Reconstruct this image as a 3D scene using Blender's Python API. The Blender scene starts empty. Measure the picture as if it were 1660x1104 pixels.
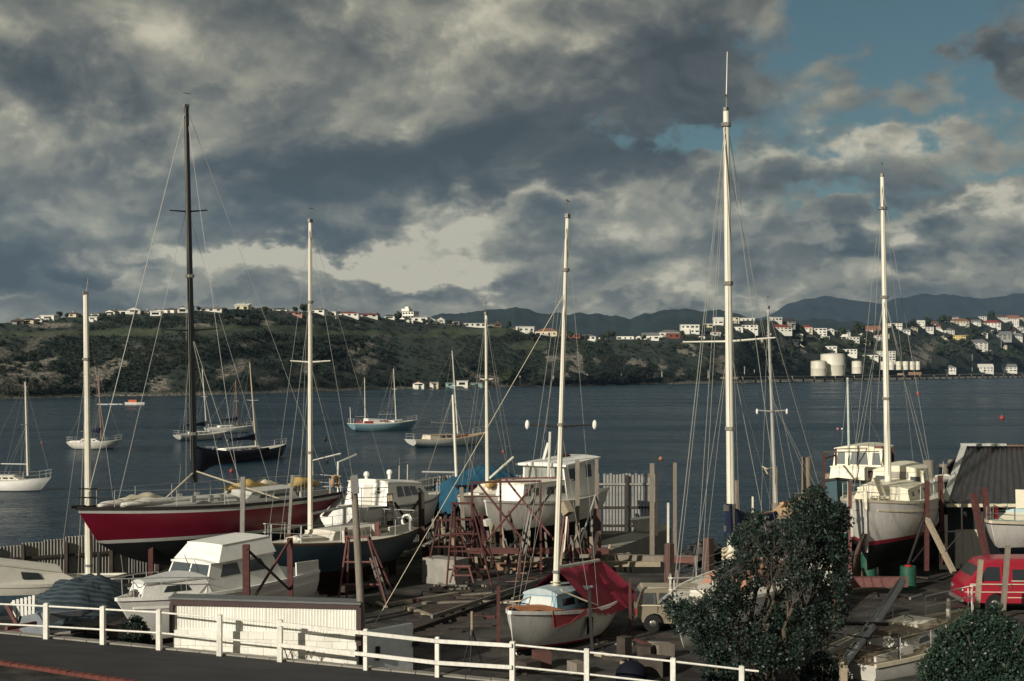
import bpy, math, random
import numpy as np
from mathutils import Vector, Matrix, Euler
random.seed(7); RNG = np.random.default_rng(11)
S = bpy.context.scene; COL = S.collection
# ------------------------------------------------------------------ camera
FPX, CAMZ, PX0, YH = 2300.0, 10.0, 830.0, 600.0        # photograph pixels (1660 wide), metres; horizon at YH
cam_d = bpy.data.cameras.new('camera'); cam = bpy.data.objects.new('camera', cam_d); COL.objects.link(cam)
cam.location = (0, 0, CAMZ); cam.rotation_euler = (math.pi/2, 0, 0)
cam_d.sensor_width = 36; cam_d.lens = FPX/1660*36; cam_d.shift_y = 48/1660
cam_d.clip_start = 0.5; cam_d.clip_end = 60000
S.camera = cam
# ------------------------------------------------------------------ light
SUN_EL, SUN_AZ = math.radians(21), math.radians(218)    # azimuth clockwise from +Y: behind the camera on the left
SUN_DIR = Vector((math.sin(SUN_AZ)*math.cos(SUN_EL), math.cos(SUN_AZ)*math.cos(SUN_EL), math.sin(SUN_EL)))
sd = bpy.data.lights.new('sun', 'SUN'); sun = bpy.data.objects.new('sun', sd); COL.objects.link(sun)
sd.energy = 4.5; sd.angle = math.radians(0.5); sd.color = (1.0, 0.925, 0.79)
sun.rotation_euler = SUN_DIR.to_track_quat('Z', 'Y').to_euler(); sun.location = SUN_DIR*200
S.view_settings.view_transform = 'Standard'; S.view_settings.look = 'None'
S.view_settings.exposure = 0.0; S.view_settings.gamma = 1.0; S.view_settings.use_curve_mapping = False
try:
    S.cycles.use_denoising = True; S.cycles.max_bounces = 6; S.cycles.volume_bounces = 1
    S.cycles.caustics_reflective = False; S.cycles.caustics_refractive = False
except Exception: pass
SKY_STRENGTH = 0.05
W = bpy.data.worlds.new('World'); S.world = W; W.use_nodes = True
def build_sky():
    nt = W.node_tree; N = nt.nodes; Lk = nt.links; N.clear()
    def nd(t, **k):
        n = N.new(t)
        for a, b in k.items(): setattr(n, a, b)
        return n
    def math_(op, a, b=None, c=None, clamp=False):
        n = nd('ShaderNodeMath', operation=op); n.use_clamp = clamp
        for i, v in enumerate((a, b, c)):
            if v is None: continue
            if isinstance(v, (int, float)): n.inputs[i].default_value = v
            else: Lk.new(v, n.inputs[i])
        return n.outputs[0]
    tc = nd('ShaderNodeTexCoord'); sep = nd('ShaderNodeSeparateXYZ'); Lk.new(tc.outputs['Generated'], sep.inputs[0])
    az = math_('ARCTAN2', sep.outputs[0], sep.outputs[1])
    el = math_('ARCSINE', sep.outputs[2])
    # the cloud deck in perspective: finer and flatter towards the horizon
    elp = math_('POWER', math_('MAXIMUM', el, 0.0), 0.8)
    cmb = nd('ShaderNodeCombineXYZ'); Lk.new(math_('MULTIPLY', az, 6.0), cmb.inputs[0]); Lk.new(math_('MULTIPLY', elp, 7.6), cmb.inputs[1]); cmb.inputs[2].default_value = 3.7
    def noise(scale, detail, rough, off, dist=0.0, dy=0.0):
        mp = nd('ShaderNodeMapping'); mp.inputs['Location'].default_value = (off, off*1.7+dy, off*.3); Lk.new(cmb.outputs[0], mp.inputs[0])
        n = nd('ShaderNodeTexNoise', noise_dimensions='2D'); n.inputs['Scale'].default_value = scale; n.inputs['Detail'].default_value = detail
        n.inputs['Roughness'].default_value = rough; n.inputs['Distortion'].default_value = dist; Lk.new(mp.outputs[0], n.inputs['Vector']); return n.outputs['Fac']
    wx = math_('MULTIPLY', math_('SUBTRACT', noise(3.2, 4, .55, 1.3), .5), .13)
    wy = math_('MULTIPLY', math_('SUBTRACT', noise(3.4, 4, .55, 9.1), .5), .085)
    waz = math_('ADD', az, wx); wel = math_('ADD', el, wy)
    def lump(px, py, rx, ry, amp):
        a = math.atan((px-PX0)/FPX); e = math.atan((YH-py)/FPX*math.cos(a))
        dx = math_('MULTIPLY', math_('SUBTRACT', waz, a), FPX/rx)
        dy = math_('MULTIPLY', math_('SUBTRACT', wel, e), FPX/ry)
        r2 = math_('ADD', math_('MULTIPLY', dx, dx), math_('MULTIPLY', dy, dy))
        return math_('MULTIPLY', math_('EXPONENT', math_('MULTIPLY', r2, -1.0)), amp*1.12)
    def total(base, ls):
        for l in ls: base = math_('ADD', base, lump(*l))
        return base
    n1 = noise(1.0, 9, .52, 0.0, .3); n2 = noise(2.3, 8, .54, 5.0, .25)
    up1 = noise(1.0, 9, .52, 0.0, .3, .13); up2 = noise(2.3, 8, .54, 5.0, .25, .06)
    vm = nd('ShaderNodeVectorMath', operation='ADD'); Lk.new(cmb.outputs[0], vm.inputs[0]); vc = nd('ShaderNodeCombineXYZ'); Lk.new(math_('MULTIPLY', math_('SUBTRACT', n2, .5), .9), vc.inputs[0]); Lk.new(math_('MULTIPLY', math_('SUBTRACT', n1, .5), .8), vc.inputs[1]); Lk.new(vc.outputs[0], vm.inputs[1])
    vo = nd('ShaderNodeTexVoronoi', feature='SMOOTH_F1', voronoi_dimensions='2D'); vo.inputs['Scale'].default_value = 2.6; vo.inputs['Detail'].default_value = 3; vo.inputs['Roughness'].default_value = .5; vo.inputs['Smoothness'].default_value = .7; Lk.new(vm.outputs[0], vo.inputs['Vector'])
    puff = math_('MULTIPLY', math_('SUBTRACT', .42, vo.outputs['Distance']), .32)
    rel = math_('ADD', math_('MULTIPLY', math_('SUBTRACT', n1, up1), 1.25), math_('MULTIPLY', math_('SUBTRACT', n2, up2), .4))
    br = math_('ADD', math_('MULTIPLY', math_('SUBTRACT', n1, .5), .78), math_('MULTIPLY', math_('SUBTRACT', n2, .5), .30))
    br = total(math_('ADD', math_('ADD', math_('ADD', br, rel), puff), .655), CLOUD_LIGHT)
    ramp = nd('ShaderNodeValToRGB'); cr = ramp.color_ramp
    for i, (p, c) in enumerate(CLOUD_RAMP):
        e = cr.elements[i] if i < 2 else cr.elements.new(p)
        e.position = p; e.color = (*c, 1)
    Lk.new(br, ramp.inputs[0])
    gap = total(math_('MULTIPLY', math_('SUBTRACT', noise(1.7, 8, .58, 21.0, .2), .52), 1.3), CLOUD_GAPS)
    gapm = nd('ShaderNodeMapRange'); gapm.interpolation_type = 'SMOOTHSTEP'; Lk.new(gap, gapm.inputs[0])
    gapm.inputs[1].default_value = .06; gapm.inputs[2].default_value = .62
    sky = nd('ShaderNodeTexSky', sky_type='NISHITA'); sky.sun_disc = False
    sky.sun_elevation = SUN_EL; sky.sun_rotation = SUN_AZ; sky.ozone_density = 1.6; sky.air_density = 1.0; sky.dust_density = .6
    # cloud radiance is divided by the background strength
    tint = nd('ShaderNodeVectorMath', operation='MULTIPLY'); Lk.new(sky.outputs[0], tint.inputs[0]); tint.inputs[1].default_value = (.60, .74, .66)
    sc = nd('ShaderNodeVectorMath', operation='SCALE'); Lk.new(ramp.outputs[0], sc.inputs[0]); sc.inputs['Scale'].default_value = 1/SKY_STRENGTH
    mix = nd('ShaderNodeMix', data_type='RGBA'); Lk.new(gapm.outputs[0], mix.inputs[0]); Lk.new(sc.outputs[0], mix.inputs[6]); Lk.new(tint.outputs[0], mix.inputs[7])
    bg = nd('ShaderNodeBackground'); Lk.new(mix.outputs[2], bg.inputs[0]); bg.inputs[1].default_value = SKY_STRENGTH
    out = nd('ShaderNodeOutputWorld'); Lk.new(bg.outputs[0], out.inputs[0])
CLOUD_RAMP = [(0.0, (.046, .053, .055)), (1.0, (.62, .57, .43)), (.26, (.080, .087, .085)), (.50, (.165, .165, .143)), (.74, (.32, .305, .235))]
CLOUD_LIGHT = [(110,120,150,60,-.30),(430,290,260,55,-.30),(760,270,260,55,-.30),(520,375,190,30,-.38),(40,420,110,45,-.35),(1010,170,330,80,-.24),(1150,110,150,60,-.15),
    (1625,110,60,60,-.35),(1440,400,80,24,-.40),(880,395,110,40,-.25),(620,470,320,16,-.22),(180,440,70,16,-.2),(1200,300,160,28,-.12),(1330,400,180,30,-.12),(1100,420,160,30,-.15),
    (270,50,120,45,.10),(680,75,260,60,.12),(890,40,160,40,.08),(190,215,130,38,.22),(340,305,210,22,.18),(715,375,80,46,.52),(400,408,190,20,.42),(560,430,180,24,.34),(690,430,140,22,.26),
    (1290,235,160,20,.36),(1150,260,60,20,.22),(1500,338,150,18,.36),(1320,385,110,16,.22),(650,215,70,22,.12),(860,330,150,22,.18),(1610,350,60,30,.2),(1250,350,120,20,.1),(300,458,260,14,.2),(1150,488,260,12,.22),(850,445,320,18,.12),(30,495,70,12,.2),(1000,330,160,24,.14),(1540,440,160,16,.14),(960,365,190,48,.2),(1130,310,170,36,.14),(1000,470,260,16,.14),(620,110,260,60,.05)]
CLOUD_GAPS = [(1450,45,230,85,.95),(1530,190,200,50,.8),(1100,238,80,28,.75),(1340,330,130,18,.65),(1640,290,90,22,.45),(1430,290,120,24,.45),(1000,200,60,14,.35),(1625,110,80,55,-.7),(1370,150,110,30,-.3),
    (400,200,500,190,-.6),(900,60,250,80,-.5),(800,420,900,80,-.45),(1250,420,400,60,-.3)]
build_sky()
# ------------------------------------------------------------------ helpers
def at(px, py, Y): return Vector(((px-PX0)*Y/FPX, Y, CAMZ-(py-YH)*Y/FPX))
def on(px, py, z): return at(px, py, (CAMZ-z)*FPX/(py-YH))
def toV(p): return p if isinstance(p, Vector) else (at(*p) if len(p) == 3 and abs(p[0])+abs(p[1]) > 400 else Vector(p))
MATS = {}
def M(name, col=(.5,.5,.5), rough=.6, metal=0, var=.18, scale=4, bump=0, bscale=30, stretch=(1,1,1), col2=None, thr=.5, soft=.25, rnd=.06, island=0, spec=None, streak=0):
    if spec is None: spec = .5 if rough < .6 else .2
    if name in MATS: return MATS[name]
    m = bpy.data.materials.new(name); m.use_nodes = True; nt = m.node_tree; N = nt.nodes; Lk = nt.links
    b = N['Principled BSDF']; b.inputs['Roughness'].default_value = rough; b.inputs['Metallic'].default_value = metal
    b.inputs['Specular IOR Level'].default_value = spec
    tc = N.new('ShaderNodeTexCoord'); mp = N.new('ShaderNodeMapping'); mp.inputs['Scale'].default_value = stretch
    Lk.new(tc.outputs['Object'], mp.inputs[0])
    nz = N.new('ShaderNodeTexNoise'); nz.inputs['Scale'].default_value = scale; nz.inputs['Detail'].default_value = 6; nz.inputs['Roughness'].default_value = .62
    Lk.new(mp.outputs[0], nz.inputs['Vector'])
    rp = N.new('ShaderNodeMapRange'); Lk.new(nz.outputs['Fac'], rp.inputs[0])
    mx = N.new('ShaderNodeMix'); mx.data_type = 'RGBA'
    if col2 is None:
        rp.inputs[1].default_value = .25; rp.inputs[2].default_value = .75
        mx.inputs[6].default_value = (*[c*(1-var) for c in col], 1); mx.inputs[7].default_value = (*[min(1, c*(1+var*.6)) for c in col], 1)
    else:
        rp.inputs[1].default_value = thr-soft/2; rp.inputs[2].default_value = thr+soft/2
        mx.inputs[6].default_value = (*col, 1); mx.inputs[7].default_value = (*col2, 1)
    Lk.new(rp.outputs[0], mx.inputs[0]); out = mx.outputs[2]
    if rnd or island:
        src = N.new('ShaderNodeNewGeometry').outputs['Random Per Island'] if island else N.new('ShaderNodeObjectInfo').outputs['Random']
        r2 = N.new('ShaderNodeMapRange'); Lk.new(src, r2.inputs[0]); k = island or rnd
        r2.inputs[3].default_value = 1-k; r2.inputs[4].default_value = 1+k
        hs = N.new('ShaderNodeHueSaturation'); Lk.new(out, hs.inputs['Color']); Lk.new(r2.outputs[0], hs.inputs['Value']); out = hs.outputs[0]
        if island:
            r3 = N.new('ShaderNodeMapRange'); mm = N.new('ShaderNodeMath'); mm.operation = 'FRACT'; m7 = N.new('ShaderNodeMath'); m7.operation = 'MULTIPLY'; m7.inputs[1].default_value = 7.31
            Lk.new(src, m7.inputs[0]); Lk.new(m7.outputs[0], mm.inputs[0]); Lk.new(mm.outputs[0], r3.inputs[0]); r3.inputs[3].default_value = .46; r3.inputs[4].default_value = .53; Lk.new(r3.outputs[0], hs.inputs['Hue'])
    if streak:
        m3 = N.new('ShaderNodeMapping'); m3.inputs['Scale'].default_value = (5,5,.45); Lk.new(tc.outputs['Object'], m3.inputs[0])
        n3 = N.new('ShaderNodeTexNoise'); n3.inputs['Scale'].default_value = 2.2; n3.inputs['Detail'].default_value = 7; n3.inputs['Roughness'].default_value = .7; Lk.new(m3.outputs[0], n3.inputs['Vector'])
        r4 = N.new('ShaderNodeMapRange'); Lk.new(n3.outputs['Fac'], r4.inputs[0]); r4.inputs[1].default_value = .48; r4.inputs[2].default_value = .72; r4.inputs[4].default_value = streak
        x3 = N.new('ShaderNodeMix'); x3.data_type = 'RGBA'; Lk.new(r4.outputs[0], x3.inputs[0]); Lk.new(out, x3.inputs[6]); x3.inputs[7].default_value = (.20,.155,.105,1); out = x3.outputs[2]
    Lk.new(out, b.inputs['Base Color'])
    if bump:
        n2 = N.new('ShaderNodeTexNoise'); n2.inputs['Scale'].default_value = bscale; n2.inputs['Detail'].default_value = 5; Lk.new(mp.outputs[0], n2.inputs['Vector'])
        bp = N.new('ShaderNodeBump'); bp.inputs['Strength'].default_value = bump; bp.inputs['Distance'].default_value = .02; Lk.new(n2.outputs['Fac'], bp.inputs['Height']); Lk.new(bp.outputs[0], b.inputs['Normal'])
    MATS[name] = m; return m
class MB:
    def __init__(s): s.v = []; s.f = []; s.m = []
    def add(s, vs, fs, mi=0):
        o = len(s.v); s.v += [tuple(p) for p in vs]; s.f += [tuple(i+o for i in f) for f in fs]; s.m += [mi]*len(fs); return s
    def hexa(s, c, mi=0):      # c: 4 bottom (ccw from above) + 4 top
        return s.add(c, [(3,2,1,0),(4,5,6,7),(0,1,5,4),(1,2,6,5),(2,3,7,6),(3,0,4,7)], mi)
    def box(s, c, sz, rz=0, mi=0, R=None):
        c = Vector(c); h = [d/2 for d in sz]; R = R or Matrix.Rotation(rz, 3, 'Z')
        return s.hexa([c+R@Vector((sx*h[0], sy*h[1], sz_*h[2])) for sz_ in (-1,1) for sx, sy in ((-1,-1),(1,-1),(1,1),(-1,1))], mi)
    def bar(s, p, q, w, h=None, mi=0, up=(0,0,1)):
        p = Vector(p); q = Vector(q); d = (q-p).normalized(); u = Vector(up)
        if abs(d.dot(u)) > .97: u = Vector((0,1,0))
        a = d.cross(u).normalized()*w/2; b = a.cross(d).normalized()*(h or w)/2
        return s.hexa([p-a-b, p+a-b, p+a+b, p-a+b, q-a-b, q+a-b, q+a+b, q-a+b], mi)
    def tube(s, pts, r, n=6, r1=None, mi=0):
        pts = [Vector(p) for p in pts]; k = len(pts); rings = []
        for i, p in enumerate(pts):
            d = (pts[min(i+1, k-1)]-pts[max(i-1, 0)]).normalized()
            u = Vector((0,0,1)) if abs(d.z) < .9 else Vector((0,1,0))
            a = d.cross(u).normalized(); b = a.cross(d)
            rr = r if r1 is None else r+(r1-r)*i/(k-1)
            rings.append([p+(a*math.cos(2*math.pi*j/n)+b*math.sin(2*math.pi*j/n))*rr for j in range(n)])
        return s.loft(rings, True, True, mi)
    def loft(s, rings, closed=True, caps=True, mi=0):
        n = len(rings[0]); vs = [p for r in rings for p in r]; fs = []
        for i in range(len(rings)-1):
            for j in range(n if closed else n-1):
                k = (j+1) % n; fs.append((i*n+j, i*n+k, (i+1)*n+k, (i+1)*n+j))
        if caps and closed: fs += [tuple(range(n-1, -1, -1)), tuple((len(rings)-1)*n+j for j in range(n))]
        return s.add(vs, fs, mi)
    def prism(s, pts, d, mi=0):     # planar polygon pushed along d
        n = len(pts); d = Vector(d); a = [Vector(p) for p in pts]
        return s.add(a+[p+d for p in a], [tuple(range(n-1, -1, -1)), tuple(range(n, 2*n))]+[(i, (i+1) % n, n+(i+1) % n, n+i) for i in range(n)], mi)
    def ball(s, c, r, n=8, m=6, sq=(1,1,1), mi=0):
        c = Vector(c); rings = []
        for i in range(m+1):
            th = math.pi*min(max(i/m, .02), .98); rings.append([c+Vector((sq[0]*r*math.sin(th)*math.cos(2*math.pi*j/n), sq[1]*r*math.sin(th)*math.sin(2*math.pi*j/n), -sq[2]*r*math.cos(th))) for j in range(n)])
        return s.loft(rings, True, True, mi)
def chain(o):
    mt = Matrix.Identity(4)
    while o is not None: mt = o.matrix_basis @ mt; o = o.parent
    return mt
def part(name, mb, mats, parent=None, world=False, smooth=False, label=None, kind=None):
    me = bpy.data.meshes.new(name)
    v = mb.v
    if world and parent is not None:
        iv = chain(parent).inverted(); v = [tuple(iv @ Vector(p)) for p in v]
    me.from_pydata(v, [], mb.f)
    mats = mats if isinstance(mats, (list, tuple)) else [mats]
    for m in mats: me.materials.append(m)
    if len(mats) > 1: me.polygons.foreach_set('material_index', mb.m)
    if smooth: me.polygons.foreach_set('use_smooth', [True]*len(me.polygons)); 
    me.update()
    o = bpy.data.objects.new(name, me); COL.objects.link(o)
    if parent is not None: o.parent = parent
    if label: o['label'] = label
    if kind: o['kind'] = kind
    if smooth == 'auto':
        try: me.set_sharp_from_angle(angle=math.radians(38))
        except Exception: pass
    return o
def tag(o, label, cat, group=None, kind=None):
    o['label'] = label; o['category'] = cat
    if group: o['group'] = group
    if kind: o['kind'] = kind
    return o
def thing(name, label, cat, loc=(0,0,0), rz=0, group=None):
    o = bpy.data.objects.new(name, None); COL.objects.link(o); o.location = loc; o.rotation_euler = (0,0,rz); o.empty_display_size = .3
    return tag(o, label, cat, group)
def solo(name, mb, mats, label, cat, group=None, smooth=False, kind=None):
    v = np.array(mb.v); c = Vector((float(v[:,0].mean()), float(v[:,1].mean()), float(v[:,2].min())))
    mb.v = [tuple(Vector(p)-c) for p in mb.v]
    o = part(name, mb, mats, None, smooth=smooth); o.location = c
    return tag(o, label, cat, group, kind)
def struct(name, mb, mats, smooth=False, kind='structure'):
    o = part(name, mb, mats, None, smooth=smooth); o['kind'] = kind; return o
def clone(o, parent=None):
    c = o.copy(); COL.objects.link(c)
    if parent is not None: c.parent = parent
    for ch in list(o.children): clone(ch, c)
    return c
def same(name, mesh, parent, loc, rz=0, scale=None):      # one more piece sharing a mesh
    o = bpy.data.objects.new(name, mesh); COL.objects.link(o); o.parent = parent; o.location = loc; o.rotation_euler = (0,0,rz)
    if scale: o.scale = scale
    return o
# value noise in numpy, for relief
def _h(ix, iy, seed):
    n = (ix.astype(np.int64)*374761393 + iy.astype(np.int64)*668265263 + seed*1274126177) & 0x7fffffff
    n = (n ^ (n >> 13))*1274126177 & 0x7fffffff
    return ((n ^ (n >> 16)) & 0xffff)/65535.0
def vnoise(x, y, seed=0):
    x = np.asarray(x, float); y = np.asarray(y, float); ix = np.floor(x); iy = np.floor(y); fx = x-ix; fy = y-iy
    fx = fx*fx*(3-2*fx); fy = fy*fy*(3-2*fy)
    a = _h(ix, iy, seed); b = _h(ix+1, iy, seed); c = _h(ix, iy+1, seed); d = _h(ix+1, iy+1, seed)
    return (a*(1-fx)+b*fx)*(1-fy)+(c*(1-fx)+d*fx)*fy
def fbm(x, y, o=4, seed=0):
    t = 0; a = .5
    for i in range(o): t = t+a*vnoise(x*2**i, y*2**i, seed+i*17); a *= .5
    return t
def np_mesh(name, V, F, mats, kind=None, attr=None, smooth=False, parent=None):
    me = bpy.data.meshes.new(name); V = np.asarray(V, np.float32); F = np.asarray(F, np.int32); nf, k = F.shape
    me.vertices.add(len(V)); me.vertices.foreach_set('co', V.ravel())
    me.loops.add(nf*k); me.loops.foreach_set('vertex_index', F.ravel())
    me.polygons.add(nf); me.polygons.foreach_set('loop_start', np.arange(0, nf*k, k, dtype=np.int32)); me.polygons.foreach_set('loop_total', np.full(nf, k, np.int32))
    if smooth: me.polygons.foreach_set('use_smooth', np.ones(nf, bool))
    me.materials.append(mats); me.update(calc_edges=True); me.validate()
    if attr is not None:
        at_ = me.color_attributes.new('mask', 'FLOAT_COLOR', 'POINT'); at_.data.foreach_set('color', np.asarray(attr, np.float32).ravel())
    o = bpy.data.objects.new(name, me); COL.objects.link(o)
    if kind: o['kind'] = kind
    if parent is not None: o.parent = parent
    return o
def grid_faces(r, c):
    i = np.arange(r-1)[:,None]*c+np.arange(c-1)[None,:]
    return np.stack([i, i+1, i+c+1, i+c], -1).reshape(-1, 4)
# ------------------------------------------------------------------ shared materials
white = M('white_paint', (.83,.82,.77), .42, var=.10, scale=3, streak=.16)
offwhite = M('weathered_white_paint', (.66,.64,.57), .6, var=.22, scale=5, streak=.35)
cream = M('cream_paint', (.72,.66,.50), .55, var=.12)
grey_al = M('aluminium_grey', (.52,.52,.50), .45, .35, var=.1)
mastw = M('cream_white_mast', (.76,.73,.62), .42, var=.08)
blackm = M('black_anodised', (.006,.007,.010), .42)
wire = M('stainless_wire', (.42,.41,.37), .45, .2, var=.1)
rope = M('pale_rope', (.58,.52,.38), .85)
glass = M('dark_window_glass', (.012,.018,.022), .08, var=.1, spec=.8)
frosted = M('pale_window_glass', (.30,.31,.29), .3, var=.2)
rust = M('rusty_red_steel', (.095,.040,.037), .8, var=.4, scale=9, bump=.3)
rustpink = M('faded_red_steel', (.17,.080,.072), .8, var=.35, scale=9)
steel = M('grey_steel', (.24,.23,.21), .6, .3, var=.3, scale=8)
darksteel = M('dark_steel', (.035,.032,.032), .7, var=.3)
wood = M('weathered_timber', (.23,.20,.165), .85, var=.4, scale=5, stretch=(6,6,.6), bump=.5, bscale=12)
wood2 = M('pale_plank', (.36,.30,.22), .85, var=.35, scale=5, stretch=(1,5,5), bump=.4)
darkwood = M('tarred_timber', (.06,.05,.043), .9, var=.45, scale=4, bump=.5, bscale=14)
deckg = M('pale_grey_deck', (.46,.46,.43), .75, var=.14, scale=6)
deckw = M('cream_deck', (.68,.65,.56), .65, var=.16, scale=4, streak=.25)
tandeck = M('tan_deck', (.46,.32,.19), .75, var=.15)
orange = M('orange_tan_paint', (.50,.25,.13), .7, var=.15)
antired = M('dark_red_antifouling', (.035,.009,.011), .85, var=.4, scale=3)
antiblk = M('black_antifouling', (.014,.015,.017), .8, var=.4, scale=3)
antinavy = M('navy_antifouling', (.014,.022,.034), .8, var=.4, scale=3)
bootred = M('red_boot_stripe', (.28,.02,.035), .5)
concrete = M('old_concrete', (.30,.285,.25), .9, var=.3, scale=2.5, bump=.5, bscale=20)
rubber = M('tyre_rubber', (.018,.018,.018), .85)
chrome = M('dull_chrome', (.55,.54,.5), .25, .9, var=.05)
navycloth = M('navy_sail_cover', (.012,.018,.045), .85, var=.3)
blackcloth = M('black_sail_cover', (.004,.006,.013), .8, var=.3)
# ------------------------------------------------------------------ water and ground
def water():
    m = bpy.data.materials.new('sea_water'); m.use_nodes = True; N = m.node_tree.nodes; Lk = m.node_tree.links; b = N['Principled BSDF']
    b.inputs['Base Color'].default_value = (.006,.035,.064,1); b.inputs['Roughness'].default_value = .20; b.inputs['IOR'].default_value = 1.33
    b.inputs['Specular IOR Level'].default_value = .38
    tc = N.new('ShaderNodeTexCoord'); prev = None
    for sc, st, dist, w in ((1.1, (1,2.2,1), .5, .95), (.24, (1,1.8,1), 1.0, 1.3), (.055, (1,2.6,1), .8, 1.6)):
        mp = N.new('ShaderNodeMapping'); mp.inputs['Scale'].default_value = st; mp.inputs['Rotation'].default_value = (0,0,math.radians(12)); Lk.new(tc.outputs['Object'], mp.inputs[0])
        nz = N.new('ShaderNodeTexNoise'); nz.inputs['Scale'].default_value = sc; nz.inputs['Detail'].default_value = 4; nz.inputs['Roughness'].default_value = .6; nz.inputs['Distortion'].default_value = dist
        Lk.new(mp.outputs[0], nz.inputs['Vector'])
        bp = N.new('ShaderNodeBump'); bp.inputs['Strength'].default_value = 1.0; bp.inputs['Distance'].default_value = w; Lk.new(nz.outputs['Fac'], bp.inputs['Height'])
        if prev: Lk.new(prev.outputs[0], bp.inputs['Normal'])
        prev = bp
    Lk.new(prev.outputs[0], b.inputs['Normal'])
    mp = N.new('ShaderNodeMapping'); mp.inputs['Scale'].default_value = (.006,.02,1); Lk.new(tc.outputs['Object'], mp.inputs[0]); nz = N.new('ShaderNodeTexNoise'); nz.inputs['Scale'].default_value = 1.6; nz.inputs['Detail'].default_value = 5; Lk.new(mp.outputs[0], nz.inputs['Vector'])
    mr = N.new('ShaderNodeMapRange'); Lk.new(nz.outputs['Fac'], mr.inputs[0]); mr.inputs[1].default_value = .35; mr.inputs[2].default_value = .65; mr.inputs[3].default_value = .12; mr.inputs[4].default_value = .34; Lk.new(mr.outputs[0], b.inputs['Roughness'])
    mb = MB(); e = 5300
    mb.add([(-e,-200,0),(e,-200,0),(e,10100,0),(-e,10100,0)], [(0,1,2,3)])
    struct('water', mb, m)
water()
def PZ(x): return 3.0-.047*(x+12.2)
def fence_Y(px): return 34.21/(1+.2286*(px-PX0)/FPX)
def fenceY_x(x): return 37-.2286*(x+12.2)
YARD = 2.0
def yard():
    xs = np.arange(-46, 46.01, .28); ys = np.arange(26, 80, .28); X, Y = np.meshgrid(xs, ys)
    fy = 37-.2286*(X+12.2); pz = 3.0-.047*(X+12.2)-.035
    z = np.full_like(X, YARD)
    # bank under the path edge
    t = np.clip((Y-fy-.45)/1.6, 0, 1); t = t*t*(3-2*t)
    z = pz*(1-t)+z*t
    # sea edge: a wall on the left and in the middle, rubble slope on the right
    ye = np.interp(X, [-46,-24,-12,-6,-3,7.6,7.8,12,46], [46.5,49,56.5,61,70,71,62.5,62.5,66])
    d = (Y-ye); slope = np.where(X > 7.7, .30, 3.0)
    low = 2.0-np.clip(d, 0, None)*slope; z = np.where(d > 0, np.maximum(np.minimum(z, low), -1.2), z)
    # slipway cut running down to the water
    xl = np.interp(Y, [56.5,71], [2.6,7.9]); cut = (Y > 56.5) & (X > xl) & (X < 9.6)
    z = np.where(cut, np.minimum(z, np.maximum(1.0-(Y-56.5)*.16, -1.2)), z)
    bump = (fbm(X*.8, Y*.8, 4, 3)-.47)*.16+(fbm(X*.15, Y*.15, 2, 9)-.37)*.2
    z = z+bump*np.where(Y > fy+2, 1, .15)
    V = np.stack([X, Y, z], -1).reshape(-1, 3)
    m = M('yard_ground', (.024,.022,.022), .95, col2=(.092,.087,.078), thr=.55, soft=.30, scale=.8, bump=.9, bscale=9, rnd=0)
    np_mesh('yard_ground', V, grid_faces(*X.shape), m, 'structure', smooth=True)
yard()
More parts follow.
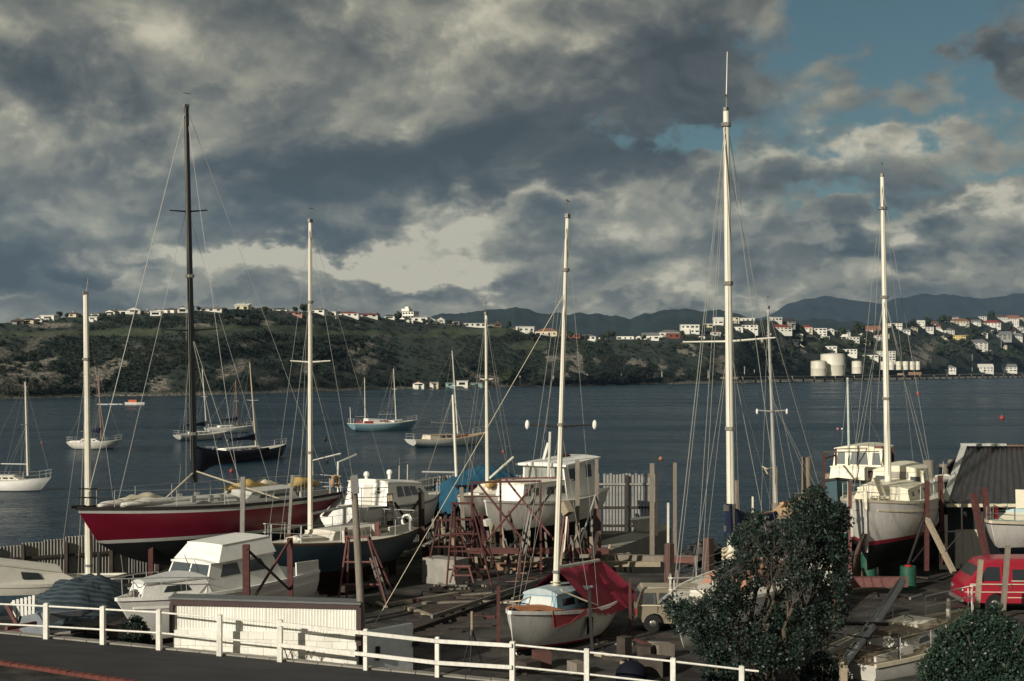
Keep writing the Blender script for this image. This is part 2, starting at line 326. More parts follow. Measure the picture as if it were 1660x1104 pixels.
def road_side():
    asph = M('path_asphalt', (.030,.030,.033), .93, col2=(.060,.060,.064), thr=.5, soft=.5, scale=1.1, stretch=(.5,2.2,1), bump=.7, bscale=90, rnd=0)
    asph2 = M('road_asphalt', (.060,.062,.062), .93, var=.2, scale=1.2, bump=.6, bscale=80, rnd=0)
    kerb_a, kerb_b = Vector((-12.2,33.9,0)), Vector((-8.9,32.6,0)); kd = (kerb_b-kerb_a).normalized()
    def ky(x): return kerb_a.y+(x-kerb_a.x)*kd.y/kd.x
    mb = MB(); n = 60
    for i in range(n+1):
        x = -30+60*i/n; y1 = fenceY_x(x)+.22; y0 = min(ky(x), y1-1.2) if x < 20 else y1-4
        mb.v += [(x, y0+.02, PZ(x)), (x, (y0+y1)/2, PZ(x)+.012), (x, y1, PZ(x)-.005)]
    for i in range(n):
        for j in range(2): a = i*3+j; mb.f.append((a, a+3, a+4, a+1)); mb.m.append(0)
    struct('footpath', mb, asph)
    mb = MB()
    for i in range(n+1):
        x = -30+60*i/n; mb.v += [(x, 10, PZ(x)-.2), (x, ky(x)-.06, PZ(x)-.2)]
    for i in range(n): a = i*2; mb.f.append((a, a+2, a+3, a+1)); mb.m.append(0)
    struct('road', mb, asph2)
    # brick kerb: every brick in view
    kerb = thing('brick_kerb', 'low red brick kerb between footpath and road in the bottom corner', 'kerb', (-12.2,33.9,PZ(-12.2)))
    kerb['kind'] = 'structure'
    bm = M('kerb_brick', (.15,.052,.042), .9, var=.3, scale=8, bump=.4)
    b = MB().box((0,0,0), (.222,.16,.30)); proto = part('brick', b, bm, kerb)
    me = proto.data; first = True; ang = math.atan2(kd.y, kd.x)
    for i in range(-10, 44):
        p = kerb_a+kd*(.232*i); z = PZ(p.x)-.10+random.uniform(-.006,.006)
        loc = (p.x+12.2, p.y-33.9+random.uniform(-.006,.006), z-PZ(-12.2))
        if first: proto.location = loc; proto.rotation_euler = (0,0,ang); first = False
        else: same('brick', me, kerb, loc, ang+random.uniform(-.02,.02))
    # concrete edging under the railing
    mb = MB(); 
    for i in range(40):
        x0 = -16+.62*i; x1 = x0+.6; 
        mb.hexa([(x0,fenceY_x(x0)+.10,PZ(x0)-.25),(x1,fenceY_x(x1)+.10,PZ(x1)-.25),(x1,fenceY_x(x1)+.40,PZ(x1)-.25),(x0,fenceY_x(x0)+.40,PZ(x0)-.25),
                 (x0,fenceY_x(x0)+.10,PZ(x0)+.035),(x1,fenceY_x(x1)+.10,PZ(x1)+.03),(x1,fenceY_x(x1)+.40,PZ(x1)+.02),(x0,fenceY_x(x0)+.40,PZ(x0)+.03)])
    struct('path_edging', mb, concrete)
road_side()
# ------------------------------------------------------------------ headland across the water
TOPP = [(-400,545),(-150,533),(0,524),(60,519),(130,512),(200,509),(300,505),(380,501),(430,502),(500,506),(560,511),(620,515),(660,518),(700,524),(760,528),(820,530),(850,539),(900,546),(960,549),(1000,550),(1050,550),(1100,543),(1150,529),(1200,520),(1280,519),(1310,532),(1340,536),(1400,537),(1460,528),(1500,520),(1560,516),(1600,513),(1660,511),(1900,500),(2200,510)]
SHORE = [(-400,655),(0,647),(150,643),(300,641),(400,638.5),(500,635.5),(640,631),(800,628),(950,625.5),(1100,622.5),(1200,621),(1360,617.5),(1660,611.5),(2200,607)]
ROCKS = [(430,519,55,7),(385,517,30,6),(30,600,32,16),(70,590,25,20),(20,625,60,12),(175,612,30,18),(260,622,20,12),(200,590,22,10),(350,605,26,22),(385,600,18,16),(425,525,22,4),(300,527,40,3),(85,527,30,4),(592,580,14,22),(540,562,16,6),(575,572,14,12),(610,590,14,10),(430,617,20,8),(800,615,20,5),(785,612,12,6),
    (920,578,26,10),(890,585,20,9),(930,595,14,8),(1130,577,26,11),(1105,567,14,8),(1160,583,18,9),(1060,608,10,4),(1270,556,26,8),(1300,566,20,8),(1050,590,30,8),(1480,570,16,9),(1500,580,14,10),(1510,560,12,12),(580,527,9,3),(535,529,10,3),(505,528,6,3)]
GRASS = [(120,541,260,5.5),(420,532,200,6),(250,536,120,5),(560,540,120,7),(750,538,80,6),(700,545,60,5),(805,538,35,8),(1530,555,40,10),(1340,555,60,8),(860,560,40,10),(650,640,900,3)]
TER = {}
def headland():
    px = np.arange(-380, 2080, 2.0); rows = 96
    top = np.interp(px, *zip(*TOPP)); sh = np.interp(px, *zip(*SHORE)); Ys = CAMZ*FPX/(sh-YH); Ys = np.minimum(Ys, 2500)
    fac = np.interp(px, [-400,0,700,850,1100,1300,1500,2200], [1.34,1.34,1.26,1.2,1.2,1.26,1.34,1.34]); Yt = Ys*fac
    zt = CAMZ-(top-YH)*Yt/FPX
    s = np.linspace(0, 1, rows)[:,None]; P = px[None,:]
    g = np.where(s < .06, s/.06*.055, .055+.945*((s-.06)/.94)**.9)          # beach shelf, then the cliff
    shelf = np.interp(px, [-400,1180,1260,1640,2200], [.027,.03,.42,.42,.42])[None,:]
    f = np.where(s < .06, s/.06*shelf, shelf+(1-shelf)*np.clip((s-.06)/.94, 0, 1)**1.35)
    Y = Ys+(Yt-Ys)*f; z = zt*g
    X = (P-PX0)*Y/FPX
    env = np.sin(np.pi*np.clip((s-.03)/.93, 0, 1))**.7
    env = env*np.where((s < .12) & (P > 1200), .15, 1)
    gul = (fbm(X/75+3, z/70, 4, 21)-.47)*115*env*np.minimum(1, Ys/700)
    Y2 = Y+gul; X2 = X
    rough = (fbm(X/9, (z*1.4+Y*.3)/9, 4, 33)-.47)*11.0*np.clip(s/.1, .1, 1)*np.clip((1.02-s)/.2, .05, 1)
    z2 = np.maximum(z+rough*.55, -.5+s*30); Y2 = Y2+rough*.8
    # masks, laid on the slope
    pp = CAMZ-z2; PY = YH+pp*FPX/Y2; PXX = PX0+X2*FPX/Y2
    w1 = (fbm(X/9, z/6, 4, 51)-.47)
    def mask(lst, warp):
        m = np.zeros_like(X)
        for a, b, rx, ry in lst: m = np.maximum(m, 1.35-np.sqrt(((PXX-a)/rx)**2+((PY-b)/ry)**2)+w1*warp)
        return np.clip((m-.45)*2.5, 0, 1)
    rock = mask(ROCKS, 3.6); rock = np.maximum(rock, np.clip(1-(s-.012)/.03, 0, 1)*np.clip(.75+w1*2.5, 0, 1)*(s < .07))
    sp_ = fbm(X/11+70, z/5+PY*.02, 4, 63); band = np.exp(-((s-.17)/.13)**2)+.55*np.exp(-((s-.5)/.2)**2)
    rock = np.maximum(rock, np.clip((sp_-.65+.05*(band-.6))*12, 0, 1)*np.clip(band*1.3, 0, 1)*(P < 1320))
    grass = mask(GRASS, 1.2)*(1-rock)
    # behind the crest the land rolls on
    ex = [(1.06,1.0),(1.18,1.0),(1.5,.96),(2.1,.7),(2.6,.0)]
    bx = np.stack([(px-PX0)*Yt*a/FPX for a, b in ex]); by = np.stack([Yt*a for a, b in ex]); bz = np.stack([zt*b+0*px for a, b in ex])
    V = np.concatenate([np.stack([X2,Y2,z2], -1), np.stack([bx,by,bz], -1)], 0); R = V.shape[0]
    attr = np.zeros((R, len(px), 4)); attr[:rows,:,0] = rock; attr[:rows,:,1] = grass; attr[:,:,3] = 1
    m = bpy.data.materials.new('headland_ground'); m.use_nodes = True; N = m.node_tree.nodes; Lk = m.node_tree.links; b = N['Principled BSDF']; b.inputs['Roughness'].default_value = .95
    tc = N.new('ShaderNodeTexCoord'); va = N.new('ShaderNodeVertexColor'); va.layer_name = 'mask'; sp = N.new('ShaderNodeSeparateColor'); Lk.new(va.outputs[0], sp.inputs[0])
    def nz(sc, d=6):
        n = N.new('ShaderNodeTexNoise'); n.inputs['Scale'].default_value = sc; n.inputs['Detail'].default_value = d; n.inputs['Roughness'].default_value = .65; Lk.new(tc.outputs['Object'], n.inputs['Vector']); return n.outputs['Fac']
    def mix(f, a, c):
        x = N.new('ShaderNodeMix'); x.data_type = 'RGBA'
        Lk.new(f, x.inputs[0])
        for i, q in ((6,a),(7,c)):
            if isinstance(q, tuple): x.inputs[i].default_value = (*q,1)
            else: Lk.new(q, x.inputs[i])
        return x.outputs[2]
    def rng(v, lo, hi):
        r = N.new('ShaderNodeMapRange'); Lk.new(v, r.inputs[0]); r.inputs[1].default_value = lo; r.inputs[2].default_value = hi; return r.outputs[0]
    veg = mix(rng(nz(.02), .4, .62), (.014,.028,.021), (.032,.036,.026)); veg = mix(rng(nz(.25), .35, .7), veg, (.023,.039,.027))
    gr = mix(nz(.4), (.036,.062,.028), (.062,.075,.036)); rk = mix(rng(nz(.8), .44, .58), (.05,.048,.04), (.36,.32,.26))
    c = mix(sp.outputs[1], veg, gr); c = mix(sp.outputs[0], c, rk); Lk.new(c, b.inputs['Base Color'])
    bp = N.new('ShaderNodeBump'); bp.inputs['Distance'].default_value = 1.2; bp.inputs['Strength'].default_value = .8; Lk.new(nz(.6), bp.inputs['Height']); Lk.new(bp.outputs[0], b.inputs['Normal'])
    np_mesh('headland', V.reshape(-1, 3), grid_faces(R, len(px)), m, 'structure', attr.reshape(-1, 4), smooth=True)
    TER.update(px=px, X=X2, Y=Y2, Z=z2, PY=PY, rock=rock, grass=grass, Yt=Yt, zt=zt, rows=rows, V=V)
headland()
def ground(px, py):
    i = int(round((px-TER['px'][0])/2)); c = TER['PY'][:, i]; k = np.nonzero(c <= py)[0]
    if len(k) == 0:
        Y = TER['Yt'][i]*1.03; return Vector(((px-PX0)*Y/FPX, Y, TER['zt'][i]))
    k = max(1, k[0]); t = (c[k-1]-py)/max(1e-6, c[k-1]-c[k]); Y = TER['Y'][k-1,i]*(1-t)+TER['Y'][k,i]*t
    return at(px, py, float(Y))
# scrub: tens of thousands of leaf clumps nobody could count
def clump_protos(nv=8, sub=1):
    out = []
    import bmesh
    for k in range(nv):
        bm = bmesh.new(); bmesh.ops.create_icosphere(bm, subdivisions=sub, radius=1)
        v = np.array([x.co[:] for x in bm.verts]); f = np.array([[q.index for q in x.verts] for x in bm.faces]); bm.free()
        r = .62+.75*fbm(v[:,0]*1.9+v[:,2]*1.3+k*9, v[:,1]*1.9-v[:,2]*1.7+k*5, 3, k)
        v = v*r[:,None]; v[:,2] = v[:,2]*.85+.3
        # ragged outer sprays
        n = 34; d = RNG.normal(size=(n,3)); d /= np.linalg.norm(d, axis=1)[:,None]; d[:,2] = np.abs(d[:,2])*.9
        c = d*(.78+.32*RNG.random((n,1))); a = RNG.normal(size=(n,3))*.24; bb = RNG.normal(size=(n,3))*.24
        tv = np.stack([c, c+a, c+bb+d*.12], 1).reshape(-1, 3); tv[:,2] += .3
        tf = np.arange(n*3).reshape(-1, 3)+len(v)
        out.append((np.concatenate([v, tv]), np.concatenate([f, tf])))
    return out
CL = clump_protos(); CL2 = clump_protos(8, 2)
def scatter(name, pos, size, mat, kind='stuff', squash=1.0):
    Vs = []; Fs = []; o = 0
    for i in range(len(pos)):
        v, f = CL[RNG.integers(len(CL))]; a = RNG.random()*6.28; ca, sa = math.cos(a), math.sin(a); s = size[i]
        w = np.stack([(v[:,0]*ca-v[:,1]*sa)*s, (v[:,0]*sa+v[:,1]*ca)*s, v[:,2]*s*squash], -1)+pos[i]
        Vs.append(w); Fs.append(f+o); o += len(v)
    return np_mesh(name, np.concatenate(Vs), np.concatenate(Fs), mat, kind)
scrubm = M('hill_scrub_leaves', (.009,.021,.018), .85, var=.35, scale=.022, col2=(.026,.030,.022), thr=.5, soft=.5, island=.32, rnd=0)
def scrub():
    rows = TER['rows']; ncol = len(TER['px']); keep = []; n = 0
    BL = [(h[0], h[1]-h[3], h[1], h[2]/2) for h in HOUSES]+[(s[0], s[1]-s[3], s[1], s[2]/2) for s in SHEDS]+[(1327,586,609,13),(1350,575,609,20),(1389,586,604,8),(1460,584,606,36),(660,494,516,20),(1301,596,605,12)]
    bx = np.array(BL)
    while len(keep) < 17500:
        r = RNG.integers(5, rows); c = RNG.integers(0, ncol)
        Y = TER['Y'][r,c]
        if TER['rock'][r,c] > .3 and RNG.random() < .92: continue
        if TER['grass'][r,c] > .12: continue
        dens = fbm(np.array([TER['X'][r,c]/60]), np.array([TER['Z'][r,c]/25]), 3, 77)[0]
        if dens < .45 and RNG.random() < .8: continue
        if RNG.random() > 1.35*560/ max(560, Y*.5): continue
        X_, Y_, Z_ = TER['X'][r,c], Y, TER['Z'][r,c]; ppx = PX0+X_*FPX/Y_; ppy = TER['PY'][r,c]
        if np.any((np.abs(bx[:,0]-ppx) < bx[:,3]+3) & (ppy > bx[:,1]-3) & (ppy < bx[:,2]+5)): continue
        keep.append((r, c))
    r, c = np.array(keep).T
    pos = np.stack([TER['X'][r,c], TER['Y'][r,c], TER['Z'][r,c]-.4], -1); big = np.clip((fbm(pos[:,0]/45+9, pos[:,2]/18, 3, 91)-.40)*3, 0, 1)
    sz = (.42+(.5+1.5*big)*RNG.random(len(r))**2.0)*(1+.00045*TER['Y'][r,c])
    scatter('hill_scrub', pos, sz, scrubm)
# far ranges
def range_(name, pts, Y0, depth, col, seed, x0=-320, x1=2000):
    px = np.arange(x0, x1, 4.0); top = np.interp(px, *zip(*pts)); rows = 40; t = np.linspace(0, 1, rows)[:,None]
    Y = Y0+depth*t**1.1+0*px[None,:]; zt = CAMZ-(top-YH)*(Y0+depth)/FPX
    zt = zt+(fbm(px/22, px*0, 3, seed)-.45)*depth*.022
    X = (px[None,:]-PX0)*Y/FPX; rid = fbm(X/(depth*.16), Y/(depth*.5), 4, seed+3)-.47
    z = zt*(t**.85)+rid*zt*.55*np.sin(np.pi*t)
    back = np.stack([(px-PX0)*(Y0+depth*1.5)/FPX, 0*px+Y0+depth*1.5, 0*px-5], -1)[None]
    V = np.concatenate([np.stack([X,Y,z], -1), back], 0)
    m = M(name+'_cover', col, .95, col2=tuple(c*1.9+.006 for c in col), thr=.55, soft=.4, scale=.006, rnd=0)
    np_mesh(name, V.reshape(-1, 3), grid_faces(rows+1, len(px)), m, 'structure', smooth=True)
range_('hills', [(-900,560),(300,540),(600,528),(680,519),(700,516),(740,507),(790,499),(830,501),(880,507),(930,508),(980,512),(1020,514),(1060,509),(1080,505),(1110,504),(1150,503),(1180,508),(1250,516),(1400,522),(1700,530),(2600,560)], 3600, 1400, (.012,.019,.017), 5)
range_('mountains', [(-900,560),(900,560),(1150,530),(1235,515),(1270,496),(1300,484),(1340,479),(1370,483),(1410,491),(1432,493),(1450,486),(1480,480),(1500,478),(1530,476),(1560,481),(1600,482),(1640,477),(1700,476),(1900,490),(2600,520)], 7500, 1500, (.013,.018,.018), 8)
# ------------------------------------------------------------------ houses on the headland
WALLS = {'w':(.78,.76,.68),'c':(.62,.55,.40),'d':(.10,.085,.07),'b':(.20,.13,.09),'g':(.34,.34,.32),'p':(.50,.27,.22),'y':(.60,.47,.20),'t':(.22,.34,.31),'r':(.22,.075,.05)}
ROOFS = {'g':(.17,.17,.17),'d':(.055,.053,.052),'r':(.26,.055,.045),'w':(.66,.64,.58),'b':(.12,.075,.055),'t':(.24,.12,.08)}
hw = lambda k: M('house_wall_'+k, WALLS[k], .75, var=.1, scale=.6, rnd=.08)
hr = lambda k: M('house_roof_'+k, ROOFS[k], .7, var=.2, scale=1.2, rnd=.12)
winm = M('house_window_glass', (.015,.02,.024), .12, rnd=0, spec=.7)
def house(px, py, w, h, st, wall, roof, label, cat='house', yaw=None, name='house', group='houses along the headland', dy=0):
    p = ground(px, py); p.y += dy; k = p.y/FPX; wd = w*k; ht = max(2.4, h*k); dp = max(5.0, min(wd*.75, 10))
    yw = random.uniform(-.3,.3) if yaw is None else yaw
    t = thing(name, label, cat, (p.x, p.y+dp/2, p.z), yw, group)
    W_ = wd/2; D_ = dp/2; rh = {'f':.35, 'g':min(.38*ht, wd*.3), 'h':min(.36*ht, wd*.25), 's':.3*ht}[st]; eh = ht-rh
    b = MB().box((0,0,(eh-4)/2), (wd,dp,eh+4)); part('wall', b, hw(wall), t)
    r = MB(); o = .4
    if st == 'f': r.box((0,0,eh+.2), (wd+.7,dp+.7,.35))
    elif st == 'g':      # gable end towards the water when narrow, long side otherwise
        if wd < 9: 
            r.prism([(-W_-o,-D_-o,eh-.1),(W_+o,-D_-o,eh-.1),(0,-D_-o,eh+rh)], (0,dp+2*o,0))
        else: r.prism([(-W_-o,-D_-o,eh-.1),(-W_-o,0,eh+rh),(-W_-o,D_+o,eh-.1)], (wd+2*o,0,0))
    elif st == 's': r.prism([(-W_-o,-D_-o,eh-.05),(-W_-o,-D_-o,eh+.2),(-W_-o,D_+o,eh+rh),(-W_-o,D_+o,eh-.05)], (wd+2*o,0,0))
    else:
        q = min(W_*.6, D_); r.add([(-W_-o,-D_-o,eh),(W_+o,-D_-o,eh),(W_+o,D_+o,eh),(-W_-o,D_+o,eh),(-W_+q,0,eh+rh),(W_-q,0,eh+rh)], [(3,2,1,0),(0,1,5,4),(1,2,5),(2,3,4,5),(3,0,4)])
    part('roof', r, hr(roof), t)
    # a gable end wall of the narrow kind shows its wall colour
    if st == 'g' and wd < 9: part('gable', MB().prism([(-W_,-D_-o-.03,eh-.1),(W_,-D_-o-.03,eh-.1),(0,-D_-o-.03,eh+rh-.25)], (0,.1,0)), hw(wall), t)
    if random.random() < .55 and st != 'f': part('chimney', MB().box((W_*random.uniform(-.5,.5),D_*.15,eh+rh*.8), (.8,.8,1.6)), hw(random.choice('bgr')), t)
    if random.random() < .4: part('porch', MB().box((W_*random.uniform(-.5,.4),-D_-.9,eh*.35-1), (wd*.35,1.8,eh*.3+2)), hw(random.choice((wall,'w','g'))), t)
    fl = max(1, round(eh/3.1)); n = max(1, min(5, int(wd/3.6)))
    for f in range(fl):
        z = eh*(f+.56)/fl; wh = min(1.35, eh/fl*.5)
        for i in range(n):
            x = -W_+wd*(i+.5)/n+random.uniform(-.2,.2); ww = wd/n*random.choice((.28,.40,.55,.7))
            part('window', MB().box((x,-D_-.02,z), (ww,.08,wh)), winm, t)
        part('window', MB().box((-W_-.02,random.uniform(-.2,.2)*dp,z), (.08,1.5,wh)), winm, t)
    return t
HOUSES = [
 (27,525,20,8,'g','d','b','dark brown gabled house at the far left end of the headland crest'),
 (45,524,17,8,'h','c','d','low cream house with dark roof beside the leftmost brown house'),
 (60,522,12,8,'g','w','g','little white gabled house just left of the long white flat one'),
 (78,519,23,8,'f','w','w','long white flat house on the left crest, left of the first white mast'),
 (117,514,18,7,'h','c','b','cream hipped house immediately left of the thin white mast'),
 (148,521,16,5,'f','w','w','low white garage-like house below the crest, right of the thin white mast'),
 (155,511,14,6,'h','w','g','small white house with grey roof above the low white one'),
 (180,510,17,6,'g','w','b','small white gabled house left of the two storey white pair'),
 (200,505,19,9,'f','w','g','white flat fronted house, left one of the tall white pair on the left hill'),
 (215,509,22,11,'g','w','g','big white two storey house, right one of the tall white pair on the left hill'),
 (234,507,14,8,'h','c','g','cream house tucked against the right side of the big white house'),
 (255,503,22,8,'g','w','d','white house under a wide dark gabled roof, left of the black mast'),
 (252,512,17,6,'f','w','w','low white house one row below the dark gabled roof house'),
 (275,507,19,6,'h','w','d','white bungalow with dark hipped roof between the dark gable and the black mast'),
 (294,507,17,10,'g','w','d','tall white gabled house hard against the left of the black mast'),
 (341,505,36,7,'g','w','g','very long low white house right of the black mast'),
 (392,498,22,13,'s','c','w','tall cream block with one sloping roof, highest on the left hill'),
 (401,500,23,5,'f','w','w','low white building in front of the tall cream block'),
 (426,500,24,5,'h','d','d','dark low house right of the tall cream block'),
 (452,502,26,7,'h','w','d','white house with row of square windows under a dark roof left of the cream masthead'),
 (475,511,26,6,'h','p','b','pinkish brown low house just left of the slim cream mast'),
 (516,508,24,9,'h','w','g','white house with grey hipped roof right of the slim cream mast'),
 (544,507,22,9,'g','d','d','dark stained gabled house behind a lower white house'),
 (536,513,20,8,'f','w','w','lower white flat house in front of the dark stained one'),
 (566,513,30,8,'h','w','r','larger white house with red roof, left of the other red roof'),
 (591,509,22,7,'g','w','g','white gabled house behind and between the two red roofs'),
 (596,514,27,6,'g','w','r','long white house with red gabled roof, right of the other red roof'),
 (631,517,16,7,'h','w','d','small white house with dark roof left of the apartment block'),
 (662,522,14,8,'f','w','g','small white flat house at the foot of the apartment block'),
 (682,522,24,8,'f','w','w','white flat house right of the apartment block'),
 (701,525,12,9,'g','w','w','left of two small white gabled houses by the distant hills'),
 (714,525,12,10,'g','w','w','right of two small white gabled houses by the distant hills'),
 (734,527,19,7,'f','g','d','grey house with flat dark roof left of the long white row'),
 (764,530,46,7,'f','w','g','long white terrace row on the grassy slope'),
 (800,527,20,7,'h','w','g','white hipped house at the right end of the long terrace row'),
 (806,530,12,8,'h','b','b','brown house on the edge where the left hill drops'),
 (835,531,13,6,'h','c','b','small cream house left of the white balcony house'),
 (851,540,26,11,'f','w','w','white balcony house left of the cream gabled row'),
 (888,544,36,14,'h','c','t','wide cream house with tiled roof left of the leaning mast'),
 (913,543,15,14,'h','b','b','brown house partly behind the leaning white mast'),
 (932,548,20,7,'f','r','d','low reddish house right of the leaning white mast'),
 (952,551,32,9,'h','w','g','broad low white house right of the reddish house'),
 (977,548,11,6,'g','w','g','tiny white gabled cottage alone on the low saddle'),
 (1016,548,28,7,'f','w','d','low white flat house in the middle of the low saddle'),
 (1036,549,11,7,'g','w','w','tiny white gabled house joined to the low flat house'),
 (1055,552,27,13,'g','w','g','white gabled house left of the grey hipped roof house'),
 (1086,543,34,12,'h','w','g','white house with wide grey hipped roof, left of the flat two storey one'),
 (1092,549,20,9,'f','r','b','red brown house below the wide grey hipped roof'),
 (1119,541,30,15,'f','w','w','white flat two storey house left of the tallest mast'),
 (1148,531,15,7,'f','c','g','cream flat house just above the flat two storey house'),
 (1165,527,16,13,'g','w','w','white gabled house hard left of the tallest mast'),
 (1161,544,14,9,'h','w','b','small white house below the gabled one at the tallest mast'),
 (1192,524,15,10,'f','c','g','cream block immediately right of the tallest mast'),
 (1212,518,22,7,'f','w','w','long white house on the crest right of the tallest mast'),
 (1218,537,26,16,'h','w','d','large white two storey house with dark hipped roof under the crest'),
 (1198,537,12,8,'f','w','g','small white box house left of the large dark roofed one'),
 (1258,521,18,7,'f','w','w','white house on the crest in front of the blue mountains'),
 (1266,538,35,12,'h','w','r','wide white house with red hipped roof above the spreader'),
 (1279,528,19,12,'g','g','d','grey gabled house behind the wide red roof'),
 (1308,537,19,10,'h','c','r','cream house with red roof left of the stacked white houses'),
 (1331,545,20,13,'f','w','w','tall white block, upper of the stacked white houses'),
 (1334,554,20,9,'f','w','w','white block, lower of the stacked white houses'),
 (1315,549,15,7,'h','d','d','dark house left of the lower stacked white block'),
 (1347,539,11,7,'g','w','g','little white gabled house right of the tall white block'),
 (1366,545,24,10,'g','w','g','white gabled house above the storage tanks'),
 (1378,556,30,10,'f','w','w','wide white flat house with dark window band above the tanks'),
 (1379,575,23,9,'f','w','w','white flat house directly right of the biggest tank top'),
 (1348,573,21,12,'f','w','w','white flat roofed pavilion directly behind the biggest tank'),
 (1417,540,23,12,'g','p','t','pink gabled house left of the right hand mast'),
 (1452,531,23,7,'f','w','w','long white flat house right of the right hand mast on the crest'),
 (1412,582,24,7,'f','w','g','low white house behind the row of small tanks'),
 (1438,585,27,16,'f','w','w','white two storey office behind the row of small tanks'),
 (1494,528,12,9,'g','w','w','tiny white gabled house left of the dark trees on the right hill'),
 (1516,528,12,8,'h','b','b','small brown house among dark trees on the right hill'),
 (1557,528,30,12,'h','c','t','cream house with tiled hipped roof at the top of the right hill'),
 (1583,527,15,9,'g','w','g','white gabled house between the tiled and the red roof on the right hill'),
 (1609,531,27,12,'h','w','r','white house with red hipped roof on the right hill'),
 (1624,519,18,8,'g','w','b','white house with brown gable near the right edge crest'),
 (1643,528,18,17,'g','w','t','tall cream gabled house at the right edge crest'),
 (1539,541,16,9,'h','w','g','small white hipped house left of the yellow house'),
 (1556,551,20,8,'f','y','d','yellow flat house on the right hill'),
 (1582,566,40,16,'h','w','g','largest white house with grey roof low on the right hill'),
 (1622,551,36,14,'g','g','g','long grey roofed house on the right hill'),
 (1650,552,15,12,'g','w','g','white gabled house at the right edge beside the long grey roof'),
]
for a in HOUSES: house(*a)
for px, py, w, h, st, wl, rf in [(1300,557,10,6,'g','c','g'),(1296,545,11,6,'h','w','d'),(1470,540,12,7,'g','w','g'),(1482,535,11,6,'h','c','b'),(1508,537,11,7,'f','w','w'),(1524,534,12,7,'g','w','r'),(1533,549,10,6,'h','c','g'),(1573,549,12,7,'g','c','t'),(1596,545,12,7,'h','w','g'),(1612,541,11,6,'f','w','w'),(1640,540,13,7,'g','w','r'),(1655,536,12,8,'h','w','g'),(1648,566,12,7,'g','w','g'),(1627,564,12,7,'h','c','d'),(1538,524,11,6,'h','w','d'),(1550,519,10,6,'g','w','g'),(1594,519,11,6,'f','w','w'),(1655,519,12,7,'g','c','b'),(1604,573,13,8,'h','w','d'),(1405,557,11,7,'h','c','g'),(1398,546,11,6,'g','w','g'),(1425,551,12,7,'f','w','w'),(1436,545,11,6,'g','c','r'),(1290,556,10,6,'f','w','w'),(1245,545,11,7,'g','w','d'),(1232,552,10,6,'h','c','g'),(1180,547,11,7,'g','w','g'),(1139,549,10,6,'h','w','d')]:
    house(px, py, w, h, st, wl, rf, 'small pale house dotted among trees on the right hand slopes', group='small houses dotted over the right hand slopes')
def apartment():
    p = ground(660, 516); k = p.y/FPX
    t = thing('apartment_block', 'pale concrete apartment block with stepped penthouse on the headland crest', 'apartment block', (p.x,p.y+6,p.z), -.35)
    w = 30*k; part('wall', MB().box((0,0,1.2), (w,9,10.5)).box((-w*.05,0,7.5), (w*.45,6,2.4)).box((0,0,9.3), (w*.2,4,1.6)), hw('w'), t)
    for f in range(3):
        z = -1+f*2.7; part('balcony', MB().box((w*.1,-5.0,z-.5), (w*.86,1.2,.9)), hw('w'), t)
        for i in range(6): part('window', MB().box((-w*.42+w*.168*i,-4.53,z+.95), (w*.11,.1,1.1)), winm, t)
        for i in range(3): part('window', MB().box((w/2+.02,-3+i*3,z+.9), (.1,1.6,1.2)), winm, t)
    part('roof', MB().box((0,0,6.6), (w+.6,9.6,.3)), hr('g'), t)
apartment()
SHEDS = [
 (680,626,18,6,'g','w','r','white shore cabin with red roof at the foot of the cliff','cabin','shore_cabin'),
 (705,626,14,5,'f','c','g','small cream shore hut right of the red roofed cabin','cabin','shore_cabin'),
 (731,627,15,7,'f','t','g','pale green shore hut left of the white framed boatshed','cabin','shore_cabin'),
 (750,626,18,9,'f','w','w','white framed boatshed at the foot of the cliff','boatshed','shore_cabin'),
 (773,627,19,7,'f','t','g','teal shore hut right of the white framed boatshed','cabin','shore_cabin'),
 (1536,603,21,11,'h','w','g','small white dockside office behind the wharf','shed','dock_shed'),
 (1593,603,29,13,'g','w','w','white gabled dock shed behind the wharf, left of the twin one','shed','dock_shed'),
 (1629,603,33,13,'g','w','g','white gabled dock shed behind the wharf at the right edge','shed','dock_shed')]
for px,py,w,h,st,wl,rf,lb,ct,nm in SHEDS: house(px, py, w, h, st, wl, rf, lb, ct, 0, nm, 'sheds along the far shore', dy=-9)
# ------------------------------------------------------------------ tanks, wharf, poles, trees over there
tankm = M('tank_white_paint', (.70,.67,.56), .5, var=.14, scale=.15)
def tank(px, pyb, pyt, w, Y, label, stairs=True, grp='white storage tanks behind the wharf'):
    b = at(px, pyb, Y); b.z = max(b.z, 3.0); r = w/2*Y/FPX; h = CAMZ-(pyt-YH)*Y/FPX-b.z
    t = thing('storage_tank', label, 'storage tank', b, 0, grp)
    n = 40; rg = [[Vector((r*q*math.cos(2*math.pi*j/n), r*q*math.sin(2*math.pi*j/n), z)) for j in range(n)] for q, z in ((1,-1),(1,h*.5),(1.003,h*.503),(1,h*.506),(1,h))]
    part('shell', MB().loft(rg), tankm, t, smooth='auto')
    part('roof', MB().loft([[Vector((r*q*math.cos(2*math.pi*j/n), r*q*math.sin(2*math.pi*j/n), z)) for j in range(n)] for q, z in ((1.02,h),(1.02,h+.15*r*.2),(.5,h+.11*r),(.02,h+.15*r))]), tankm, t)
    if stairs:
        pts = [((r+.5)*math.cos(a), (r+.5)*math.sin(a), z) for a, z in [(-1.0+i*.13, h*i/9) for i in range(10)]]
        part('stair', MB().tube(pts, .28, 4), steel, t)
        part('hand_rail', MB().tube([(r*math.cos(a), r*math.sin(a), h+1) for a in np.linspace(0, 6.28, 30)], .06, 4), steel, t)
TY = 1500
tank(1327,609,586,25,1330,'shorter white storage tank left of the biggest one')
tank(1350,609,575,39,1345,'biggest white storage tank behind the wharf')
tank(1389,604,586,16,1420,'small white storage tank standing alone right of the biggest one')
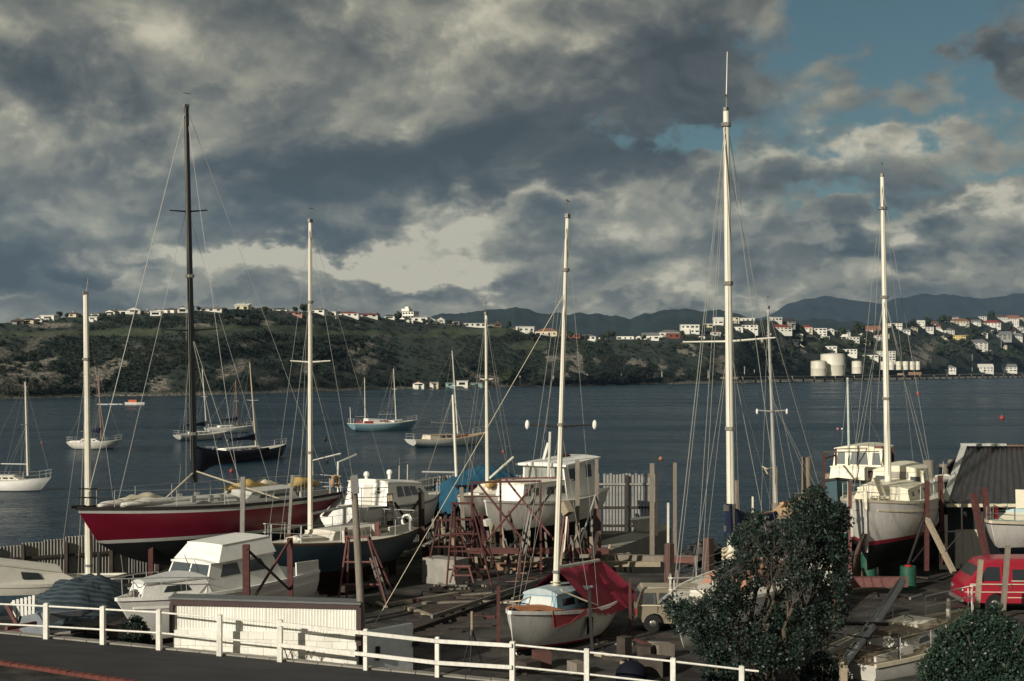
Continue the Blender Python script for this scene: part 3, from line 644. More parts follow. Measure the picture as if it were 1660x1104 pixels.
for i, (x, w) in enumerate([(1432,9),(1445,9),(1457,9),(1468,9),(1479,8),(1488,7)]):
    tank(x, 598, 586, w, 1560, ['first','second','third','fourth','fifth','sixth'][i]+' from the left in the row of six little white tanks', False, 'row of little white tanks')
def wharf():
    t = thing('wharf', 'long dark timber wharf on piles along the far shore', 'wharf', (0,0,0))
    p0 = at(1196, 620.5, 1060); p1 = at(1720, 610, 2050); p0.z = p1.z = 0
    d = (p1-p0); L = d.length; d = d.normalized(); nrm = Vector((d.y,-d.x,0))
    n = 46; pm = M('wharf_timber', (.035,.031,.028), .9, var=.3)
    mb = MB(); mb.hexa([p0+Vector((0,0,3.4)), p1+Vector((0,0,3.4)), p1-nrm*14+Vector((0,0,3.4)), p0-nrm*14+Vector((0,0,3.4)), p0+Vector((0,0,4.9)), p1+Vector((0,0,4.9)), p1-nrm*14+Vector((0,0,4.9)), p0-nrm*14+Vector((0,0,4.9))])
    part('deck', mb, M('wharf_deck', (.16,.145,.125), .9, var=.3, scale=.3), t)
    for i in range(n):
        q = p0+d*(L*(i+.3)/n); s = 1.0
        part('pile', MB().box((q.x,q.y,1.0)+nrm*0 if False else (q.x+nrm.x*.5,q.y+nrm.y*.5,1.9), (1.1,1.1,6.2)), pm if i % 2 else wood, t)
    part('fender_beam', MB().bar(p0+nrm*.3+Vector((0,0,3.5)), p1+nrm*.3+Vector((0,0,3.5)), .5, 1.2), pm, t)
wharf()
def stack(px, py, w, h, label, m):
    Y = 1500; p = at(px, py, Y); k = Y/FPX; p.z = 3.4
    t = thing('crate_stack', label, 'crate stack', p, .1)
    n = max(2, int(w*k/3))
    for i in range(n):
        for j in range(2): part('crate', MB().box((-w*k/2+(i+.5)*w*k/n,0,h*k*(j+.5)/2), (w*k/n*.94,4,h*k/2*.94)), m, t)
stack(1301,605,23,9,'red brown stack of crates left of the white tanks',M('crate_red', (.20,.075,.055), .85))
stack(1483,605,20,7,'tan stack of crates on the wharf under the little tanks',M('crate_tan', (.33,.21,.13), .85))
stack(1460,605,9,5,'short pale stack of crates left of the tan stack',M('crate_pale', (.45,.36,.26), .85))
for i, (x, y0, y1) in enumerate([(843,625,609),(897,622,609),(952,619,606),(1007,613,604),(1073,613,602),(1148,612,600),(1207,613,594),(1223,612,599),(1576,602,574),(1623,566,548)]):
    p = ground(x, y0); k = p.y/FPX; h = (y0-y1)*k
    t = thing('utility_pole', ['slim pale pole on the shore below the left grass slope','slim pale pole on the shore left of the leaning mast','slim pole on the shore behind the leaning mast','slim pole on the shore below the tiny cottage','slim pole on the shore right of the pale cliff scar','slim pole on the shore left of the tallest mast','slim pole at the wharf end right of the tallest mast','shorter slim pole at the wharf end','tall pole behind the dock sheds','pole on the right hillside below the grey roof'][i], 'pole', p, 0, 'poles along the far shore')
    part('shaft', MB().tube([(0,0,-1),(0,0,h)], .28, 5, .18), offwhite, t); part('crossarm', MB().box((0,-.2,h-.8), (2.2,.2,.2)), wood, t)
crownm = M('far_tree_leaves', (.018,.030,.016), .85, col2=(.040,.048,.024), thr=.5, soft=.5, scale=.5, island=.35, rnd=.15)
barkm = M('tree_bark', (.10,.082,.065), .9, var=.35, scale=8, bump=.6)
def far_tree(px, py, w, h, label, group=None):
    p = ground(px, py); k = p.y/FPX; r = w*k/2; H = h*k
    t = thing('tree', label, 'tree', p, 0, group)
    part('trunk', MB().tube([(0,0,-1),(0,0,H*.5)], .3, 5, .15), barkm, t)
    n = 9; a = RNG.random(n)*6.28; q = np.sqrt(RNG.random(n))*r*.6
    pos = np.stack([q*np.cos(a), q*np.sin(a), H*(.30+.5*RNG.random(n))], -1)
    o = scatter('crown', pos, r*(.35+.25*RNG.random(n)), crownm, None); o.parent = t
TREES = [(96,515,12,12),(108,516,9,9),(311,506,10,10),(322,505,9,8),(492,507,16,13),(479,505,10,9),(612,514,9,8),(645,519,16,11),(689,527,11,9),(728,528,12,8),(826,533,10,12),(862,548,12,8),(925,549,12,9),(990,549,18,13),(1044,552,10,9),(1106,548,10,12),(1140,540,12,16),(1178,535,10,14),(1240,540,12,16),(1296,543,16,14),(1389,541,18,17),(1400,553,14,11),(1326,552,10,8),(1480,528,14,9),(1503,526,14,12),(1529,523,17,10),(1542,516,10,8),(1568,524,10,8),(1606,519,16,12),(1635,538,14,12),(1574,545,18,12),(1600,545,14,10),(1655,574,20,14),(1630,580,18,12),(1545,575,22,14),(640,625,14,9),(655,626,10,8),(715,628,8,7),(790,626,12,9),(865,620,9,7),(962,620,10,7),(1030,620,9,8),(1250,600,14,10),(1405,585,10,9),(230,512,9,7),(170,515,10,7),(60,527,10,6),(430,505,12,6)]
_R = random.Random(12)
TREES += [(_R.uniform(1235,1658), _R.uniform(535,598), _R.uniform(8,17), _R.uniform(7,13)) for _ in range(80)]+[(_R.uniform(860,1240), _R.uniform(552,575), _R.uniform(7,13), _R.uniform(6,10)) for _ in range(26)]
for x, y, w, h in TREES: far_tree(x, y, w, h, 'dark rounded tree on the far headland', 'dark trees dotted about the far headland')
for x, y, w, h, lb in [(822,625,26,24,'largest dark tree clump at the foot of the cliff right of the shore huts'),(1455,530,8,9,'little dark tree at the end of the long white flat house')]: far_tree(x, y, w, h, lb)
scrub()
# ------------------------------------------------------------------ boats
def prism_panel(c4, off=.012, thick=.02):
    a = [Vector(p) for p in c4]; n = (a[1]-a[0]).cross(a[3]-a[0]).normalized()
    return MB().prism([p-n*(thick-off) for p in a], n*thick)
class Hexa:
    """aft x0, fore x1; bottom half widths wa, wf at z0/z1; top inset k, slopes sa (aft) sf (fore), heights h0, h1, camber c"""
    def __init__(s, x0, x1, wa, wf, z0, z1, h0, h1, k=.86, sa=.1, sf=.4, c=.06):
        B = [(x0,-wa,z0),(x1,-wf,z1),(x1,wf,z1),(x0,wa,z0)]
        T = [(x0+sa,-wa*k,z0+h0),(x1-sf,-wf*k,z1+h1),(x1-sf,wf*k,z1+h1),(x0+sa,wa*k,z0+h0)]
        s.B = [Vector(p) for p in B]; s.T = [Vector(p) for p in T]; s.c = c
        s.faces = {'stbd':(s.B[0],s.B[1],s.T[1],s.T[0]),'front':(s.B[1],s.B[2],s.T[2],s.T[1]),'port':(s.B[2],s.B[3],s.T[3],s.T[2]),'aft':(s.B[3],s.B[0],s.T[0],s.T[3])}
    def body(s):
        mb = MB(); rg = []
        mb.add(s.B+s.T, [(3,2,1,0),(0,1,5,4),(1,2,6,5),(2,3,7,6),(3,0,4,7)])
        return mb
    def roof(s, o=.04, t=.05):
        mb = MB(); rg = []
        for a, b in ((s.T[0],s.T[3]),(s.T[1],s.T[2])):
            d = (b-a).normalized(); a2 = a-d*o; b2 = b+d*o; L = (b2-a2); fx = Vector((-o if a is s.T[0] else o,0,0))
            up = [a2+L*u+fx+Vector((0,0,s.c*(1-(2*u-1)**2)+t*.6)) for u in np.linspace(0, 1, 7)]
            rg.append([b2+fx+Vector((0,0,-t*.4)), a2+fx+Vector((0,0,-t*.4))]+up)
        return mb.loft(rg, True, True)
    def panel(s, f, u0, u1, v0, v1, off=.012, sk=0):
        a, b, c, d = s.faces[f]
        P = lambda u, v: (a*(1-u)+b*u)*(1-v)+(d*(1-u)+c*u)*v
        return prism_panel([P(u0,v0),P(u1,v0),P(u1-sk,v1),P(u0+sk,v1)], off)
class Boat:
    def __init__(s, name, label, cat, bow, stern, B, fb, br, sr, D, mats, tr=.7, rb=.6, rs=.3, boot=(.10,0), stripe=.0, tm=.42, de=-.15, ds=None, group=None, vee=1.0, pw=2.1, deck=None, rail=None, camber=.06, cove=0, heel=0):
        Wb, Ws = at(*bow), at(*stern); s.B, s.fb, s.br, s.sr, s.tr, s.tm, s.D, s.de, s.pw = B, fb, br, sr, tr, tm, D, de, pw
        s.ds = de if ds is None else ds
        sb, ss = s.sheer(1), s.sheer(0); dist = (Wb-Ws).length; s.L = L = math.sqrt(dist*dist-(sb-ss)**2)
        d = Wb-Ws; yaw = math.atan2(d.y, d.x); pitch = -(math.asin(d.z/dist)-math.atan2(sb-ss, L))
        R = Euler((0, pitch, yaw)).to_matrix() if not heel else (Euler((0,pitch,yaw)).to_matrix()@Matrix.Rotation(heel,3,'X'))
        s.root = thing(name, label, cat, Ws-R@Vector((0,0,ss)), 0, group); s.root.rotation_euler = R.to_euler()
        s.inv = (Matrix.Translation(s.root.location)@R.to_4x4()).inverted(); s.R = R
        ns = 25; ts = [i/(ns-1) for i in range(ns)]; ts = [t if t < .75 else .75+(t-.75)*1.0 for t in ts]
        top, b1, b0 = 0, boot[0], boot[1]
        mb = MB(); port = []; nr = None
        for t in ts:
            sh = s.sheer(t); dd = s.depth(t); b = s.beam(t)
            zs = [sh]+([sh-stripe] if stripe else [])+[sh-(sh-b1)*q for q in ((.3,.55,.8,1.0) if not stripe else (.45,.7,1.0))]+[b0]+[b0-(b0+D)*q for q in (.25,.5,.7,.86,.95,1.0)]
            m = 2.3*(1-t**4*.0)-.9*vee*max(0,(t-.45)/.55)**1.5; n_ = 1.75-.6*vee*max(0,(t-.5)/.5)
            col = []
            for z in zs:
                z = max(z, -dd); u = min(1, max(0, (sh-z)/(sh+dd))); y = b*max(0, 1-u**m)**(1/n_)
                wb = max(0,(t-.35)/.65)**2.2; ws = max(0,(.4-t)/.4)**2
                col.append((t*L-rb*wb*u+rs*ws*u, y, z))
            port.append(col)
        nr = len(port[0]); st = 1 if stripe else 0; ib = (4 if not stripe else 4)  # row index of boot top
        def mi(j):
            if stripe and j == 0: return 3
            if j < ib: return 0
            if j == ib: return 1
            return 2
        for sg in (1, -1):
            o = len(mb.v)
            for c in port: mb.v += [(x, sg*y, z) for x, y, z in c]
            for i in range(ns-1):
                for j in range(nr-1):
                    a = o+i*nr+j; q = (a, a+1, a+nr+1, a+nr); mb.f.append(q if sg < 0 else q[::-1]); mb.m.append(mi(j))
        o2 = ns*nr
        for j in range(nr-1):
            mb.f.append((j, o2+j, o2+j+1, j+1)); mb.m.append(mi(j))
            a = (ns-1)*nr+j; mb.f.append((a, a+1, o2+a+1, o2+a)); mb.m.append(mi(j))
        part('hull', mb, [mats[0], mats[1], mats[2], mats[3] if len(mats) > 3 else mats[0]], s.root, smooth='auto'); s.mats = mats
        dk = MB()
        for t in ts:
            b = s.beam(t)*.985
            for q in (-1,-.5,0,.5,1): dk.v.append((t*L, q*b, s.sheer(t)-.015+camber*(1-q*q)*b/B*2))
        for i in range(ns-1):
            for j in range(4): a = i*5+j; dk.f.append((a, a+5, a+6, a+1)); dk.m.append(0)
        part('deck', dk, deck or deckw, s.root, smooth='auto')
        if rail is not None:
            rm = MB()
            for sg in (1,-1): rm.loft([[Vector((t*L+.0, sg*(s.beam(t)+dx), s.sheer(t)+dz)) for dx, dz in ((.03,-.05),(.03,.05),(-.03,.05),(-.03,-.05))] for t in ts])
            part('toe_rail', rm, rail, s.root)
        if cove:
            rm = MB()
            for sg in (1,-1):
                rg = []
                for t in ts[1:-1]:
                    sh = s.sheer(t); dd = s.depth(t); z = sh-cove; u = (sh-z)/(sh+dd); m = 2.3-.9*vee*max(0,(t-.45)/.55)**1.5; n_ = 1.75-.6*vee*max(0,(t-.5)/.5)
                    y = s.beam(t)*max(0,1-u**m)**(1/n_)+.006; wb = max(0,(t-.35)/.65)**2.2; x = t*L-rb*wb*u+rs*max(0,(.4-t)/.4)**2*u
                    rg.append([Vector((x, sg*(y+.01), z-.035)), Vector((x, sg*(y+.01), z+.035)), Vector((x, sg*(y-.02), z+.035)), Vector((x, sg*(y-.02), z-.035))])
                rm.loft(rg)
            part('rubbing_strake', rm, rail or darkwood, s.root)
    def beam(s, t):
        B = s.B/2
        if t < s.tm: return B*(s.tr+(1-s.tr)*math.sin(math.pi/2*t/s.tm))
        return B*max(.02, 1-((t-s.tm)/(1-s.tm))**s.pw)
    def sheer(s, t): return s.fb+(s.br*((t-.35)/.65)**2 if t > .35 else s.sr*((.35-t)/.35)**2)
    def depth(s, t):
        k = abs(2*t-1)**2.4; e = s.de if t > .5 else s.ds; return s.D-(s.D-e)*k
    def P(s, t, yf=0, dz=0): return Vector((t*s.L, yf*s.beam(t), s.sheer(t)+dz))
    def loc(s, p): return s.inv @ toV(p)
    def add(s, name, mb, mat, **k): return part(name, mb, mat, k.pop('parent', s.root), **k)
    def cabin(s, t0, t1, wf, h0, h1, mat, roofm=None, k=.86, sa=.1, sf=.4, c=.06, side=(), front=(), aft=(), gl=None, wfa=None, dz=0, both=True, name='cabin'):
        z0, z1 = s.sheer(t0)+dz-.02, s.sheer(t1)+dz-.02; f0 = wfa or wf
        H = Hexa(t0*s.L, t1*s.L, f0*s.beam(t0) if wf < 5 else wf-10, wf*s.beam(t1) if wf < 5 else wf-10, z0, z1, h0, h1, k, sa, sf, c)
        body = s.add(name, H.body(), mat); s.add('cabin_roof', H.roof(), roofm or mat, parent=body)
        for u0, u1, v0, v1 in side:
            for f in (('stbd','port') if both else ('port',)):
                a, b = (u0, u1) if f == 'stbd' else (1-u1, 1-u0); part('window', H.panel(f, a, b, v0, v1), gl or glass, body)
        for u0, u1, v0, v1 in front: part('window', H.panel('front', u0, u1, v0, v1), gl or glass, body)
        for u0, u1, v0, v1 in aft: part('window', H.panel('aft', u0, u1, v0, v1), gl or glass, body)
        return H, body
    def keel(s, t0, t1, depth, mat, th=.28, sweep=.3, bot=.7, t0b=None):
        x0, x1 = t0*s.L, t1*s.L; mid = (x0+x1)/2
        def ring(z, a, b, w):
            return [Vector((a+(b-a)*u, sg*w*f, z)) for sg, lst in ((1,((0,.05),(.25,.7),(.6,1),(.85,.8),(1,.08))),(-1,((.85,.8),(.6,1),(.25,.7)))) for u, f in lst]
        zt = -s.D*.55; xb0 = x0+(x1-x0)*(1-bot)*.4; xb1 = x1-(x1-x0)*(1-bot)*.6-sweep
        s.add('keel', MB().loft([ring(zt, x0, x1, th*.7), ring(-depth, xb0, xb1, th)], True, True), mat, smooth='auto')
    def rudder(s, depth, mat, x=.15, w=.5):
        s.add('rudder', MB().prism([(x,-.03,.1),(x+w*.6,-.03,0),(x+w,-.03,-depth*.4),(x+w*.8,-.03,-depth),(x-.05,-.03,-depth)], (0,.06,0)), mat)
    def mast(s, base, tip, r0, r1, mat=None, spreaders=(), top=True, n=8, band=None, sp_mat=None, name='mast'):
        a, b = s.loc(base), s.loc(tip); m = s.add(name, MB().tube([a, a*.5+b*.5, b], r0, n, r1), mat or mastw, smooth='auto')
        s.ma, s.mb_ = a, b
        if r0 > .083:
            for q_, o_ in ((.97,Vector((.17,.05,0))),(.9,Vector((-.15,-.06,0)))): s.add('halyard', MB().tube([a+(b-a)*.06+o_, a+(b-a)*q_+o_*.5], .007, 4), rope, parent=m)
        for fr, hs, *rest in spreaders:      # half span in metres, along the boat's beam or given direction
            p = a+(b-a)*fr; dv = s.R.inverted() @ Vector(rest[0]) if rest else Vector((0,1,0)); dv.normalize()
            for sg in (1,-1): s.add('spreader', MB().tube([p, p+dv*hs*sg+Vector((0,0,.05))], .035, 5, .022), sp_mat or mat or mastw, parent=m)
        if top:
            t_ = MB().box(b+Vector((0,0,.05)), (.2,.10,.12)).tube([b, b+Vector((.05,0,.55))], .012, 4).box(b+Vector((-.02,0,.5)), (.34,.015,.02))
            s.add('masthead', t_, steel, parent=m)
        if band:
            for fr in band: s.add('mast_fitting', MB().tube([a+(b-a)*(fr-.004), a+(b-a)*(fr+.004)], r0*1.25, 8), steel, parent=m)
        return m
    def mp(s, fr): return s.ma+(s.mb_-s.ma)*fr
    def stay(s, p, q, r=.011, mat=None):
        p = p if isinstance(p, Vector) and False else p
        s.add('stay', MB().tube([p, q], r*.62, 4), mat or wire)
    def rig(s, bow=1.0, aft=True, sh=((1.0,.45),(.55,.43),(.55,.50)), r=.011, bt=.98, mat=None, st=0.0):
        if bow: s.stay(s.mp(bow), s.P(bt,0,.02), r, mat)
        if aft: s.stay(s.mp(1), s.P(st,0,.05), r, mat)
        for fr, t in sh:
            for sg in (1,-1): s.stay(s.mp(fr), s.P(t, sg*.95, 0), r, mat)
    def boom(s, z, length, mat=None, cover=None, drop=0, yw=0, r=.05, fat=.16, tall=.35):
        a = s.ma+(s.mb_-s.ma).normalized()*z; b = a+Vector((-length*math.cos(yw), length*math.sin(yw), drop))
        m = s.add('boom', MB().tube([a, b], r, 7), mat or grey_al)
        if cover:
            rg = []; ax = (b-a); sd_ = Vector((math.sin(yw), math.cos(yw), 0))
            for i in range(11):
                u = i/10; c = a+ax*(u*.97+.005); hh = tall*(1-u)**3.2+.32*(1-u*.45); w = fat*(1.05-.45*u)*(1+.12*math.sin(i*2.3)); low = -.10-.35*math.exp(-((u-.06)/.12)**2)*tall
                rg.append([c+sd_*w*.5*math.cos(q)+Vector((0,0,(hh*.5*(1+math.sin(q)) if math.sin(q) > 0 else hh*.5+low*0+math.sin(q)*(hh*.5-low))+low*.3)) for q in np.linspace(0, 6.283, 9)[:-1]])
            s.add('sail_cover', MB().loft(rg), cover, smooth=True)
        return m
    def pulpit(s, t=.9, h=.55, mat=None, r=.017, aft=False, yf=.9):
        m = mat or grey_al
        if not aft: pts = [s.P(t, yf, 0), s.P(t, yf, h), s.P(.985, .5, h+.05)+Vector((.12,.0,0)), s.P(.985, -.5, h+.05)+Vector((.12,0,0)), s.P(t, -yf, h), s.P(t, -yf, 0)]
        else: pts = [s.P(t, yf, 0), s.P(t, yf, h), s.P(.0, .85, h), s.P(.0, -.85, h), s.P(t, -yf, h), s.P(t, -yf, 0)]
        mb = MB().tube(pts, r, 5)
        e = .985 if not aft else .01
        for sg in (1,-1): mb.tube([s.P(e, .7*sg, 0), s.P(e, .7*sg, h)], r*.9, 4)
        mb.tube([p-Vector((0,0,h*.48)) for p in pts[1:-1]], r*.8, 4)
        s.add('pushpit' if aft else 'pulpit', mb, m)
    def lifelines(s, ts, h=.55, mat=None, both=True):
        for t in ts:
            for sg in ((1,-1) if both else (1,)): s.add('stanchion', MB().tube([s.P(t, .95*sg, 0), s.P(t, .95*sg, h)], .013, 5), mat or grey_al)
        for sg in (1,-1):
            for q in (1,.5): s.add('lifeline', MB().tube([s.P(t, .95*sg, h*q) for t in ts], .006, 4), wire)
    def hatch(s, t, w, l, dz, mat=None, h=.07, yf=0, name='hatch'):
        p = s.P(t, yf, dz); s.add(name, MB().box(p+Vector((0,0,h/2)), (l, w, h)), mat or offwhite)
    def coaming(s, t0, t1, wf, h, mat, well=None):
        for sg in (1,-1): s.add('coaming', MB().hexa([s.P(t0,wf*sg,-.03)+Vector((0,-.05,0)), s.P(t1,wf*sg,-.03)+Vector((0,-.05,0)), s.P(t1,wf*sg,-.03)+Vector((0,.05,0)), s.P(t0,wf*sg,-.03)+Vector((0,.05,0)),
            s.P(t0,wf*sg,h*.7)+Vector((0,-.04,0)), s.P(t1,wf*sg,h)+Vector((0,-.04,0)), s.P(t1,wf*sg,h)+Vector((0,.04,0)), s.P(t0,wf*sg,h*.7)+Vector((0,.04,0))]), mat)
        a, b = s.P(t0,0,.06), s.P(t1,0,.06); w = s.beam((t0+t1)/2)*wf*.75
        s.add('cockpit_well', MB().hexa([(a.x,-w,a.z-.12),(b.x,-w,b.z-.12),(b.x,w,b.z-.12),(a.x,w,a.z-.12),(a.x,-w,a.z),(b.x,-w,b.z),(b.x,w,b.z),(a.x,w,a.z)]), well or M('cockpit_floor', (.16,.12,.08), .8))
HB = [white, white, antiblk]
# ---- yachts at their moorings
MG = 'boats lying at moorings'
def dY(p, z): return (p[0], p[1], (CAMZ-z)*FPX/(p[1]-YH))
def moored(label, bow, stern, top, base_px, B, fb, hull, mastm=None, cover=None, cab=(.25,.62,.42), boomdir=1, boot=None, spr=None, cabm=None, name='moored_sloop', cat='sailing boat', boomlen=.36, pul=True, deck=None, br=.35, dz=0):
    bow, stern = dY(bow, fb+br), dY(stern, fb+.08)
    b = Boat(name, label, cat, bow, stern, B, fb, br, .08, .5, [hull, boot or M('moored_boot', (.10,.10,.10), .6), antinavy], tr=.62, rb=.9, rs=.5, boot=(.08,.0), group=MG, deck=deck or deckw, de=-.2)
    Ym = bow[2]*.45+stern[2]*.55
    b.cabin(*cab, .35, .32, cabm or white, side=((.08,.3,.35,.75),(.4,.62,.35,.75),(.7,.86,.35,.72)), sf=.7, c=.08)
    b.mast((base_px[0], base_px[1], Ym), (top[0], top[1], Ym), .085, .055, mastm, spreaders=((.55,.75),), sp_mat=grey_al)
    b.rig(r=.013)
    b.boom(.95, boomlen*b.L, grey_al, cover, r=.05, tall=.3)
    b.coaming(.05, .25, .62, .18, cabm or white)
    if pul: b.pulpit(.88, .6); b.pulpit(.12, .6, aft=True); b.lifelines((.12,.3,.5,.7,.88), .6)
    return b
moored('white sloop with bow pulpit cut by the left edge of the photo', (84,773,118), (-35,776,124), (41,621), (45,771), 2.7, .85, white, cabm=deckw, cover=None)
moored('cream sloop with reddish mast and blue boom cover, behind the leftmost white mast', (198,712,207), (109,716,213), (160,608), (164,711), 2.8, .85, offwhite, mastm=M('varnished_mast',(.32,.15,.09),.5), cover=navycloth)
moored('low grey white sloop behind the black mast, dark blue boom cover', (371,698,222), (286,705,228), (328,598), (335,699), 2.7, .8, M('pale_grey_hull', (.55,.55,.52), .5), cover=navycloth, boomlen=.42)
moored('white sloop with thin reddish mast, furthest of the pair right of the black mast', (411,689,240), (334,694,247), (382,618), (385,690), 2.7, .8, white, mastm=M('varnished_mast',(.32,.15,.09),.5), cover=navycloth)
moored('dark navy sloop with cream mast moored above the red yacht, cream coachroof', (465,719,160), (343,734,168), (405,588), (415,724), 3.0, 1.15, M('navy_hull', (.012,.016,.03), .4), mastm=M('cream_mast', (.62,.52,.36), .5), cover=navycloth, cab=(.12,.6,.55))
def ketch():
    b = Boat('moored_ketch', 'pale blue two masted ketch at anchor in the middle of the bay', 'ketch', dY((677,680),1.7), dY((568,686),1.35), 3.3, 1.25, .45, .1, .6, [M('pale_blue_hull', (.23,.37,.43), .45), M('pale_green_boot', (.30,.42,.38), .6), antinavy, white], tr=.72, rb=1.2, rs=.7, boot=(.14,0), stripe=.12, group=MG, de=-.2)
    b.cabin(.22, .6, .6, .75, .45, white, side=((.5,.62,.4,.75),(.66,.76,.4,.75),(.8,.9,.4,.75)), sf=1.0)
    b.cabin(.60, .8, .5, .3, .25, white, side=((.1,.4,.3,.7),(.5,.85,.3,.7)), sf=.7)
    Y = 235
    b.mast((592,684,Y-.01), (591,612,Y), .085, .055, mastw, top=False, name='mizzen_mast'); b.stay(b.mp(1), b.P(.0,.9,0)); b.stay(b.mp(1), b.P(.0,-.9,0)); b.boom(.9, 1.7, grey_al, None)
    b.mast((642,681,Y), (638,598,Y), .09, .06, mastw, spreaders=((.6,.8),)); b.rig(r=.013, aft=False); b.boom(1.0, 3.2, grey_al, None)
    for sg in (1,-1):
        b.add('weather_cloth', MB().prism([b.P(.14,.97*sg,.02), b.P(.27,.97*sg,.02), b.P(.27,.97*sg,.42), b.P(.14,.97*sg,.42)], (0,.02,0)), M('red_cloth', (.38,.05,.045), .8))
        b.add('side_panel', MB().prism([b.P(.42,.64*sg,.30), b.P(.5,.62*sg,.30), b.P(.5,.62*sg,.55), b.P(.42,.64*sg,.45)], (0,.04*sg,0)), M('red_cloth', (.38,.05,.045), .8))
    b.add('flagstaff', MB().tube([b.P(.005,0,0), b.P(-.005,0,2.6)], .05, 5), white)
    b.pulpit(.88,.7); b.pulpit(.1,.7,aft=True); b.lifelines((.1,.35,.55,.7,.88),.65)
ketch()
def motorsailer():
    b = Boat('motor_sailer', 'cream motor sailer with wooden deckhouse moored right of the ketch', 'motor sailer', dY((792,699),1.7), dY((664,712),1.1), 3.2, .95, .75, .15, .6, [M('sailer_white_hull', (.76,.74,.68), .5), M('moored_boot', (.10,.10,.10), .6), antinavy], tr=.66, rb=1.4, rs=.6, boot=(.06,0), group=MG, de=-.25, deck=tandeck)
    b.cabin(.2, .52, .62, .55, .5, M('cream_hull', (.66,.61,.50)), side=((.40,.6,.3,.85),(.66,.86,.3,.85)), sf=.35, roofm=M('tan_roof', (.48,.38,.27), .7))
    b.cabin(.52, .72, .5, .28, .25, M('varnish_brown', (.24,.11,.07), .5), sf=.5)
    Y = 190
    b.mast((742,703,Y), (733,569,Y), .10, .06, mastw, spreaders=((.58,.8),)); b.rig(r=.013); b.boom(1.3, 4.6, grey_al, None, drop=.35, r=.06)
    b.pulpit(.84,.75); b.pulpit(.12,.7,aft=True); b.lifelines((.12,.3,.55,.7,.84),.65)
motorsailer()
def speedboat():
    p = on(218, 656, 0)
    t = thing('speedboat', 'tiny orange and white speedboat running along the far shore', 'speedboat', p, 0)
    part('hull', MB().loft([[Vector((x, y*w, z)) for y, z in ((-1,.7),(-.7,0),(.7,0),(1,.7))] for x, w in ((-2.6,1.0),(.8,1.0),(2.0,.6),(2.9,.05))]), white, t)
    part('cockpit', MB().box((-.4,0,1.05), (2.4,1.5,.7)), M('speedboat_orange', (.55,.14,.05), .6), t); part('windscreen', MB().box((.9,0,1.15), (.1,1.4,.6)), glass, t)
    v = []; n = 12; mb = MB()
    for i in range(n): mb.ball((p.x-4-i*.55, p.y+random.uniform(-.5,.5), .06), .45+.012*i, 6, 4, (1.6,1,.35+.2*random.random()))
    o = solo('wake', mb, M('foam', (.62,.66,.66), .8), 'white foam wake trailing left of the tiny speedboat', 'wake'); o['kind'] = 'stuff'
speedboat()
BU = [(1488,638,3.2,'red buoy right of the right hand mast, farthest out','r'),(1624,677,4.2,'biggest red buoy near the right edge of the bay','r'),(1358,695,2.2,'pink buoy of the close pair left of the right hand mast','k'),(1365,695,1.6,'little white buoy of the close pair left of the right hand mast','w'),
 (1071,743,3.4,'orange buoy in open water between the leaning mast and the tallest mast','o'),(68,718,2.0,'tiny red buoy right of the leftmost moored mast','r'),(375,763,3.4,'red buoy just above the red yacht deck','r'),(507,759,2.4,'small red buoy beside the slim cream mast','r'),(815,732,2.6,'red buoy left of the wheelhouse mast','r'),(530,748,2.6,'dark buoy right of the slim cream mast','d')]
for px, py, r, lb, c in BU:
    p = on(px, py+r*.7, 0); k = p.y/FPX
    t = thing('mooring_buoy', lb, 'buoy', p, 0, 'mooring buoys')
    m = {'r':M('buoy_red', (.30,.045,.04), .5),'k':M('buoy_pink', (.55,.20,.22), .5),'w':white,'o':M('buoy_orange', (.38,.16,.07), .5),'d':blackm}[c]
    part('float', MB().ball((0,0,r*k*.55), r*k, 12, 8), m, t, smooth=True); part('ring', MB().tube([(0,0,r*k*1.4),(0,0,r*k*1.9)], r*k*.18, 6), steel, t)
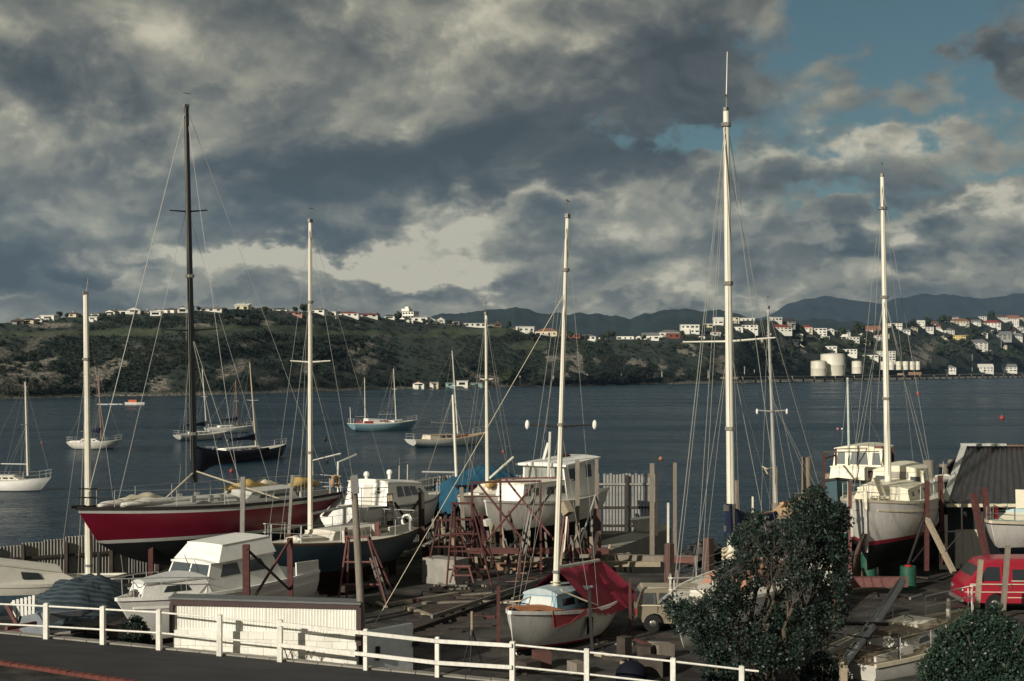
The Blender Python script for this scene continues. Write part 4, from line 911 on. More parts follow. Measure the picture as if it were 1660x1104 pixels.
# ------------------------------------------------------------------ boats hauled out in the yard
def spar(b, p, q, r, mat, name, **k): return b.add(name, MB().tube([b.loc(p), b.loc(q)], r, 6), mat, **k)
def red_yacht():
    red = M('crimson_topsides', (.155,.006,.021), .32, var=.25, scale=.8, spec=.6); wg = M('grey_white_trim', (.52,.52,.49), .5)
    b = Boat('racing_yacht', 'crimson racing yacht with black mast hauled out by the left fence', 'yacht', (124,824,46.5), (534,796,54.5), 3.5, 1.06, .20, .03, 1.1, [red, wg, antiblk, wg], tr=.5, rb=.8, rs=.9, boot=(.12,0), stripe=.17, deck=M('grey_deck', (.20,.20,.19), .8), de=-.05, ds=-.3, rail=darksteel)
    b.cabin(.20, .44, .5, .34, .30, deckg, side=((.15,.45,.35,.7),(.55,.75,.35,.7)), sf=.5)
    b.cabin(.44, .80, .36, .20, .14, deckg, sf=1.0)
    b.coaming(.03, .20, .6, .2, deckg)
    m = b.mast((315,782,50.4), (302,174,50.4), .125, .085, blackm, spreaders=((.405,.95,(1,.25,.03)),(.722,.66,(1,.25,.03))), sp_mat=blackm, band=(.13,.55))
    b.stay(b.mp(1), b.P(.97,0,.05), .022); b.stay(b.mp(.75), b.P(.86,0,.05), .012); b.stay(b.mp(1), b.P(.0,0,.05), .012); b.stay(b.mp(.72), b.P(.25,0,.05), .011)
    for sg in (1,-1): b.stay(b.mp(.99), b.P(.5,.95*sg), .012); b.stay(b.mp(.4), b.P(.47,.9*sg), .01); b.stay(b.mp(.4), b.P(.54,.9*sg), .01)
    b.boom(.60, 3.4, blackm, blackcloth, drop=.36, r=.07, fat=.28, tall=.48, yw=0)
    b.pulpit(.9, .6, darksteel); b.pulpit(.08, .6, aft=True); b.lifelines((.08,.24,.4,.56,.72,.9), .6)
    b.add('bow_roller', MB().bar(b.P(.97,0,.05), b.P(1.02,0,.04), .1), darksteel)
    # sails and gear lying on deck
    sl = M('furled_sailcloth', (.66,.60,.45), .9, var=.2); yel = M('yellow_sail_bag', (.52,.36,.13), .9, var=.25)
    def bundle(p0, p1, r, mat, nm, sq=.7):
        rg = []; n = 9; a, c = Vector(p0), Vector(p1); d = (c-a).normalized(); sd_ = Vector((0,0,1)).cross(d).normalized()
        for i in range(n):
            u = i/(n-1); rr = r*(math.sin(math.pi*min(max(u,.06),.94))**.45)*random.uniform(.8,1.2)
            rg.append([a+(c-a)*u+sd_*rr*math.cos(q)+Vector((0,0,sq*rr*(1+math.sin(q)))) for q in np.linspace(0,6.283,9)[:-1]])
        b.add(nm, MB().loft(rg), mat, smooth=True)
    bundle(b.P(.93,.1,0), b.P(.80,.15,.05), .15, offwhite, 'furled_sail', .85); bundle(b.P(.86,.3,0), b.P(.66,.2,.05), .17, offwhite, 'furled_sail', .85); bundle(b.P(.84,-.2,.1), b.P(.66,-.2,.1), .22, sl, 'furled_sail'); 
    bundle(b.P(.42,-.3,.3), b.P(.26,-.25,.32), .24, yel, 'sail_bag'); bundle(b.P(.30,-.4,.3), b.P(.2,-.3,.35), .2, sl, 'sail_bag'); bundle(b.P(.17,-.1,.25), b.P(.05,-.1,.2), .3, yel, 'sail_bag')
    b.add('spinnaker_pole', MB().tube([b.mp(.028), b.P(.70,.2,.25)], .030, 7), rope); b.add('spinnaker_pole', MB().tube([b.mp(.03)+Vector((0,.15,0)), b.P(.34,.9,.1)], .030, 7), rope)
    for t, yf in ((.62,.4),(.60,-.3),(.56,.45),(.52,-.4),(.52,.45)): b.add('winch', MB().tube([b.P(t,yf,.1), b.P(t,yf,.32)], .11, 8), chrome)
    b.add('horseshoe_buoy', MB().tube([b.P(.04,.85,.25)+Vector((.16*math.cos(q),0,.2+.2*math.sin(q))) for q in np.linspace(-1.2,4.3,9)], .07, 6), M('buoy_tan', (.55,.33,.17), .8), smooth=True)
    for yf in (.8,-.8):
        b.add('stern_davit', MB().tube([b.P(.02,yf,0), b.P(.02,yf,1.15), b.P(-.09,yf,1.35)], .04, 6), white)
    b.add('flagstaff', MB().tube([b.P(.03,0,0), b.P(.02,0,2.0)], .015, 5).ball(b.P(.02,0,2.0), .09), darksteel)
    b.add('boarding_plank', MB().bar(b.P(.12,1.0,-.75), b.P(-.01,.95,-.05), .22, .06), grey_al)
    b.keel(.40, .62, 2.05, antiblk); b.rudder(1.4, antiblk, .9)
red_yacht()
def blue_sloop():
    b = Boat('blue_sloop', 'blue grey sloop with cream deck behind the white launch', 'sloop', (428,880,47.5), (648,853,56), 3.0, .95, .28, .05, .7, [M('slate_blue_topsides', (.030,.062,.082), .5, var=.3), M('slate_blue_topsides'), antired, M('brown_capping', (.16,.09,.05), .7)], tr=.6, rb=.7, rs=.6, boot=(.06,0), stripe=.08, deck=deckw, de=-.05)
    b.cabin(.30, .66, .55, .36, .30, deckw, side=((.2,.75,.32,.75),), sf=.35, gl=frosted); b.cabin(.66,.84,.42,.14,.1,deckw,sf=.3)
    b.coaming(.04,.28,.7,.28,offwhite, M('cockpit_floor'))
    b.mast((503,858,51.2), (503,360,51.2), .095, .065, mastw, spreaders=((.544,.72,(1,.12,0)),), band=(.25,.74))
    b.rig(bow=.99, sh=((.98,.55),(.54,.52),(.54,.6)), r=.011); b.stay(b.mp(.75), b.P(.9,0,0), .012)
    b.boom(.55, 3.0, grey_al, None, drop=.1)
    b.pulpit(.86,.6); b.pulpit(.12,.65,aft=True); b.lifelines((.12,.3,.5,.68,.86),.6)
    b.keel(.25,.66,1.55,antired,.3,.2,.85); b.rudder(1.2,antired,.35)
    for t in (.7,.76): b.hatch(t,.4,.4,.14)
    b.add('life_ring', MB().tube([b.P(.01,.4,.25)+Vector((0,.22*math.cos(q),.22*math.sin(q))) for q in np.linspace(0,6.283,13)], .05, 6), white, smooth=True)
blue_sloop()
def dinghy(name, label, bow, stern, B, h, col, inner, group=None, cat='dinghy'):
    b = Boat(name, label, cat, bow, stern, B, h, .14, .03, .12, [col, col, col], tr=.75, rb=.35, rs=-.05, boot=(.05,0), deck=inner, rail=offwhite, camber=-.10, group=group, de=.0)
    for t in (.25,.55): b.add('thwart', MB().box(b.P(t,0,-.02), (.2,b.beam(t)*1.9,.04)), wood2)
    return b
dinghy('dinghy', 'small white dinghy lying behind the blue sloop stern', (657,857,57), (618,884,53.5), 1.3, .45, M('dinghy_white', (.6,.58,.5), .6), deckw)
def launch():
    hullm = M('launch_white', (.74,.73,.69), .4, var=.08, streak=.15)
    b = Boat('cabin_launch', 'large white cabin launch with flying bridge behind the corrugated shed', 'motor launch', (188,972,40.3), (474,921,46.2), 2.75, 1.15, .22, .0, .55, [hullm, hullm, antired], tr=.86, rb=.95, rs=.0, boot=(.03,0), deck=M('launch_deck', (.56,.57,.55), .7), tm=.35, pw=2.3, rail=white, de=.1, cove=.28)
    H, c0 = b.cabin(.62, .91, .80, .48, .40, white, roofm=M('launch_deck'), sf=.22, k=.86, c=.09, wfa=.84)
    for f, a, c in (('port',.30,.72),('stbd',.28,.70)): part('window', H.panel(f, a, c, .32, .72, sk=.05), glass, c0)
    # wheelhouse
    W1, w = b.cabin(.20, .65, .84, .84, .82, white, k=.86, sa=.45, sf=.36, c=.06, wfa=.84)
    part('windscreen', W1.panel('front', .04, .49, .54, .96), M('launch_glass', (.07,.085,.09), .1), w); part('windscreen', W1.panel('front', .53, .96, .54, .96), M('launch_glass'), w)
    for f in ('port','stbd'):
        for a, c in ((.56,.84),(.18,.5)):
            if f == 'port': a, c = 1-c, 1-a
            part('window', W1.panel(f, a, c, .5, .92, sk=.03), M('launch_glass'), w)
    z = b.sheer(.5)+.86
    F = Hexa(b.L*.24, b.L*.575, .98, .98, z, z, .46, .46, .76, .05, .38, .02); fb_ = b.add('flying_bridge', F.body(), white); part('bridge_top', F.roof(.02,.03), white, fb_)
    b.add('bow_rail', MB().tube([b.P(.60,.9,.02), b.P(.66,.92,.5), b.P(.82,.92,.58), b.P(.98,.6,.62)+Vector((.25,0,0)), b.P(.98,-.6,.62)+Vector((.25,0,0)), b.P(.82,-.92,.58), b.P(.66,-.92,.5), b.P(.60,-.9,.02)], .016, 5), grey_al)
    for t in (.74,.84,.94):
        for sg in (1,-1): b.add('rail_stanchion', MB().tube([b.P(t,.88*sg,0), b.P(t,.92*sg,.58)], .013, 4), grey_al)
    b.add('anchor', MB().bar(b.P(.94,.1,.08), b.P(.90,.0,.2), .10).bar(b.P(.91,-.3,.1), b.P(.91,.35,.16), .08).ball(b.P(.93,.25,.13), .1), steel)
    b.hatch(.885,.5,.35,.05,M('launch_deck')); b.add('wiper', MB().tube([W1.faces['front'][0]*.3+W1.faces['front'][1]*.7+Vector((.05,0,.7)), W1.faces['front'][0]*.45+W1.faces['front'][1]*.55+Vector((.0,0,1.1))], .012, 4), darksteel)
    b.keel(.15,.7,.85,antired,.12,.1,.9); b.rudder(.8,antired,.1,.35)
    b.add('bulwark', MB().hexa([b.P(.0,-.98,-.02), b.P(.16,-.98,-.02), b.P(.16,-.94,-.02), b.P(.0,-.94,-.02), b.P(.0,-.98,.36), b.P(.16,-.98,.45), b.P(.16,-.94,.45), b.P(.0,-.94,.36)]), hullm); b.add('bulwark', MB().hexa([b.P(.0,.94,-.02), b.P(.16,.94,-.02), b.P(.16,.98,-.02), b.P(.0,.98,-.02), b.P(.0,.94,.36), b.P(.16,.94,.45), b.P(.16,.98,.45), b.P(.0,.98,.36)]), hullm)
launch()
def left_sloop():
    hm = M('mottled_blue_hull', (.05,.09,.13), .7, var=.4, scale=3, col2=(.14,.19,.22), thr=.55, soft=.3)
    cw = M('sloop_white', (.62,.60,.53), .6, var=.1)
    b = Boat('trailer_sailer', 'old white and mottled blue sloop at the left edge under the leftmost mast', 'sloop', (205,931,49.5), (-55,944,46.3), 2.4, .85, .12, .05, .5, [cw, hm, hm], tr=.75, rb=.5, rs=.1, boot=(.56,.52), deck=cw, rail=cw, de=-.1)
    H, c = b.cabin(.10, .66, .80, .68, .36, cw, k=.78, sa=.2, sf=.7, c=.16)
    part('window', H.panel('stbd', .36, .60, .30, .72), glass, c); part('window', H.panel('port', .40, .64, .30, .72), glass, c)
    b.mast((144,930,47.8), (139,478,47.8), .115, .09, mastw, spreaders=((.765,.42,(1,.2,0)),), band=(.77,.03), sp_mat=darksteel)
    b.stay(b.mp(.99), b.P(.98,0,0)); b.stay(b.mp(.75), b.P(.62,.9,0), .008); b.stay(b.mp(.75), b.P(.62,-.9,0), .008)
    b.keel(.35,.6,1.0,antinavy)
left_sloop()
def tarp_boat():
    st = bpy.data.materials.new('striped_tarpaulin'); st.use_nodes = True; N = st.node_tree.nodes; Lk = st.node_tree.links
    tc = N.new('ShaderNodeTexCoord'); w = N.new('ShaderNodeTexWave'); w.bands_direction = 'Z'; w.inputs['Scale'].default_value = 1.9; w.inputs['Distortion'].default_value = 1.2; w.inputs['Detail'].default_value = 2; w.inputs['Detail Scale'].default_value = .6
    mp = N.new('ShaderNodeMapping'); mp.inputs['Rotation'].default_value = (math.radians(24),math.radians(-20),0); Lk.new(tc.outputs['Object'], mp.inputs[0]); Lk.new(mp.outputs[0], w.inputs['Vector'])
    mx = N.new('ShaderNodeMix'); mx.data_type = 'RGBA'; mx.inputs[6].default_value = (.014,.028,.042,1); mx.inputs[7].default_value = (.060,.084,.098,1); Lk.new(w.outputs['Fac'], mx.inputs[0])
    Lk.new(mx.outputs[2], N['Principled BSDF'].inputs['Base Color']); N['Principled BSDF'].inputs['Roughness'].default_value = .75
    a, c = at(58,1000,41.0), at(196,962,43.5); p = (a+c)/2; ang = math.atan2(c.y-a.y, c.x-a.x)
    t = thing('covered_boat', 'boat under a blue grey striped tarpaulin left of the launch', 'covered boat', (p.x,p.y,2.0), ang)
    L = (c-a).length*1.12; n = 22; m = 15; rg = []
    for i in range(n):
        u = i/(n-1); x = (u-.5)*L; env = math.sin(math.pi*min(max(u,.03),.97))**.45; top = .85+1.05*env*(.80+.25*u)+.10*math.sin(u*21)*(.5-abs(u-.5)); hw_ = (.35+.75*env)
        row = []
        for j in range(m):
            q = -1+2*j/(m-1); y = hw_*q*(1+.05*math.sin(i*1.7+j)); z = top-(abs(q)**2.6)*(top-.62-.3*u)+.05*math.sin(i*2.1+j*1.3)*abs(q)+.05*math.sin(i*.9-j*2.0)
            row.append(Vector((x+.05*math.sin(j*1.9), y, z)))
        rg.append(row)
    mb = MB().loft(rg, False, False); part('tarpaulin', mb, st, t, smooth=True)
    part('hull', MB().loft([[Vector(((u-.5)*L*.97, y*w, z)) for y, z in ((-1,1.05),(-.8,.45),(0,.22+.3*u),(.8,.45),(1,1.05))] for u, w in ((0,.7),(.3,1.0),(.7,.85),(1,.1))]), M('covered_hull', (.20,.22,.24), .6), t)
    part('tie_rope', MB().tube([Vector((.4*L,-1.0,1.2)), Vector((.1*L,-1.12,.75)), Vector((-.3*L,-1.0,.9))], .012, 4), darksteel, t)
    for x in (-1.0,.9): part('timber_block', MB().box((x,0,.12), (.25,1.6,.3)), wood, t)
tarp_boat()
def upturned():
    b = Boat('old_hull', 'scuffed brown bare hull lying between the fence and the launch bow', 'hull', (196,962,47.5), (285,940,50.2), 1.9, .95, .15, 0, .35, [M('scuffed_brown_hull', (.17,.145,.125), .85, var=.5, scale=2), M('scuffed_brown_hull'), M('scuffed_brown_hull')], tr=.8, rb=.4, rs=.05, deck=deckg, camber=.12, de=.05)
    b.hatch(.5, .9, 1.2, .03, deckg, .06)
upturned()
def picket_trailer():
    t = thing('boat_trailer', 'rusty red trailer with white slatted crate at the lower left corner', 'trailer', (0,0,0)); Y = 39.5
    for i in range(6): part('slat', MB().bar(at(22+i*6.5,973-i*1.6,Y), at(24+i*6.0,1001-i*1.2,Y), .07, .03), white, t)
    part('rail', MB().bar(at(18,978,Y+.05), at(58,968,Y+.05), .05), white, t); part('rail', MB().bar(at(20,1000,Y+.05), at(58,992,Y+.05), .05), white, t)
    part('drawbar', MB().bar(at(10,980,Y-.2), at(27,1012,Y-.2), .09), rustpink, t); part('cross_beam', MB().bar(at(10,1019,Y-.3), at(58,1010,Y+.6), .1), rustpink, t)
    part('block', MB().box(on(20,1026,2.05), (.55,.3,.22), .2), rustpink, t)
picket_trailer()
def back_launch():
    b = Boat('white_cabin_yacht', 'white cabin yacht with three square side windows above the fence', 'motor yacht', (713,796,65), (556,822,57.5), 2.7, 1.05, .30, .05, .55, [white, white, antinavy], tr=.86, rb=.8, rs=0, boot=(.05,0), rail=M('grey_rubbing', (.25,.27,.28), .7), tm=.4, de=.1, deck=deckw)
    H, c = b.cabin(.22, .74, .82, 1.0, .72, white, sf=.9, sa=.12, k=.88, c=.10)
    for a in (.24,.44,.62): part('window', H.panel('stbd', a, a+.145, .36, .84), glass, c)
    for a in (.24,.44,.62): part('window', H.panel('port', 1-a-.145, 1-a, .36, .84), glass, c)
    part('window', H.panel('stbd', .82,.9,.36,.72), glass, c)
    part('door', H.panel('aft', .40,.62,.05,.9,.02), M('sloop_white', (.62,.60,.53)), c); part('vent', H.panel('aft', .74,.80,.55,.62), blackm, c); part('vent', H.panel('aft', .74,.80,.68,.75), blackm, c)
    for t, y in ((.27,.2),(.5,.2)): b.add('ventilator', MB().tube([b.P(t,y,1.0), b.P(t,y,1.2)], .07, 8).ball(b.P(t,y,1.28), .13), white)
    b.pulpit(.82,.6); b.pulpit(.2,.8,aft=True); b.add('antenna', MB().tube([b.P(.55,0,.9), b.P(.55,0,1.9)], .012, 4), steel)
    for t in (.62,.7): b.add('antenna', MB().tube([b.P(t,.3,.7), b.P(t,.3,1.5)], .02, 4), offwhite)
back_launch()
def blue_tarp_boat():
    bt = M('blue_tarpaulin', (.020,.085,.14), .7, var=.3, scale=1.6, bump=.3, bscale=3)
    a, c = at(724,800,67.3), at(828,790,69.3); p = (a+c)/2; ang = math.atan2(c.y-a.y, c.x-a.x)
    t = thing('tarpaulin_covered_boat', 'boat shrouded in a bright blue tarpaulin beside the slatted fence', 'covered boat', (p.x,p.y,2.2), ang); L = (c-a).length
    rg = []; n = 24; m = 17
    for i in range(n):
        u = i/(n-1); x = (u-.5)*L*1.05; rz = np.interp(u, [0,.12,.5,.8,1], [2.45,2.75,3.22,3.1,2.75])+.04*math.sin(i*1.7); hw_ = 1.12-.2*u
        rg.append([Vector((x, hw_*a_+.03*math.sin(i*1.3+k), rz-d_*(.62+.38*min(1,u*3))+.05*math.sin(i*2.3+k*1.7)*(d_ > .3))) for k, (a_, d_) in enumerate([(-1.04,1.62),(-1.03,1.2),(-1.0,.85),(-.97,.62),(-.8,.42),(-.55,.26),(-.3,.10),(-.12,.02),(0,0),(.12,.02),(.3,.10),(.55,.26),(.8,.42),(.97,.62),(1.0,.85),(1.03,1.2),(1.04,1.62)])])
    for i in range(0):
        u = i/(n-1); x = (u-.5)*L*1.05; rz = 2.75+.85*math.sin(math.pi*min(.98,u*.92+.06))**.6; hw_ = 1.12-.25*u
        rg.append([Vector((x-.3*(abs(-1+2*j/(m-1))**3)*(1-u)*0, hw_*max(-1,min(1,(-1+2*j/(m-1))*1.6))*(1+.03*math.sin(i*1.3+j)), rz-(max(0,abs(-1+2*j/(m-1))-.05))**1.25*(1.05)-max(0,abs(-1+2*j/(m-1))-.62)*3.4+.05*math.sin(i*1.9+j*.8))) for j in range(m)])
    front = [Vector((rg[0][0].x-.04, v.y*.96, rg[0][0].z-.05-.35*math.cos((k-8)/8*1.5)+.08*math.sin(k*2)) ) for k, v in enumerate(rg[0])]
    mb = MB().loft([front]+rg, False, False); part('tarpaulin', mb, bt, t, smooth=True)
    part('hull', MB().loft([[Vector(((u-.5)*L, y*w, z)) for y, z in ((-1,2.4),(-.85,1.3),(0,.9+.8*u),(.85,1.3),(1,2.4))] for u, w in ((0,1.05),(.4,1.15),(.8,.8),(1,.1))]), M('navy_hull', (.012,.016,.03)), t)
    for x in (-1.5,1.5): part('timber_block', MB().box((x,0,.35), (.3,2.0,1.1)), darkwood, t)
    q = at(741,762,67.5)
    m = thing('stepped_mast', 'thin cream mast rising behind the blue tarpaulin with boom to its left', 'mast', q)
    part('spar', MB().tube([at(741,800,67.5), at(734,640,67.5)], .075, 7, .05), mastw, m, world=True); part('boom', MB().tube([at(684,765,67.5), at(741,766,67.5)], .05, 6), grey_al, m, world=True)
    for e in ((690,775),(770,770)): part('stay', MB().tube([at(734,641,67.5), at(*e,67.5)], .010, 4), wire, m, world=True)
blue_tarp_boat()
def small_sloop():
    b = Boat('small_sloop', 'small white sloop with red bottom in front of the blue tarpaulin', 'sloop', (744,804,58), (838,790,63.5), 2.3, .85, .15, .03, .5, [M('grey_white_hull', (.62,.60,.56), .5), antired, antired, M('rusty_capping', (.22,.09,.06), .8)], tr=.7, rb=.35, rs=.1, boot=(.08,.05), stripe=.05, deck=deckw, de=-.05)
    b.cabin(.2,.62,.6,.42,.32,deckw,sf=.8,side=((.2,.5,.35,.7),)); b.hatch(.72,.5,.5,.03)
    b.mast((790,796,60.5), (788,510,60.5), .085, .06, mastw, spreaders=((.63,.28,(1,0,0)),), band=(.63,)); b.rig(sh=((.98,.5),(.62,.48)), r=.010)
    spar(b, (794,775,60.3), (832,741,61), .05, mastw, 'boom'); b.keel(.3,.6,1.3,antired)
    b.add('sail_bundle', MB().tube([b.P(.6,.2,.4), b.P(.4,.1,.45)], .14, 7), M('yellow_sail_bag', (.52,.36,.13)), smooth=True)
small_sloop()
def wheelhouse_launch():
    lw = M('launch_hull_white', (.64,.62,.57), .5, var=.16, scale=1.2, streak=.4)
    b = Boat('wheelhouse_launch', 'big white motor launch with tall wheelhouse, in the middle of the yard', 'motor launch', (786,812,57.5), (956,790,65.5), 3.2, 1.15, .42, .10, .75, [lw, lw, antiblk, M('brown_rubbing', (.15,.10,.07), .7)], tr=.6, rb=.45, rs=.4, boot=(.30,.25), stripe=.06, deck=deckw, de=.1, rail=lw, camber=.05)
    b.cabin(.40,.80,.74,.85,.72,white,roofm=deckw,sf=.25,sa=.0,k=.9,c=.06,side=((.18,.32,.35,.75),(.40,.55,.35,.75),(.66,.80,.35,.75),(.86,.95,.35,.75)))
    H, w = b.cabin(.12,.46,.70,1.55,1.5,white,k=.9,sf=-.12,sa=.1,c=.08,wfa=.74)
    for a in (.04,.36,.68): part('windscreen', H.panel('front', a, a+.28, .52, .93), frosted, w)
    for f in ('stbd','port'):
        for a, c in ((.12,.3),(.66,.88)):
            if f == 'port': a, c = 1-c, 1-a
            part('window', H.panel(f, a, c, .50, .86), glass, w)
    R_ = H.roof(.25,.08); b.add('wheelhouse_roof', R_, white)
    spar(b, (889,775,61), (892,700,61), .06, offwhite, 'exhaust_stack'); spar(b, (881,745,62), (889,718,62), .07, white, 'funnel')
    b.keel(.1,.8,1.35,antiblk,.16,.1,.9); b.rudder(1.1,antiblk,.1,.5)
    b.add('tyre_fender', MB().tube([b.P(.02,-.9,.2)+Vector((.25*math.cos(q),-.05,.25*math.sin(q))) for q in np.linspace(0,6.283,13)], .09, 6), rubber, smooth=True)
    b.add('rope_heap', MB().ball(H.T[0]*.5+H.T[3]*.5+Vector((.9,-.2,.12)), .28, 9, 6, (1.6,1,.4)), rust)
wheelhouse_launch()
def front_boat():
    fw = M('front_boat_white', (.64,.625,.58), .5, var=.12, scale=2, streak=.3); sky = M('sky_blue_paint', (.20,.34,.41), .55, var=.15); 
    b = Boat('tarped_sloop', 'white sloop with blue cabin and crimson tarps propped near the railing', 'sloop', (826,993,38.4), (966,967,44.6), 2.35, .85, .18, .04, .55, [fw, bootred, antinavy], tr=.74, rb=.3, rs=.25, boot=(.02,-.05), deck=M('grey_blue_deck', (.36,.42,.44), .7), rail=white, de=-.1, tm=.40)
    H, c = b.cabin(.30,.70,.66,.55,.46,sky,roofm=M('pale_blue_roof', (.42,.50,.53), .6, var=.2),sf=.14,sa=.05,k=.82,c=.14,side=((.15,.45,.3,.7),(.55,.85,.3,.7)))
    part('window', H.panel('front',.10,.90,.28,.86,.012,.05), M('pale_cabin_glass', (.42,.46,.44), .35), c)
    b.mast((901,957,41.3), (920,353,41.3), .095, .06, mastw, spreaders=((.44,.95,(1,0,.0)),), band=(.05,.445,.86), sp_mat=darksteel)
    for sg in (1,-1): b.add('spreader_tip', MB().ball(b.mp(.44)+(b.R.inverted()@Vector((1,0,0)))*.98*sg+Vector((0,0,.05)), .07, 8, 6, (1,1,2)), white)
    b.stay(b.mp(.99), b.P(.98,0,.02), .010); b.stay(b.mp(.8), b.P(.92,0,.02), .010)
    for sg in (1,-1): b.stay(b.mp(.99), b.P(.42,.95*sg), .009); b.stay(b.mp(.44), b.P(.5,.95*sg), .009)
    b.stay(b.mp(.80), b.loc((603,1019,36.4)), .016, rope)
    b.boom(.65,3.6,offwhite,None,drop=.0,r=.055)
    # crimson tarps: a tent over the boom, an orange-red sheet folded over the foredeck
    tm_ = M('crimson_tarpaulin', (.235,.022,.045), .75, var=.22, scale=2, bump=.5, bscale=5); to = M('orange_underside', (.50,.21,.10), .8, var=.2)
    n = 19; m = 13; rg = []
    A, Bq = b.ma+Vector((-.15,0,.62)), b.ma+Vector((-3.6,0,.72))
    for i in range(n):
        u = i/(n-1); ridge = A+(Bq-A)*u+Vector((0,0,-.10*math.sin(math.pi*u))); row = []
        for j in range(m):
            q = -1+2*j/(m-1); t_ = max(.0, ridge.x/b.L); hw_ = 1.30; dz = 1.16+.14*math.sin(math.pi*u); 
            row.append(Vector((ridge.x-(.35 if u > .5 else -.1)*abs(q), q*hw_, ridge.z-abs(q)**1.12*dz+.035*math.sin(i*2.0+3*abs(q))*abs(q)-.06*math.sin(math.pi*abs(q))*math.cos(i*1.2))))
        rg.append(row)
    b.add('tarpaulin', MB().loft(rg, False, False), tm_, smooth=True)
    rg = []
    for i in range(9):
        u = i/8; t_ = .97-.27*u; hw_ = b.beam(t_); rg.append([Vector((t_*b.L, hw_*q*1.02, b.sheer(t_)+.06+.09*(1-q*q)+.02*math.sin(i*2+j))) for j, q in enumerate(np.linspace(-1,1,9))])
    b.add('foredeck_sheet', MB().loft(rg, False, False), to, smooth=True)
    side = [b.P(.80,1.03,.06), b.P(.56,1.03,.08), b.P(.58,1.06,-.10), b.P(.70,1.07,-.30), b.P(.79,1.04,-.42)]
    b.add('sheet_flap', MB().prism(side, (0,.015,0)), M('faded_crimson', (.25,.045,.05), .8))
    b.add('rope_coil', MB().tube([b.ma+Vector((.14*math.cos(q)*(1+.2*math.sin(3*q)), .14*math.sin(q), .06+.015*q)) for q in np.linspace(0,14,34)], .025, 5), rope, smooth=True)
    b.add('mooring_rope', MB().tube([b.ma+Vector((.1,.1,.1)), b.P(.62,.5,.55), b.P(.52,.9,.25), b.P(.44,1.0,.1)], .022, 5), rope); b.add('mooring_rope', MB().tube([b.ma+Vector((.1,-.1,.1)), b.P(.75,-.5,.25), b.loc((808,978,41.5))], .022, 5), rope)
    b.add('outboard_bracket', MB().ball(b.P(.0,.5,-.25), .22, 9, 7, (1,.8,1.0)), rubber)
    b.add('tyre_fender', MB().box(b.P(.55,1.08,-.42), (.16,.14,.5)), rubber)
    b.keel(.10,.66,1.15,antinavy,.22,.1,.85); b.rudder(1.0,antinavy,.2)
front_boat()
def tall_yacht():
    b = Boat('tall_masted_yacht', 'white yacht with the tallest white mast, mostly hidden behind the tree', 'yacht', (1086,980,39.8), (1296,902,49.5), 3.3, 1.3, .32, .05, .7, [white, white, antinavy], tr=.6, rb=1.0, rs=.6, boot=(.02,-.05), deck=deckw, rail=white, de=-.15)
    b.cabin(.30,.66,.55,.42,.34,M('terracotta_cabin', (.42,.22,.15), .7, var=.2),sf=.5,side=((.15,.45,.3,.7),(.55,.85,.3,.7))); b.cabin(.68,.82,.4,.2,.14,deckw,sf=.3)
    b.mast((1186,915,44.2), (1177,180,44.2), .135, .095, mastw, spreaders=((.492,1.43,(1,-.12,.045)),), band=(.13,.62,.97,.30), n=10)
    b.add('whip_antenna', MB().tube([b.mb_, b.loc((1179,84,44.2))], .022, 5, .012), mastw)
    b.stay(b.mp(.99), b.P(.985,0,.05), .018); b.stay(b.mp(.97), b.P(.985,0,.05)+Vector((-.25,0,0)), .012); b.stay(b.mp(.99), b.P(0,0,.05), .012); b.stay(b.mp(.96), b.P(.80,0,.05), .011)
    for sg in (1,-1): b.stay(b.mp(.98), b.P(.5,.95*sg), .014); b.stay(b.mp(.49), b.P(.46,.9*sg), .012); b.stay(b.mp(.49), b.P(.56,.9*sg), .012); b.stay(b.mp(.9), b.P(.2,.9*sg), .010)
    b.boom(.95,4.2,white,navycloth,fat=.30,tall=.75,r=.08,drop=.1)
    b.add('roller_sail', MB().tube([b.mp(.06)+Vector((.2,0,0)), b.mp(.135)+Vector((.16,0,0))], .16, 8, .10), navycloth)
    b.add('halyard_coil', MB().tube([b.mp(.01)+Vector((.25+.16*math.cos(q), .2*math.sin(q), .02*q+.05*math.sin(2*q))) for q in np.linspace(0,19,44)], .03, 5), rope, smooth=True)
    for q in (.075,.12): b.add('winch', MB().tube([b.mp(q)+Vector((.2,-.05,0)), b.mp(q)+Vector((.2,-.05,.18))], .12, 8), chrome)
    b.pulpit(.86,.7,offwhite,.022); b.lifelines((.3,.5,.7,.86),.6); b.keel(.25,.62,1.6,antinavy)
tall_yacht()
def tan_sloop():
    b = Boat('tan_decked_sloop', 'grey sloop with tan orange deck peeping over the tree top', 'sloop', (1231,838,59), (1345,822,66), 2.7, .95, .2, .05, .6, [M('dull_grey_hull', (.20,.19,.18), .7, var=.2), antired, antired], tr=.6, rb=.5, rs=.4, boot=(.04,0), deck=orange, rail=M('pale_capping', (.5,.42,.3), .7))
    b.cabin(.22,.70,.66,.62,.45,M('tan_cabin', (.50,.33,.19), .7, var=.15),sf=1.2,k=.8,c=.12,side=((.2,.5,.3,.7),))
    b.mast((1257,815,61.5), (1245,500,61.5), .085, .055, grey_al, spreaders=((.47,.66,(1,.1,0)),), band=(.47,)); b.rig(r=.011)
    for sg in (1,-1): b.add('spreader_tip', MB().ball(b.mp(.47)+(b.R.inverted()@Vector((1,.1,0)).normalized())*.66*sg, .05, 6, 5, (1,1,2.5)), white)
    b.pulpit(.2,.7,wood2,.03,aft=True); b.keel(.3,.6,1.3,antired)
tan_sloop()
